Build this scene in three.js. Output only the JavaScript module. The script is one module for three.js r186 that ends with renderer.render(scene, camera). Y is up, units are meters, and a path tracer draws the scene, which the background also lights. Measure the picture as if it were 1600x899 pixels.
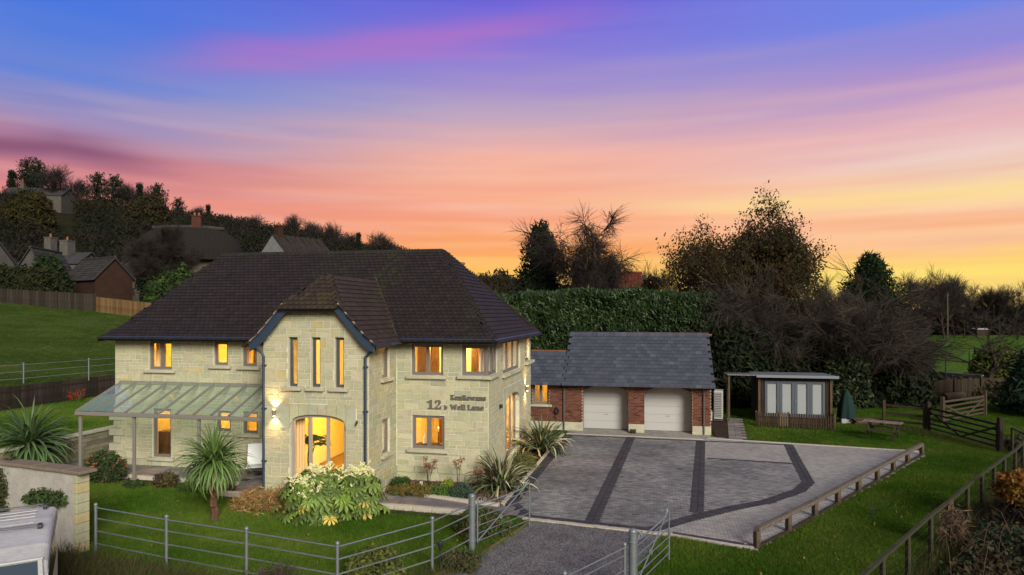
import * as THREE from 'three';
import { mergeGeometries } from 'three/addons/utils/BufferGeometryUtils.js';
import { RoundedBoxGeometry } from 'three/addons/geometries/RoundedBoxGeometry.js';
import { TextGeometry } from 'three/addons/geometries/TextGeometry.js';
import { FontLoader } from 'three/addons/loaders/FontLoader.js';

// ---------------------------------------------------------------- camera
const scene = new THREE.Scene();
const camera = new THREE.PerspectiveCamera(2 * Math.atan(449.5 / 1050) * 180 / Math.PI, 1600 / 899, 0.1, 1200);
const YAW = 11.6 * Math.PI / 180;
camera.position.set(0, 5.8, 0);
camera.rotation.y = YAW;
camera.setViewOffset(1600, 899, 0, -39.5, 1600, 899);
const renderer = new THREE.WebGLRenderer({ antialias: true });
renderer.toneMapping = THREE.LinearToneMapping;
const EXPOSURE = 3.6;
renderer.toneMappingExposure = EXPOSURE;
renderer.shadowMap.enabled = true;

// ---------------------------------------------------------------- random numbers and noise
function rng(seed) { let a = seed >>> 0; return () => { a = (a + 0x6d2b79f5) | 0; let t = Math.imul(a ^ (a >>> 15), 1 | a); t = (t + Math.imul(t ^ (t >>> 7), 61 | t)) ^ t; return ((t ^ (t >>> 14)) >>> 0) / 4294967296; }; }
const hash2 = (i, j, s = 0) => { let h = Math.imul(i | 0, 374761393) ^ Math.imul(j | 0, 668265263) ^ Math.imul(s | 0, 1274126177); h = Math.imul(h ^ (h >>> 13), 1274126177); return ((h ^ (h >>> 16)) >>> 0) / 4294967296; };
function vnoise(x, y, per = 0, s = 0) {
  const i = Math.floor(x), j = Math.floor(y), fx = x - i, fy = y - j, u = fx * fx * (3 - 2 * fx), v = fy * fy * (3 - 2 * fy);
  const w = (k) => per ? ((k % per) + per) % per : k;
  const a = hash2(w(i), w(j), s), b = hash2(w(i + 1), w(j), s), c = hash2(w(i), w(j + 1), s), d = hash2(w(i + 1), w(j + 1), s);
  return a + (b - a) * u + (c - a) * v + (a - b - c + d) * u * v;
}
function fbm(x, y, oct = 4, per = 0, s = 0) { let t = 0, a = 0.5, n = 0; for (let k = 0; k < oct; k++) { t += a * vnoise(x, y, per, s + k); n += a; a *= 0.5; x *= 2; y *= 2; per *= 2; } return t / n; }
const clamp = (x, a = 0, b = 1) => Math.min(b, Math.max(a, x));
const lerp = (a, b, t) => a + (b - a) * t;
const smooth = (a, b, x) => { const t = clamp((x - a) / (b - a)); return t * t * (3 - 2 * t); };
const mix3 = (a, b, t) => [lerp(a[0], b[0], t), lerp(a[1], b[1], t), lerp(a[2], b[2], t)];
const lin = (c) => c <= 0.04045 ? c / 12.92 : ((c + 0.055) / 1.055) ** 2.4;

// ---------------------------------------------------------------- sky: dusk colours by height and bearing, streaked with thin cloud
{
  const W = 2560, Hh = 1280, data = new Float32Array(W * Hh * 4);
  const E = [0, 2, 3.5, 5, 7, 8.5, 11, 13.5, 17, 21, 25, 40, 90];
  const L = [[252, 150, 96], [250, 142, 94], [247, 142, 104], [242, 144, 116], [234, 143, 128], [226, 140, 134], [190, 124, 146], [158, 142, 188], [102, 132, 216], [76, 120, 223], [74, 116, 222], [112, 126, 208], [172, 166, 172]];
  const C = [[255, 214, 110], [255, 208, 100], [255, 194, 98], [254, 170, 94], [252, 166, 114], [250, 168, 134], [248, 178, 150], [240, 180, 168], [188, 164, 194], [146, 130, 213], [108, 100, 218], [122, 128, 205], [172, 166, 172]];
  const R = [[255, 214, 132], [255, 222, 115], [255, 216, 118], [254, 202, 148], [252, 202, 168], [252, 216, 160], [236, 204, 197], [228, 180, 188], [168, 142, 206], [112, 134, 229], [108, 132, 228], [124, 134, 208], [172, 166, 172]];
  const B = [[232, 198, 160], [231, 197, 161], [230, 196, 162], [228, 195, 164], [226, 193, 166], [224, 191, 168], [220, 188, 170], [214, 184, 173], [206, 180, 176], [196, 174, 180], [188, 170, 182], [180, 168, 178], [172, 166, 172]];
  const at = (T, e) => { let k = 0; while (k < E.length - 2 && e > E[k + 1]) k++; const t = clamp((e - E[k]) / (E[k + 1] - E[k])); return mix3(T[k], T[k + 1], t); };
  const RAD = 180 / Math.PI;
  for (let j = 0; j < Hh; j++) {
    const e0 = ((j + 0.5) / Hh - 0.5) * 180;
    for (let i = 0; i < W; i++) {
      const o = (j * W + i) * 4;
      if (e0 < -0.2) { data[o] = 0.16; data[o + 1] = 0.15; data[o + 2] = 0.12; data[o + 3] = 1; continue; }
      const th = ((i + 0.5) / W - 0.5) * 2 * Math.PI;                     // atan2(z, x)
      let a = (th + Math.PI / 2) * RAD + YAW * RAD;                       // degrees right of the view
      a = ((a + 540) % 360) - 180;
      const aw = Math.abs(a), back = smooth(55, 125, aw);
      const x = Math.cos(th) * 6, z = Math.sin(th) * 6;
      const n1 = fbm(a * 0.045 + 40, e0 * 0.55 + 7, 4, 0, 11) - 0.5, n2 = fbm(a * 0.022 + 9, e0 * 1.1 + 3, 4, 0, 31) - 0.5, n3 = fbm(a * 0.06 + 70 + e0 * 0.1, e0 * 2.4, 3, 0, 51) - 0.5;
      const edge = smooth(180, 140, aw);
      const e = Math.max(0, e0 + edge * (n1 * 2.6 + n2 * 1.3 * smooth(0, 6, e0)) * smooth(40, 18, e0));
      let c = a < 0 ? mix3(at(C, e), at(L, e), smooth(0, 36, -a)) : mix3(at(C, e), at(R, e), smooth(0, 36, a));
      // thin bands: paler and warmer streaks
      const band = n3 * 2 * smooth(16, 8, e0) * smooth(0, 1.5, e0) * edge;
      c = mix3(c, band > 0 ? [255, 206, 166] : [238, 142, 118], Math.abs(band) * 0.24);
      { const w = (fbm(a * 0.10 + e0 * 0.28 + 20, e0 * 1.9 - a * 0.035, 5, 0, 71) - 0.5) * 2 * edge * smooth(34, 20, e0); c = mix3(c, w > 0 ? [255, 226, 206] : [196, 132, 150], Math.abs(w) * (w > 0 ? 0.24 : 0.14) * smooth(20, 8, e0)); }
      { const w = smooth(0.52, 0.8, fbm(a * 0.05 - e0 * 0.12 + 60, e0 * 0.9 + a * 0.03, 5, 0, 81)) * edge * smooth(2, 9, e0) * smooth(26, 15, e0); c = mix3(c, [250, 205, 190], w * 0.28 * smooth(20, 9, e0)); }
      ;
      if (a > -14) { // yellow bands to the right
        const rt = smooth(-6, 26, a) * (1 - back);
        c = mix3(c, [255, 230, 150], 0.5 * rt * Math.exp(-(((e0 - 8.6 - n1 * 2 + (a - 20) * 0.02) / 0.75) ** 2)));
        c = mix3(c, [255, 232, 120], 0.5 * rt * Math.exp(-(((e0 - 2.9 - n1) / 0.6) ** 2)));
        c = mix3(c, [246, 164, 116], 0.4 * rt * Math.exp(-(((e0 - 6.7 - n1 * 1.6) / 0.55) ** 2)) * smooth(18, 30, a + n2 * 14));
      }
      // pink streak climbing to the right
      const sc = 18.6 + (a + 25) * 0.17 + n1 * 2.4, sw = 1.25 + n2 * 0.8, k1 = Math.exp(-(((e0 - sc) / sw) ** 2)) * smooth(-33, -20, a) * smooth(16, -6, a);
      c = mix3(c, [206, 116, 192], 0.5 * k1 * smooth(0.25, 0.6, n1 + n2 + 0.75));
      // dark plum cloud at the left
      const k2 = Math.exp(-(((e0 - 11.6 - n1 * 1.8 + Math.abs(a + 34) * 0.09) / 0.85) ** 2)) * smooth(-24.5, -33, a + n2 * 6) * smooth(-75, -45, a);
      c = mix3(c, [122, 74, 108], 0.7 * k2);
      if (back > 0) c = mix3(c, at(B, Math.max(0, e0)), back);
      for (let q = 0; q < 3; q++) data[o + q] = lin(c[q] / 255) / EXPOSURE;
      data[o + 3] = 1;
    }
  }
  const sky = new THREE.DataTexture(data, W, Hh, THREE.RGBAFormat, THREE.FloatType);
  sky.mapping = THREE.EquirectangularReflectionMapping; sky.magFilter = THREE.LinearFilter; sky.needsUpdate = true;
  scene.background = sky; scene.environment = sky;
}
// the soft light of the evening sky behind the camera, from the right front
const sun = new THREE.DirectionalLight(new THREE.Color(1, 0.96, 0.82), 1.5);
sun.position.set(-4 + 36, 29, -22 + 52); sun.target.position.set(-4, 0, -22);
sun.castShadow = true; sun.shadow.radius = 44;
Object.assign(sun.shadow.camera, { left: -60, right: 60, top: 60, bottom: -60, near: 1, far: 220 });
sun.shadow.mapSize.set(4096, 4096);
scene.add(sun, sun.target);

// ---------------------------------------------------------------- textures
function tex(w, h, f, repeat, srgb = true) {
  const d = new Uint8Array(w * h * 4);
  for (let j = 0; j < h; j++) for (let i = 0; i < w; i++) { const c = f(i / w, j / h, i, j), o = (j * w + i) * 4; const a = Array.isArray(c) ? c : [c, c, c]; for (let q = 0; q < 3; q++) d[o + q] = clamp(a[q]) * 255; d[o + 3] = 255; }
  const t = new THREE.DataTexture(d, w, h, THREE.RGBAFormat);
  t.wrapS = t.wrapT = THREE.RepeatWrapping; t.magFilter = THREE.LinearFilter; t.minFilter = THREE.LinearMipmapLinearFilter; t.generateMipmaps = true;
  if (srgb) t.colorSpace = THREE.SRGBColorSpace;
  t.repeat.set(repeat[0], repeat[1]); t.needsUpdate = true; return t;
}
const tGrain = tex(512, 512, (u, v, i, j) => 0.80 + 0.16 * fbm(u * 6, v * 6, 4, 6, 1) + 0.10 * fbm(u * 40, v * 40, 3, 40, 5) - 0.05 + 0.05 * (hash2(i, j, 3) - 0.5), [0.5, 0.5]);
const tGrainB = tex(512, 512, (u, v, i, j) => 0.6 * fbm(u * 30, v * 30, 4, 30, 8) + 0.4 * hash2(i, j, 9), [0.5, 0.5], false);
const tMottle = tex(1024, 1024, (u, v, i, j) => { const a = fbm(u * 9, v * 9, 4, 9, 21), b = fbm(u * 60, v * 60, 3, 60, 22), c = hash2(i, j, 23); const k = 0.50 + 0.34 * a + 0.22 * b + 0.16 * (c - 0.5); const y = fbm(u * 5, v * 5, 3, 5, 24); return [k * (0.84 + 0.3 * y), k, k * 0.8]; }, [0.14, 0.14]);
const tSpeck = tex(512, 512, (u, v, i, j) => { const c = hash2(i >> 1, j >> 1, 31), b = fbm(u * 8, v * 8, 3, 8, 32); return 0.42 + 0.5 * c * c + 0.18 * b; }, [0.45, 0.45]);
const chip = (u, v, i, j) => { const s = 4, ci = Math.floor(i / s + 0.5 * hash2(i / s | 0, j / s | 0, 3)), cj = Math.floor(j / s); const c = hash2(ci, cj, 35), b = fbm(u * 8, v * 8, 3, 8, 36); return 0.46 + 0.34 * c * c * c + 0.14 * c + 0.2 * (b - .3); };
const tChip = tex(512, 512, chip, [0.5, 0.38]), tChipB = tex(512, 512, chip, [0.5, 0.38], false);
const tWood = tex(256, 512, (u, v, i, j) => { const g = fbm(u * 26 + 0.8 * fbm(u * 4, v * 3, 2, 4, 42), v * 2, 4, 26, 41); return 0.62 + 0.42 * g + 0.06 * (hash2(i, j, 43) - 0.5); }, [1.6, 0.6]);
const tMoss = tex(512, 512, (u, v) => { const m = smooth(0.5, 0.72, fbm(u * 12, v * 12, 4, 12, 61)); const k = 0.75 + 0.3 * fbm(u * 30, v * 30, 3, 30, 62); return mix3([k, k, k], [0.62 * k, 0.7 * k, 0.36 * k], m * 0.8); }, [0.33, 0.33]);

// ---------------------------------------------------------------- materials
function M(name, c, rough = 0.85, o = {}) {
  const m = new THREE.MeshPhysicalMaterial({ specularIntensity: rough >= 0.84 ? 0.3 : 1, color: new THREE.Color().setRGB(c[0], c[1], c[2]), roughness: rough, ...o });
  m.name = name; return m;
}
function P(name, c, rough, o = {}) { const m = new THREE.MeshPhysicalMaterial({ color: new THREE.Color().setRGB(c[0], c[1], c[2]), roughness: rough, ...o }); m.name = name; return m; }
const G1 = { map: tGrain, bumpMap: tGrainB, bumpScale: 0.006 };
const mat = {
  mortar: M('pale_mortar', [0.64, 0.62, 0.47], 0.95, G1),
  stoneAny: M('limestone', [1, 1, 1], 0.9, G1),
  dressed: M('dressed_stone', [0.46, 0.44, 0.33], 0.88, G1),
  blue: M('dark_blue_paint', [0.014, 0.030, 0.058], 0.45),
  frame: M('taupe_frame', [0.13, 0.115, 0.105], 0.5),
  frameDark: M('dark_frame', [0.055, 0.055, 0.058], 0.5),
  glass: P('window_glass', [1, 1, 1], 0.0, { transmission: 1, thickness: 0, ior: 1.5 }),
  canopyGlass: P('canopy_glass', [0.82, 0.93, 0.85], 0.0, { transmission: 0.9, thickness: 0, ior: 1.52 }),
  alu: M('grey_aluminium', [0.20, 0.19, 0.17], 0.45, { metalness: 0.3 }),
  cream: M('cream_plaster', [0.74, 0.66, 0.50], 0.9),
  whiteIn: M('white_ceiling', [0.8, 0.78, 0.72], 0.9),
  oakIn: M('oak_floor', [0.38, 0.22, 0.10], 0.5, { map: tWood }),
  curtain: P('curtain_cloth', [0.62, 0.42, 0.2], 1, { side: THREE.DoubleSide }),
  walnut: M('walnut', [0.09, 0.045, 0.02], 0.5, { map: tWood }),
  tile: P('clay_tile', [1, 1, 1], 0.65, { specularIntensity: 0.22, map: tMoss, bumpMap: tGrainB, bumpScale: 0.004 }),
  roofUnder: M('roof_underlay', [0.02, 0.017, 0.018], 0.95),
  slate: M('slate', [1, 1, 1], 0.5, { map: tGrain, bumpMap: tGrainB, bumpScale: 0.002 }),
  terracotta: M('terracotta', [0.24, 0.075, 0.035], 0.8, G1),
  brickAny: M('brick', [1, 1, 1], 0.9, G1),
  brickMortar: M('grey_mortar', [0.32, 0.27, 0.22], 0.95, G1),
  white: M('white_paint', [0.33, 0.325, 0.32], 0.5),
  galv: M('galvanised_steel', [0.21, 0.235, 0.255], 0.5, { metalness: 0.45, map: tGrain }),
  grass: M('lawn_grass', [0.050, 0.118, 0.012], 0.95, { map: tMottle, bumpMap: tGrainB, bumpScale: 0.03 }),
  meadow: M('meadow_grass', [0.047, 0.085, 0.014], 0.95, { map: tMottle, bumpMap: tGrainB, bumpScale: 0.05 }),
  soil: M('dark_soil', [0.075, 0.045, 0.03], 1, { map: tSpeck, bumpMap: tGrainB, bumpScale: 0.03 }),
  asphalt: M('tarmac', [0.25, 0.235, 0.235], 0.95, { map: tChip, bumpMap: tChipB, bumpScale: 0.012 }),
  paverAny: M('concrete_paver', [1, 1, 1], 0.85, { map: tGrain }),
  jointDark: M('paver_joint_sand', [0.075, 0.07, 0.068], 1, { map: tSpeck }),
  jointPale: M('pale_joint_sand', [0.17, 0.155, 0.14], 1, { map: tSpeck }),
  kerb: M('pale_kerb_stone', [0.52, 0.47, 0.39], 0.9, G1),
  slabAny: M('patio_slab', [1, 1, 1], 0.7, { map: tGrain }),
  wood: M('weathered_wood', [0.115, 0.082, 0.055], 0.9, { map: tWood }),
  woodDark: M('dark_stained_wood', [0.05, 0.034, 0.024], 0.9, { map: tWood }),
  woodPale: M('pale_larch', [0.30, 0.19, 0.085], 0.9, { map: tWood }),
  render: M('white_render', [0.40, 0.38, 0.35], 0.92, G1),
  bark: P('grey_bark', [0.04, 0.032, 0.026], 0.95, { specularIntensity: 0.2, map: tWood }),
  black: M('black_plastic', [0.015, 0.015, 0.016], 0.5),
};

// ---------------------------------------------------------------- builders
const used = {};
function numbered(name) { if (!(name in used)) { used[name] = 0; return name; } return name + '_' + String(++used[name]).padStart(3, '0'); }
function tag(o, label, category, group) { o.userData.label = label; o.userData.category = category; if (group) o.userData.group = group; return o; }
function thing(name, label, category, p = [0, 0, 0], turn = 0, group) {
  const o = new THREE.Group(); o.name = numbered(name); scene.add(o); o.position.set(p[0], p[1], p[2]); o.rotation.y = turn; return tag(o, label, category, group);
}
function shadow(m) { m.castShadow = m.receiveShadow = true; return m; }
function mesh(name, geo, material, parent) {
  if (Array.isArray(geo)) geo = merge(geo);
  const m = shadow(new THREE.Mesh(geo, material)); m.name = parent ? name : numbered(name); (parent || scene).add(m); return m;
}
function struct(name, geo, material) { const m = mesh(name, geo, material, null); m.userData.kind = 'structure'; return m; }
function merge(list) {
  const ok = list.map((g) => { const h = g.index ? g.toNonIndexed() : g; const o = new THREE.BufferGeometry(); o.setAttribute('position', h.attributes.position); if (!h.attributes.normal) h.computeVertexNormals(); o.setAttribute('normal', h.attributes.normal); o.setAttribute('uv', h.attributes.uv || new THREE.BufferAttribute(new Float32Array(h.attributes.position.count * 2), 2)); return o; });
  return ok.length === 1 ? ok[0] : mergeGeometries(ok);
}
function metreUV(g) {   // uv in metres from the face's main direction
  const h = g.index ? g.toNonIndexed() : g; const p = h.attributes.position, n = h.attributes.normal, uv = new Float32Array(p.count * 2);
  for (let i = 0; i < p.count; i += 3) {
    const ax = Math.abs(n.getX(i) + n.getX(i + 1)), ay = Math.abs(n.getY(i) + n.getY(i + 1)), az = Math.abs(n.getZ(i) + n.getZ(i + 1));
    for (let k = i; k < i + 3; k++) { if (ay >= ax && ay >= az) { uv[k * 2] = p.getX(k); uv[k * 2 + 1] = p.getZ(k); } else if (ax >= az) { uv[k * 2] = p.getZ(k); uv[k * 2 + 1] = p.getY(k); } else { uv[k * 2] = p.getX(k); uv[k * 2 + 1] = p.getY(k); } }
  }
  h.setAttribute('uv', new THREE.BufferAttribute(uv, 2)); return h;
}
function box(w, h, d, x = 0, y = 0, z = 0, ry = 0, rx = 0, rz = 0) {
  const g = metreUV(new THREE.BoxGeometry(w, h, d)); if (rx) g.rotateX(rx); if (rz) g.rotateZ(rz); if (ry) g.rotateY(ry); return g.translate(x, y, z);
}
function rbox(w, h, d, r, x = 0, y = 0, z = 0, ry = 0) { const g = metreUV(new RoundedBoxGeometry(w, h, d, 1, r)); if (ry) g.rotateY(ry); return g.translate(x, y, z); }
const V = (x, y, z) => new THREE.Vector3(x, y, z);
const YUP = V(0, 1, 0);
function bar(a, b, r0, r1 = r0, seg = 6) {   // round bar from a to b
  const d = b.clone().sub(a), g = new THREE.CylinderGeometry(r1, r0, d.length(), seg, 1); const uv = g.attributes.uv; for (let i = 0; i < uv.count; i++) uv.setXY(i, uv.getX(i) * r0 * 6.28, uv.getY(i) * d.length());
  g.applyQuaternion(new THREE.Quaternion().setFromUnitVectors(YUP, d.clone().normalize())); return g.translate((a.x + b.x) / 2, (a.y + b.y) / 2, (a.z + b.z) / 2);
}
function beam(a, b, w, h) {   // rectangular bar from a to b, w across, h high
  const d = b.clone().sub(a), len = d.length(), g = metreUV(new THREE.BoxGeometry(w, h, len));
  const z = d.clone().normalize(), x = V(0, 1, 0).cross(z).normalize(); if (x.lengthSq() < 0.5) x.set(1, 0, 0); const y = z.clone().cross(x);
  g.applyMatrix4(new THREE.Matrix4().makeBasis(x, y, z)); return g.translate((a.x + b.x) / 2, (a.y + b.y) / 2, (a.z + b.z) / 2);
}
function tube(pts, r, seg = 12, rad = 6) { return new THREE.TubeGeometry(new THREE.CatmullRomCurve3(pts), seg, r, rad); }
function ball(r, x, y, z, sy = 1) { return new THREE.SphereGeometry(r, 12, 8).scale(1, sy, 1).translate(x, y, z); }
function sheet(pts, y, hole) {   // flat polygon of [x, z] at height y, uv in metres
  const s = new THREE.Shape(pts.map(([x, z]) => new THREE.Vector2(x, -z))); if (hole) s.holes.push(new THREE.Path(hole.map(([x, z]) => new THREE.Vector2(x, -z))));
  const g = new THREE.ShapeGeometry(s); g.rotateX(-Math.PI / 2); return metreUV(g.translate(0, y, 0));
}
function slab(pts, y0, y1) { const s = new THREE.Shape(pts.map(([x, z]) => new THREE.Vector2(x, -z))); const g = new THREE.ExtrudeGeometry(s, { depth: y1 - y0, bevelEnabled: false }); g.rotateX(-Math.PI / 2); return metreUV(g.translate(0, y0, 0)); }
function poly3(pts, flip) { const v = []; for (let k = 1; k < pts.length - 1; k++) { const t = flip ? [pts[0], pts[k + 1], pts[k]] : [pts[0], pts[k], pts[k + 1]]; for (const p of t) v.push(p.x, p.y, p.z); } const g = new THREE.BufferGeometry(); g.setAttribute('position', new THREE.BufferAttribute(new Float32Array(v), 3)); g.computeVertexNormals(); return metreUV(g); }
const inPoly = (pts, x, y) => { let c = false; for (let i = 0, j = pts.length - 1; i < pts.length; j = i++) { const [xi, yi] = pts[i], [xj, yj] = pts[j]; if ((yi > y) !== (yj > y) && x < (xj - xi) * (y - yi) / (yj - yi) + xi) c = !c; } return c; };
function inst(name, geo, material, list, parent, stuff = true) {   // list of { m: Matrix4, c: [r, g, b] }
  const o = shadow(new THREE.InstancedMesh(geo, material, list.length)); const c = new THREE.Color();
  list.forEach((e, i) => { o.setMatrixAt(i, e.m); if (e.c) o.setColorAt(i, c.setRGB(e.c[0], e.c[1], e.c[2])); });
  o.name = parent ? name : numbered(name); (parent || scene).add(o); if (stuff) o.userData.kind = 'stuff'; return o;
}
function place(parent, name, geo, material, m) { const o = shadow(new THREE.Mesh(geo, material)); o.name = name; o.matrix.copy(m); o.matrix.decompose(o.position, o.quaternion, o.scale); parent.add(o); return o; }
const TRS = (p, q, s) => new THREE.Matrix4().compose(p, q, s);
const EUL = (x, y, z) => new THREE.Quaternion().setFromEuler(new THREE.Euler(x, y, z, 'YXZ'));
function clumpGeo(n, seed, size, wide = 0.5) {   // n leaf blades spread through a unit ball
  const r = rng(seed), v = [];
  for (let k = 0; k < n; k++) {
    const d = V(r() * 2 - 1, r() * 2 - 1, r() * 2 - 1); if (d.lengthSq() > 1) d.normalize(); const u = V(r() - 0.5, r() - 0.5, r() - 0.5).normalize(), w = u.clone().cross(V(r() - 0.5, r() - 0.5, r() - 0.5)).normalize(), s = size * (0.6 + 0.8 * r());
    const a = d.clone().addScaledVector(u, -s), b = d.clone().addScaledVector(w, s * wide), c = d.clone().addScaledVector(u, s), e = d.clone().addScaledVector(w, -s * wide);
    for (const p of [a, b, c, a, c, e]) v.push(p.x, p.y, p.z);
  }
  const g = new THREE.BufferGeometry(); g.setAttribute('position', new THREE.BufferAttribute(new Float32Array(v), 3)); g.computeVertexNormals(); g.setAttribute('uv', new THREE.BufferAttribute(new Float32Array(v.length / 3 * 2), 2)); return g;
}
const leafMat = (name, c, t = 0.35) => P(name, c, 1, { specularIntensity: 0.15, transmission: t, thickness: 0, side: THREE.DoubleSide });
// ================================================================ ground
const cs = Math.cos(YAW), sn = Math.sin(YAW);
const toD = (x, z) => -x * sn - z * cs, toU = (x, z) => x * cs - z * sn;
const fromDU = (d, u) => [-sn * d + cs * u, -cs * d - sn * u];
function pw(T, x) { if (x <= T[0][0]) return T[0][1]; for (let k = 1; k < T.length; k++) if (x <= T[k][0]) { const t = (x - T[k - 1][0]) / (T[k][0] - T[k - 1][0]); return lerp(T[k - 1][1], T[k][1], t * t * (3 - 2 * t)); } return T[T.length - 1][1]; }
const CREST = [[-170, 36], [-130, 34], [-90, 29], [-63, 24.5], [-36, 19], [-9, 11], [20, 3], [45, 0]];
function terrain(x, z) {
  const d = toD(x, z), u = toU(x, z);
  let h = -0.03;
  if (x < -22.02 && z < -12) h = 1.0 - 0.02;
  if (x < -31.05) h = 2.1;
  const w = smooth(-12, -27, x);
  if (x < -31.05 || z < -36) h = Math.max(h, w * Math.min(7, 2.1 + 0.115 * Math.max(0, -31 - x) + 0.05 * Math.max(0, -34 - z)));
  if (d > 70) h = Math.max(h, pw(CREST, u) * smooth(72, 190, d) * smooth(420, 260, d));
  if (d > 50) h += (fbm(x * 0.05, z * 0.05, 3, 0, 77) - 0.5) * 0.5 * smooth(50, 90, d) * (u < 10 ? 1.5 : 0.25);
  return h;
}
{
  const xs = [], zs = [];
  const run = (a, b, s, o) => { for (let v = a; v < b - 1e-6; v += s) o.push(v); };
  run(-420, -140, 14, xs); run(-140, -40, 4, xs); run(-40, -31.05, 1, xs); xs.push(-31.06, -31.0); run(-30, -22.05, 1, xs); xs.push(-22.04, -21.99); run(-21, 20, 1.25, xs); run(20, 60, 4, xs); run(60, 431, 18, xs);
  run(-420, -150, 15, zs); run(-150, -60, 4, zs); run(-60, 20, 1.5, zs); zs.push(20);
  const nx = xs.length, nz = zs.length, p = [], uv = [], col = [], idx = [];
  for (const z of zs) for (const x of xs) {
    const d = toD(x, z), u = toU(x, z), near = smooth(60, 20, d);
    p.push(x, terrain(x, z) + (hash2(x * 7, z * 7, 4) - 0.5) * 0.02 * near, z); uv.push(x, z);
    let c = [0.052, 0.120, 0.013];
    if (x < -31 ) c = mix3([0.058, 0.100, 0.016], [0.048, 0.088, 0.014], vnoise(x * .3, z * .3));
    if (d > 82 && u < 40) c = [0.026, 0.026, 0.014];
    if (u > 22 && d > 48) c = [0.075, 0.165, 0.014];
    if (d > 176 && u > 30) c = [0.03, 0.028, 0.016];
    const k = 0.88 + 0.24 * fbm(x * 0.35, z * 0.35, 2, 0, 5); col.push(c[0] * k, c[1] * k, c[2] * k);
  }
  for (let j = 0; j < nz - 1; j++) for (let i = 0; i < nx - 1; i++) { const a = j * nx + i; idx.push(a, a + nx, a + 1, a + 1, a + nx, a + nx + 1); }
  const g = new THREE.BufferGeometry(); g.setAttribute('position', new THREE.BufferAttribute(new Float32Array(p), 3)); g.setAttribute('uv', new THREE.BufferAttribute(new Float32Array(uv), 2)); g.setAttribute('color', new THREE.BufferAttribute(new Float32Array(col), 3)); g.setIndex(idx); g.computeVertexNormals();
  struct('ground', g, P('ground_grass', [1, 1, 1], 0.95, { specularIntensity: 0.1, map: tMottle, vertexColors: true, bumpMap: tGrainB, bumpScale: 0.03 }));
  struct('horizon_ground', new THREE.CircleGeometry(1100, 48).rotateX(-Math.PI / 2).translate(0, -1.2, 0), P('far_ground', [0.03, 0.035, 0.016], 1, { specularIntensity: 0.1 }));
}
// ---------------------------------------------------------------- drive, road, patio, beds
const INNER = [[-3.85, -31.75], [-4.05, -24.4], [-4.2, -19.9], [-3.5, -18.72], [-0.3, -18.24], [0.25, -18.5], [1.05, -19.5], [2.3, -20.75], [3.5, -21.72], [4.75, -23.3], [5.3, -24.5], [5.85, -31.2], [2.3, -31.5]];
const CURVE = [[-0.1, -18.2], [0.35, -18.6], [1.1, -19.5], [2.3, -20.7], [3.5, -21.7], [4.75, -23.25], [5.3, -24.5], [5.62, -28], [5.95, -31.25]];
const OUTER = [[-4.0, -34.6], [-3.85, -31.75], [-4.05, -24.4], [-4.2, -19.9], [-3.5, -18.6], [0.1, -18.05], [0.62, -17.95], [2.5, -17.25], [10.95, -30.2], [11.0, -30.75], [4.15, -32.0], [2.75, -32.6], [2.75, -34.6]];
const DRIVE = struct('driveway', sheet(OUTER, 0.006), mat.jointPale);
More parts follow.
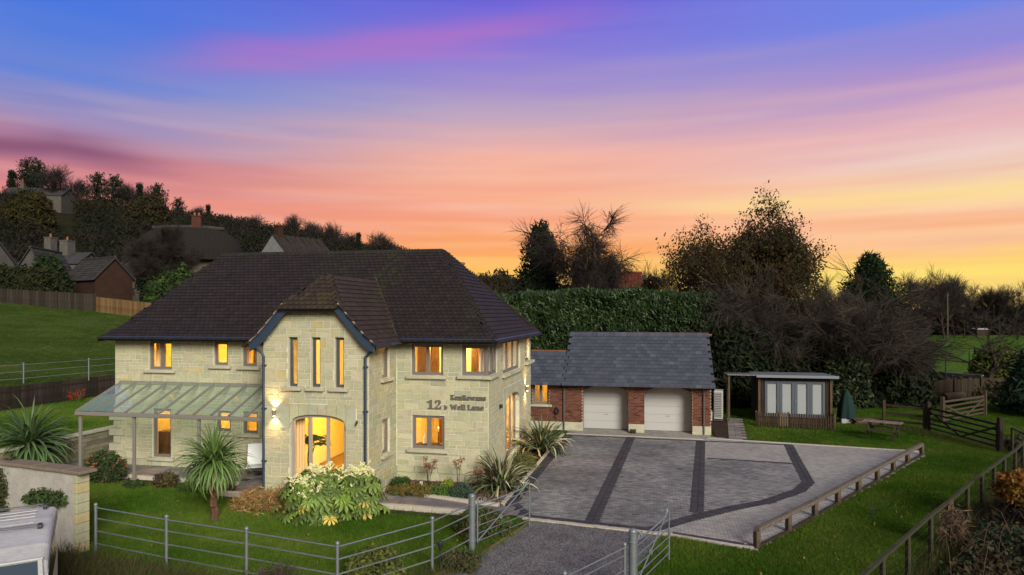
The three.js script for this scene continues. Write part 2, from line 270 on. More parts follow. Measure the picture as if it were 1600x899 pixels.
{
  const r = rng(5), grey = [], pale = [], dark = [], geo = new RoundedBoxGeometry(0.194, 0.05, 0.094, 1, 0.008);
  const bands = [[[[-0.86, -31.7], [-1.58, -18.5]], 0.45], [[[2.25, -31.45], [1.33, -20.1]], 0.42], [CURVE, 0.42], [[[-3.85, -31.62], [5.95, -31.25]], 0.26], [[[-3.75, -31.7], [-4.0, -24.4], [-4.12, -20.0], [-3.45, -18.85]], 0.32], [[[-3.5, -18.85], [-0.05, -18.33]], 0.26], [[[2.3, -27.7], [5.6, -27.35]], 0.22], [[[0.62, -18.1], [2.35, -17.58]], 0.26]];
  const distTo = (x, z) => { for (const [pl, w] of bands) for (let k = 1; k < pl.length; k++) { const [ax, az] = pl[k - 1], [bx, bz] = pl[k]; const dx = bx - ax, dz = bz - az, t = clamp(((x - ax) * dx + (z - az) * dz) / (dx * dx + dz * dz)); if (Math.hypot(x - ax - dx * t, z - az - dz * t) < w / 2 - 0.045) return true; } return false; };
  const q = new THREE.Quaternion(), one = V(1, 1, 1);
  const tint = (b, a) => { const k = 1 + (r() - 0.5) * a; return [b[0] * k, b[1] * k * (0.985 + 0.03 * r()), b[2] * k]; };
  for (let row = 0, z = -34.5; z < -17.2; z += 0.1, row++) for (let x = -4.3 + (row % 2) * 0.1; x < 11.1; x += 0.2) {
    if (!inPoly(OUTER, x, z) || distTo(x, z)) continue;
    const inside = inPoly(INNER, x, z) && !(x > 2.2 && z < -27.55), patch = fbm(x * 0.7, z * 0.7, 3, 0, 91);
    q.setFromEuler(new THREE.Euler((r() - 0.5) * 0.02, 0, (r() - 0.5) * 0.012));
    const m = TRS(V(x, -0.006 + 0.004 * (r() - 0.5), z), q, one);
    if (inside) grey.push({ m, c: tint(mix3([0.118, 0.115, 0.118], [0.215, 0.207, 0.205], clamp(patch * 1.7 - 0.35)), r() < 0.1 ? 1.1 : 0.55) }); else pale.push({ m, c: tint(mix3([0.225, 0.215, 0.20], [0.31, 0.295, 0.275], patch), 0.34) });
  }
  for (const [pl, w] of bands) {
    const pts = []; for (let k = 1; k < pl.length; k++) { const n = Math.ceil(Math.hypot(pl[k][0] - pl[k - 1][0], pl[k][1] - pl[k - 1][1]) / 0.1); for (let i = 0; i < n; i++) pts.push([lerp(pl[k - 1][0], pl[k][0], i / n), lerp(pl[k - 1][1], pl[k][1], i / n), Math.atan2(pl[k][0] - pl[k - 1][0], pl[k][1] - pl[k - 1][1])]); }
    const n = Math.max(1, Math.round(w / 0.2));
    for (const [x, z, a] of pts) for (let k = 0; k < n; k++) { const o = (k - (n - 1) / 2) * 0.2; q.setFromEuler(new THREE.Euler(0, a, 0)); dark.push({ m: TRS(V(x + Math.cos(a) * o, 0.0 + 0.003 * r(), z - Math.sin(a) * o), q, one), c: tint([0.05, 0.047, 0.052], 0.5) }); }
  }
  inst('grey_block_paving', geo, mat.paverAny, grey, DRIVE); inst('pale_block_paving', geo, mat.paverAny, pale, DRIVE); inst('dark_paving_band', geo, mat.paverAny, dark, DRIVE);
}
const ROADL = [[-7.2, -9], [-5.6, -12], [-4.55, -14.3], [-4.02, -15.5], [-3.65, -16.8], [-3.34, -17.9], [-3.3, -18.45]];
struct('road', sheet([...ROADL, [0.35, -18.02], [0.12, -17.3], [-0.2, -15.85], [-0.75, -13.9], [-1.5, -11.6], [-2.6, -9], [-3, -4], [-9, -4]], -0.004), mat.asphalt);
{
  const e = tube(ROADL.map(([x, z]) => V(x - 0.03, 0.0, z)), 0.045, 40, 6); struct('road_edging', e, M('timber_edging', [0.17, 0.11, 0.06], 0.9, { map: tWood }));
  struct('threshold_kerb', merge([beam(V(-3.5, 0.0, -18.58), V(0.6, 0.0, -17.97), 0.14, 0.06), beam(V(0.6, 0, -17.97), V(2.5, 0, -17.35), 0.12, 0.06)]), mat.kerb);
  struct('drive_kerb', merge([beam(V(-4.35, 0.02, -19.75), V(-4.2, 0.02, -24.4), 0.12, 0.1), beam(V(-4.2, 0.02, -24.4), V(-4.05, 0.02, -31.9), 0.12, 0.1), beam(V(2.6, 0.01, -32.1), V(11.0, 0.01, -30.85), 0.16, 0.05), beam(V(-3.9, 0.01, -32.0), V(2.4, 0.01, -31.75), 0.14, 0.05)]), mat.kerb);
}
// patio and front path of dark slabs between pale kerbs
function paved(name, polys, y) {
  const base = struct(name, merge(polys.map((p) => sheet(p, y - 0.022))), mat.jointDark), r = rng(17 + y * 100), geo = rbox(1, 0.03, 1, 0.012);
  const ms = [[0.16, 0.14, 0.14], [0.19, 0.165, 0.16], [0.22, 0.195, 0.18], [0.14, 0.13, 0.14], [0.25, 0.22, 0.2]].map((c, i) => M('patio_slab_' + 'abcde'[i], c, 0.75, { map: tGrain }));
  for (const p of polys) { const X = p.map((a) => a[0]), Z = p.map((a) => a[1]), x0 = Math.min(...X), x1 = Math.max(...X), z1 = Math.max(...Z); let row = 0;
    for (let z = z1 - 0.2; z > Math.min(...Z); z -= 0.4, row++) for (let x = x0 + 0.3 - (row % 2) * 0.3; x < x1; x += 0.6) { if (!inPoly(p, clamp(x, x0 + .01, x1 - .01), z)) continue; const a = Math.max(x0, x - 0.294), b = Math.min(x1, x + 0.294); if (b - a < 0.08) continue; place(base, 'paving_slab', geo, ms[Math.floor(r() * 5)], TRS(V((a + b) / 2, y - 0.015 + 0.003 * r(), z), EUL(0, 0, 0), V(b - a, 1, 0.388))); } }
  return base;
}
paved('patio', [[[-21.9, -22.05], [-13.5, -22.05], [-13.5, -20.25], [-21.9, -20.55]], [[-13.5, -22.05], [-12.35, -22.05], [-12.35, -19.2], [-13.5, -19.2]], [[-12.35, -19.7], [-8.4, -19.7], [-8.4, -18.95], [-12.35, -19.2]]], 0.05);
paved('front_path', [[[-8.4, -20.45], [-5.3, -19.72], [-4.4, -19.6], [-3.7, -18.9], [-5.1, -18.75], [-8.4, -18.98]]], 0.05);
{
  const r = rng(3), k = [[[-21.9, -20.5], [-13.55, -20.2]], [[-13.55, -20.2], [-13.55, -19.1]], [[-13.6, -19.1], [-8.0, -18.83]], [[-8.0, -18.83], [-5.0, -18.62]], [[-8.45, -20.5], [-5.2, -19.62]], [[-5.2, -19.62], [-4.4, -19.5]]];
  for (const [a, b] of k) { const n = Math.round(Math.hypot(b[0] - a[0], b[1] - a[1]) / 0.6) || 1, base = mesh('kerb_edging', beam(V(a[0], 0.0, a[1]), V(b[0], 0.0, b[1]), 0.13, 0.06), mat.brickMortar, null); base.userData.kind = 'structure';
    for (let i = 0; i < n; i++) { const p = V(lerp(a[0], b[0], (i + .5) / n), 0.03 + 0.004 * r(), lerp(a[1], b[1], (i + .5) / n)); place(base, 'kerb_stone', rbox(0.17, 0.2, Math.hypot(b[0] - a[0], b[1] - a[1]) / n - 0.012, 0.012), mat.kerb, TRS(p, EUL(0, Math.atan2(b[0] - a[0], b[1] - a[1]), 0), V(1, 1, 1))); } }
  const soil = (pts, y) => { const g = sheet(pts, y); return g; };
  struct('flower_bed', merge([soil([[-8.6, -22.05], [-5.3, -22.05], [-5.3, -31], [-4.3, -31], [-4.35, -24], [-4.45, -19.7], [-5.2, -19.75], [-8.6, -20.5]], 0.02), soil([[-21.5, -20.4], [-13.7, -20.1], [-13.7, -19.5], [-17, -19.6], [-21.5, -19.9]], 0.006), soil([[-13.4, -18.95], [-10.2, -18.8], [-8.2, -18.7], [-5.1, -18.5], [-4.4, -17.3], [-5.6, -18.2], [-8.4, -18.45], [-10.6, -17.9], [-12.5, -18.5]], 0.004), soil([[3.05, -39], [4.05, -39], [4.05, -32.3], [3.0, -32.5]], 0.004)]), mat.soil);
  // crumbs of earth
  const cr = [], g = new THREE.IcosahedronGeometry(0.03, 0), q = new THREE.Quaternion();
  for (let i = 0; i < 2600; i++) { const x = -8.6 + 4.3 * r(), z = -22 + 2.4 * r(); if (z > -20.45 + (x + 8.6) * 0.24) continue; q.setFromEuler(new THREE.Euler(r() * 6, r() * 6, 0)); const s = 0.4 + r() * 1.3; cr.push({ m: TRS(V(x, 0.025, z), q, V(s, s, s)), c: mix3([0.05, 0.03, 0.02], [0.13, 0.085, 0.055], r()) }); }
  inst('earth_crumbs', g, M('earth_crumb', [1, 1, 1], 1), cr, null);
  const gr = struct('gravel_verge', sheet([[-18, -12.0], [-11, -12.0], [-7.5, -11.3], [-8, -8], [-18, -8]], 0.0), M('pale_gravel', [0.32, 0.30, 0.27], 1, { map: tSpeck, bumpMap: tGrainB, bumpScale: 0.02 }));
  const gp = paved('garden_path', [[[-0.4, -6.4], [0.4, -6.4], [0.4, 0], [-0.4, 0]]], 0.02); gp.position.set(3.95, 0, -32.15); gp.rotation.y = -0.095;
}
// ================================================================ the stone house
const house = thing('stone_house', 'large cream stone house with brown hipped tile roof and lit windows', 'house', [0, 0, 0]);
const ZF = -22.1, ZB = -19.75, XR = -5.35, XBAY = -8.65, XBL = -12.3, XL = -20.02, ZBACK = -30.3;
const frontT = (z) => new THREE.Matrix4().makeBasis(V(1, 0, 0), V(0, 1, 0), V(0, 0, 1)).setPosition(0, 0, z);
const rightT = (x) => new THREE.Matrix4().makeBasis(V(0, 0, -1), V(0, 1, 0), V(1, 0, 0)).setPosition(x, 0, 0);
const leftT = (x) => new THREE.Matrix4().makeBasis(V(0, 0, 1), V(0, 1, 0), V(-1, 0, 0)).setPosition(x, 0, 0);
const pxSize = (p, w) => 1050 * w / Math.max(1, toD(p.x, p.z));
const stoneTints = [[0.452, 0.433, 0.286], [0.41, 0.408, 0.275], [0.483, 0.449, 0.316], [0.43, 0.398, 0.291], [0.389, 0.398, 0.296], [0.504, 0.469, 0.347], [0.473, 0.408, 0.214], [0.367, 0.362, 0.265]];
const stoneMats = stoneTints.map((c, i) => M('limestone_' + 'abcdefgh'[i], c, 0.92, G1));
function lumpyBox(seed) { const g = new RoundedBoxGeometry(1, 1, 1, 1, 0.06), p = g.attributes.position, r = rng(seed), o = {}; for (let i = 0; i < p.count; i++) { const k = [p.getX(i), p.getY(i), p.getZ(i)].map((v) => v.toFixed(2)).join(); if (!o[k]) o[k] = [(r() - .5) * .03, (r() - .5) * .06, (r() - .5) * .3]; p.setXYZ(i, p.getX(i) + o[k][0], p.getY(i) + o[k][1], p.getZ(i) + o[k][2]); } g.computeVertexNormals(); const uv = g.attributes.uv; const a = r(), b = r(); for (let i = 0; i < uv.count; i++) uv.setXY(i, uv.getX(i) * 0.4 + a, uv.getY(i) * 0.2 + b); return g; }
const lumps = [1, 2, 3, 4, 5].map(lumpyBox);
const allStones = [];
// outline [u, y], openings { u0, u1, y0, y1, arch } ; keep = polygon that stones must stay in
function stoneWall(name, T, outline, openings, u0, u1, y1, seed, opt = {}) {
  const s = new THREE.Shape(outline.map(([u, y]) => new THREE.Vector2(u, y)));
  for (const o of openings) if (!o.notch) { const p = new THREE.Path(); archPath(p, o); s.holes.push(p); }
  const g = new THREE.ExtrudeGeometry(s, { depth: 0.3, bevelEnabled: false, curveSegments: 12 }).translate(0, 0, -0.3);
  const w = mesh(name, metreUV(g).applyMatrix4(T), mat.mortar, house);
  const r = rng(seed), holes = openings.map((o) => ({ u0: o.u0 - 0.012, u1: o.u1 + 0.012, y0: o.y0 - (o.sill ? 0.13 : 0.01), y1: o.arch ? o.y1 + 0.34 : o.y1 + 0.01, pad: o.arch ? 0.26 : 0 })).map((h) => ({ ...h, u0: h.u0 - (h.pad ? 0 : 0), u1: h.u1 }));
  const sills = openings.filter((o) => o.sill).map((o) => ({ u0: o.u0 - 0.17, u1: o.u1 + 0.17, y0: o.y0 - 0.13, y1: o.y0 + 0.0 }));
  const arches = openings.filter((o) => o.arch).map((o) => ({ u0: o.u0 - 0.34, u1: o.u1 + 0.34, y0: o.y1 - o.arch - 0.12, y1: o.y1 + 0.34 }));
  const cut = (rc, h) => { if (rc.u1 <= h.u0 || rc.u0 >= h.u1 || rc.y1 <= h.y0 || rc.y0 >= h.y1) return [rc]; const o = []; if (h.u0 - rc.u0 > 0.05) o.push({ ...rc, u1: h.u0 }); if (rc.u1 - h.u1 > 0.05) o.push({ ...rc, u0: h.u1 }); const m = { u0: Math.max(rc.u0, h.u0), u1: Math.min(rc.u1, h.u1) }; if (h.y0 - rc.y0 > 0.035) o.push({ ...m, y0: rc.y0, y1: h.y0 }); if (rc.y1 - h.y1 > 0.035) o.push({ ...m, y0: h.y1, y1: rc.y1 }); return o; };
  const add = (rc, plinth) => {
    let list = [rc]; for (const h of [...holes, ...sills, ...arches]) list = list.flatMap((x) => cut(x, h));
    for (const c of list) {
      let { u0: a, u1: b, y0, y1: t } = c;
      if (opt.gable) { for (let k = 0; k < 30 && !inPoly(outline, a + 0.01, t - 0.02) && a < b; k++) a += 0.02; for (let k = 0; k < 30 && !inPoly(outline, b - 0.01, t - 0.02) && a < b; k++) b -= 0.02; }
      if (b - a < 0.05 || t - y0 < 0.04) continue;
      const d = (plinth ? 0.04 : 0.009) + 0.006 * r(), n = 0.5 * d - 0.006;
      const m = T.clone().multiply(TRS(V((a + b) / 2, (y0 + t) / 2, n), new THREE.Quaternion(), V(b - a - 0.02, t - y0 - 0.02, d + 0.012)));
      const k = Math.floor(r() * 5), ti = r() < 0.06 ? 6 : Math.floor(r() * r() * 7.99) % 8; const c0 = V(0, 0, 0).setFromMatrixPosition(m);
      allStones.push({ wall: w, m, k, ti: ti === 6 && r() < 0.5 ? 2 : ti, px: pxSize(c0, b - a) * (opt.oblique ? 0.3 : 1) * Math.sqrt(t - y0) });
    }
  };
  let y = 0;
  if (opt.plinth) { for (let u = u0; u < u1 - 0.02;) { const w0 = Math.min(u1 - u, 0.5 + 0.5 * r()); add({ u0: u, u1: u + w0, y0: 0, y1: 0.28 }, true); u += w0; } for (let u = u0; u < u1 - 0.02;) { const w0 = Math.min(u1 - u, 0.5 + 0.6 * r()); add({ u0: u, u1: u + w0, y0: 0.28, y1: 0.52 }, true); u += w0; } y = 0.52; }
  while (y < y1 - 0.03) {
    const bh = Math.min(y1 - y, 0.27 + 0.1 * r());
    for (let u = u0; u < u1 - 0.02;) {
      const kind = r(); let w0 = Math.min(u1 - u, kind < 0.26 ? 0.28 + 0.4 * r() : 0.55 + 0.7 * r()); if (u1 - u - w0 < 0.15) w0 = u1 - u;
      if (kind < 0.26 || bh < 0.18) add({ u0: u, u1: u + w0, y0: y, y1: y + bh });
      else { const f = [0.35, 0.5, 0.62][Math.floor(r() * 3)]; for (const [ya, yb] of kind > 0.9 && bh > 0.3 ? [[0, .33], [.33, .66], [.66, 1]] : [[0, f], [f, 1]]) for (let v = u; v < u + w0 - 0.02;) { let w1 = Math.min(u + w0 - v, 0.22 + 0.42 * r()); if (u + w0 - v - w1 < 0.12) w1 = u + w0 - v; add({ u0: v, u1: v + w1, y0: y + ya * bh, y1: y + yb * bh }); v += w1; } }
      u += w0;
    }
    y += bh;
  }
  for (const a of arches) {   // dressed stones that follow the arched head
    const o = openings.find((q) => q.arch && Math.abs(q.u0 - 0.34 - a.u0) < 1e-6), n = 8;
    for (let k = 0; k < n; k++) {
      const ua = lerp(a.u0, a.u1, k / n) + 0.006, ub = lerp(a.u0, a.u1, (k + 1) / n) - 0.006, pts = [[ua, a.y1 - 0.007], [ub, a.y1 - 0.007]];
      for (let i = 8; i >= 0; i--) { const u = lerp(ua, ub, i / 8); pts.push([u, Math.max(a.y0 + 0.007, archY(o, u) ?? a.y0 + 0.007)]); }
      const sh = new THREE.Shape(pts.reverse().map(([u, y]) => new THREE.Vector2(u, y))); const ge = new THREE.ExtrudeGeometry(sh, { depth: 0.03, bevelEnabled: false }).translate(0, 0, -0.004);
      mesh('arch_stone', metreUV(ge).applyMatrix4(T), stoneMats[[4, 0, 1, 4, 3, 0, 1, 4][k]], w);
    }
  }
  return w;
}
function archY(o, u) { const t = (u - (o.u0 + o.u1) / 2) / ((o.u1 - o.u0) / 2); if (Math.abs(t) >= 1) return null; return o.y1 - o.arch + o.arch * Math.pow(1 - Math.pow(Math.abs(t), 2.5), 1 / 2.5); }
function archPath(p, o, inset = 0, U0 = o.u0 + inset, U1 = o.u1 - inset) {
  p.moveTo(U0, o.y0 + inset); p.lineTo(U1, o.y0 + inset);
  if (o.arch) { for (let i = 0; i <= 20; i++) { const u = lerp(U1, U0, i / 20); p.lineTo(u, (archY(o, clamp(u, o.u0 + 1e-4, o.u1 - 1e-4)) ?? o.y1 - o.arch) - inset); } } else { p.lineTo(U1, o.y1 - inset); p.lineTo(U0, o.y1 - inset); }
  p.closePath();
}
function makeWindow(T, o, lights, parent = house, fm = mat.frame, inset = 0.07, fw = 0.07) {
  const s = new THREE.Shape(); archPath(s, o); const n = lights, wl = (o.u1 - o.u0 - fw) / n, panes = [];
  const fr = []; const add = (w, h, d, x, y, z) => fr.push(box(w, h, d, x, y, z));
  for (let k = 0; k < n; k++) { const a = o.u0 + fw / 2 + k * wl + fw / 2, b = o.u0 + fw / 2 + (k + 1) * wl - fw / 2; const p = new THREE.Path(); archPath(p, o, fw, a, b); s.holes.push(p); const ps = new THREE.Shape(); archPath(ps, o, fw - 0.012, a - 0.012, b + 0.012); panes.push(new THREE.ShapeGeometry(ps, 12).translate(0, 0, -inset - 0.035)); }
  const g = metreUV(new THREE.ExtrudeGeometry(s, { depth: 0.075, bevelEnabled: false, curveSegments: 12 }).translate(0, 0, -inset - 0.075));
  const list = [g];
  if (!o.arch && o.sash !== false) for (let k = 0; k < n; k++) { const a = o.u0 + fw / 2 + k * wl + fw / 2 + 0.002, b = o.u0 + fw / 2 + (k + 1) * wl - fw / 2 - 0.002; const sh = new THREE.Shape(); archPath(sh, { ...o, arch: 0 }, fw + 0.002, a, b); const ph = new THREE.Path(); archPath(ph, { ...o, arch: 0 }, fw + 0.036, a + 0.034, b - 0.034); sh.holes.push(ph); list.push(metreUV(new THREE.ExtrudeGeometry(sh, { depth: 0.05, bevelEnabled: false }).translate(0, 0, -inset - 0.066))); }
  const w = mesh('window', merge(list).applyMatrix4(T), fm, parent);
  for (const p of panes) mesh('pane', p.applyMatrix4(T), mat.glass, w);
  if (o.sill) mesh('sill', rbox(o.u1 - o.u0 + 0.32, 0.11, 0.3, 0.012, (o.u0 + o.u1) / 2, o.y0 - 0.06, -0.02).applyMatrix4(T), mat.dressed, w);
  return w;
}
// ---------------------------------------------------------------- walls
const HW = 4.86;
const oL = [{ u0: -18.54, u1: -17.54, y0: 3.66, y1: 4.74, sill: 1, n: 2 }, { u0: -15.78, u1: -15.2, y0: 3.86, y1: 4.74, sill: 1, n: 1 }, { u0: -14.62, u1: -14.02, y0: 3.84, y1: 4.74, sill: 1, n: 1 }, { u0: -18.38, u1: -17.58, y0: 0.36, y1: 2.2, sill: 1, n: 1 }, { u0: -15.68, u1: -15.08, y0: 1.42, y1: 2.2, sill: 1, n: 1 }, { u0: -14.6, u1: -13.98, y0: 1.38, y1: 2.2, sill: 1, n: 1 }];
const TF = frontT(ZF), TBay = frontT(ZB), TBS = rightT(XBAY), TR = rightT(XR);
stoneWall('front_wall', TF, [[XL, 0], [XBL, 0], [XBL, HW], [XL, HW]], oL, XL + 0.005, XBL - 0.005, HW - 0.02, 11, { plinth: 1 });
for (const o of oL) makeWindow(TF, o, o.n);
const gable = [[XBL, 0], [XBAY, 0], [XBAY, 4.98], [-9.44, 6.0], [-11.5, 6.0], [XBL, 4.98]];
const oB = [...[-11.25, -10.45, -9.64].map((u) => ({ u0: u - 0.165, u1: u + 0.165, y0: 3.42, y1: 5.02, sill: 1, n: 1 })), { u0: -11.35, u1: -9.42, y0: 0.42, y1: 2.54, arch: 0.34, sill: 1, n: 3 }];
stoneWall('bay_wall', TBay, gable, oB, XBL + 0.005, XBAY - 0.005, 5.98, 12, { plinth: 1, gable: 1 });
for (const o of oB) makeWindow(TBay, o, o.n, house, o.arch ? M('pale_taupe_frame', [0.26, 0.23, 0.2], 0.5) : mat.frameDark, o.arch ? 0.09 : 0.12, o.arch ? 0.1 : 0.055);
const oBS = [{ u0: 20.82, u1: 21.46, y0: 3.62, y1: 4.7, sill: 1, n: 1 }, { u0: 20.86, u1: 21.48, y0: 1.1, y1: 2.26, sill: 1, n: 1 }];
stoneWall('bay_side_wall', TBS, [[20.05, 0], [-ZF, 0], [-ZF, HW], [20.05, HW]], oBS, -ZB + 0.005, -ZF - 0.03, HW - 0.02, 13, { plinth: 1, oblique: 1 });
for (const o of oBS) makeWindow(TBS, o, 1);
mesh('bay_left_wall', box(0.3, HW, 2.04, XBL + 0.15, HW / 2, -21.075), mat.mortar, house);
const cF = { u0: -6.28, u1: XR, y0: 3.66, y1: 4.72, notch: 1 }, oR = [{ u0: -8.1, u1: -6.95, y0: 3.64, y1: 4.72, sill: 1, n: 2 }, { u0: -8.07, u1: -6.9, y0: 1.1, y1: 2.26, sill: 1, n: 2 }, cF];
stoneWall('right_front_wall', TF, [[XBAY, 0], [XR, 0], [XR, 3.66], [-6.28, 3.66], [-6.28, 4.72], [XR, 4.72], [XR, HW], [XBAY, HW]], oR, XBAY + 0.03, XR - 0.005, HW - 0.02, 14, { plinth: 1 });
makeWindow(TF, oR[0], 2); makeWindow(TF, oR[1], 2);
const cS = { u0: 22.1, u1: 23.36, y0: 3.66, y1: 4.72, notch: 1 }, cB = { u0: 28.85, u1: 30.3, y0: 3.66, y1: 4.72, notch: 1 };
const oS = [{ u0: 24.35, u1: 27.75, y0: 3.5, y1: 4.74, sill: 1, n: 3 }, { u0: 24.75, u1: 27.55, y0: 0.2, y1: 2.62, arch: 0.5, n: 3 }, cS, cB];
stoneWall('side_wall', TR, [[22.4, 0], [30.3, 0], [30.3, 3.66], [28.85, 3.66], [28.85, 4.72], [30.3, 4.72], [30.3, HW], [22.4, HW], [22.4, 4.72], [23.36, 4.72], [23.36, 3.66], [22.4, 3.66]], oS, 22.105, 30.295, HW - 0.02, 15, { plinth: 1, oblique: 1 });
makeWindow(TR, oS[0], 3); makeWindow(TR, oS[1], 3, house, mat.frame, 0.16, 0.08);
{ // corner windows share a dark corner post
  const a = makeWindow(TF, { ...cF, u1: XR - 0.03 }, 1, house, mat.frame, 0.03, 0.1); makeWindow(TR, { ...cS, u0: 22.13 }, 2, house, mat.frame, 0.03, 0.08);
  mesh('corner_post', rbox(0.11, 1.06, 0.11, 0.01, XR - 0.075, 4.19, ZF - 0.075), mat.frame, house);
  mesh('corner_sill', merge([rbox(1.13, 0.11, 0.3, 0.012, -5.86, 3.6, ZF - 0.02), rbox(0.3, 0.11, 1.55, 0.012, XR - 0.02, 3.598, -22.72 )]), mat.dressed, house);
  makeWindow(TR, { ...cB, u1: 30.2 }, 2, house, mat.frame, 0.05, 0.08);
  mesh('corner_sill', rbox(0.36, 0.12, 1.75, 0.012, XR + 0.0, 3.598, -29.6), mat.dressed, house);
}
mesh('back_wall', box(XR - XL - 0.02, HW, 0.3, (XR + XL) / 2, HW / 2, ZBACK + 0.15), mat.mortar, house);
mesh('left_wall', box(0.3, HW, 7.58, XL + 0.15, HW / 2, -26.2), mat.mortar, house);
{ const r = rng(8); for (let k = 0; k < 6; k++) mesh('quoin', rbox(k % 2 ? 0.3 : 0.62, 0.27, 0.34, 0.012, XL - (k % 2 ? 0.02 : 0.13) + (k % 2 ? .13 : .2), 0.68 + k * 0.29, ZF - 0.12), mat.dressed, house); }
allStones.sort((a, b) => b.px - a.px);
allStones.slice(0, 300).forEach((s) => place(s.wall, 'stone', lumps[s.k], stoneMats[s.ti], s.m));
inst('stonework', lumps[1], mat.stoneAny, allStones.slice(300).map((s) => ({ m: s.m, c: stoneTints[s.ti] })), house);
// ---------------------------------------------------------------- rooms
const rooms = [[XL + 0.3, -16.6], [-16.5, -12.35], [-12.0, XBAY - 0.31], [XBAY - 0.2, XR - 0.31]];
mesh('ground_floor', box(14.1, 0.1, 7.6, -12.7, 0.1, -26.2), mat.oakIn, house);
mesh('bay_floor', box(3.1, 0.1, 2.2, -10.48, 0.1, -21.2), mat.oakIn, house);
mesh('upper_floor', merge([box(14.1, 0.3, 7.6, -12.7, 2.85, -26.2), box(3.04, 0.3, 2.05, -10.48, 2.85, -21.4)]), mat.whiteIn, house);
mesh('upper_ceiling', merge([box(14.5, 0.1, 8.1, -12.7, 4.92, -26.2)]), mat.whiteIn, house);
mesh('partition', merge([box(0.1, 4.7, 5, -16.55, 2.5, -25), box(0.1, 4.7, 7.3, -12.2, 2.5, -26.2), box(0.1, 4.7, 5.6, -8.8, 2.5, -25.5), box(3.6, 4.8, 0.1, -18.3, 2.5, -26), box(4.1, 4.8, 0.1, -14.4, 2.5, -25.4), box(3.1, 2.5, 0.1, -10.5, 1.4, -26.4), box(3.1, 2.0, 0.1, -10.5, 3.9, -24.6), box(3.0, 2.4, 0.1, -7.2, 1.4, -26.6), box(3.0, 1.8, 0.1, -7.2, 3.95, -24.05)]), mat.cream, house);
const WARM = new THREE.Color(1, 0.48, 0.05), WARM2 = new THREE.Color(1, 0.54, 0.13);
function roomLamp(x, y, z, I, col = WARM) {
  const b = mesh('ceiling_lamp', ball(0.09, x, y, z), M('lamp_globe', [0.9, 0.8, 0.6], 0.6, { emissive: new THREE.Color(1, 0.7, 0.3), emissiveIntensity: 1.2 }), house);
  const l = new THREE.PointLight(col, I * 0.40, 0, 2); l.position.set(x, y, z); l.castShadow = true; l.shadow.radius = 4; scene.add(l); return b;
}
roomLamp(-18.2, 2.35, -24.2, 9); roomLamp(-14.6, 2.3, -23.9, 9); roomLamp(-10.0, 2.3, -22.6, 19, new THREE.Color(1, 0.57, 0.06)); roomLamp(-7.0, 2.3, -24.4, 10); roomLamp(-6.9, 2.3, -28.6, 14, WARM2);
roomLamp(-18.2, 4.5, -24.0, 9); roomLamp(-14.6, 4.5, -23.9, 9); roomLamp(-10.4, 4.6, -22.6, 9, WARM2); roomLamp(-7.0, 4.55, -23.3, 8, WARM2); roomLamp(-6.9, 4.5, -27, 12, WARM2);
{ // curtains: real folds
  const fold = (x0, x1, y0, y1, z, n, parent) => { const g = new THREE.PlaneGeometry(x1 - x0, y1 - y0, n * 8, 1), p = g.attributes.position; for (let i = 0; i < p.count; i++) p.setZ(i, 0.035 * Math.sin((p.getX(i) + 9) / (x1 - x0) * n * 6.283)); g.computeVertexNormals(); return mesh('curtain', g.translate((x0 + x1) / 2, (y0 + y1) / 2, z), mat.curtain, parent); };
  fold(-18.65, -18.2, 3.3, 4.8, ZF - 0.5, 4, house); fold(-17.9, -17.45, 3.3, 4.8, ZF - 0.5, 4, house); fold(-11.5, -11.1, 0.2, 2.5, ZB - 0.5, 4, house);
  fold(-14.95, -14.6, 3.4, 4.8, ZF - 0.5, 3, house); fold(-5.95, -5.75, 3.4, 4.8, ZF - 0.8, 3, house);
  const bl = mesh('blind_slats', merge(Array.from({ length: 16 }, (_, k) => box(0.03, 0.045, 1.15, XR - 0.34, 3.72 + k * 0.062, -22.78, 0, 0, 0.5)).concat(Array.from({ length: 16 }, (_, k) => box(0.03, 0.05, 3.3, XR - 0.4, 3.55 + k * 0.074, -26.05, 0, 0, 0.5)))), mat.cream, house);
}
{ // doors, wardrobes, pictures and shelves that show through the windows
  const doorM = M('oak_door', [0.16, 0.085, 0.04], 0.5, { map: tWood }), terr = M('terracotta_wall', [0.36, 0.17, 0.07], 0.9, { map: tGrain });
  mesh('terracotta_wall', box(2.7, 2.36, 0.03, -7.15, 1.42, -26.52), terr, house);
  const put = (n, w, h, x, y, z, m = doorM) => mesh(n, rbox(w, h, 0.06, 0.01, x, y, z), m, house);
  put('interior_door', 0.85, 1.95, -8.1, 3.98, -23.95); put('picture_frame', 0.6, 0.45, -7.1, 4.2, -23.97); put('wardrobe', 0.9, 1.9, -6.0, 3.95, -23.95); put('bookshelf', 1.1, 1.8, -7.7, 1.1, -26.44); put('picture_frame', 0.7, 0.5, -6.4, 1.9, -26.47);
  put('interior_door', 0.85, 2.0, -19.3, 1.2, -25.9); put('picture_frame', 0.7, 0.5, -18.4, 4.2, -25.91); put('picture_frame', 0.5, 0.6, -17.4, 1.8, -25.91); put('wardrobe', 1.2, 1.7, -15.6, 3.85, -25.3); put('shelf_unit', 1.2, 0.9, -14.6, 1.6, -25.3); put('picture_frame', 0.8, 0.6, -11.2, 4.3, -24.51); put('interior_door', 0.85, 1.9, -9.9, 3.95, -24.51); put('interior_door', 0.9, 2.0, -11.6, 1.2, -26.31); put('picture_frame', 0.7, 0.9, -10.4, 1.7, -26.31);
  for (let k = 0; k < 4; k++) mesh('shelf', box(1.0, 0.03, 0.2, -7.7, 0.5 + k * 0.42, -26.32), doorM, house);
}
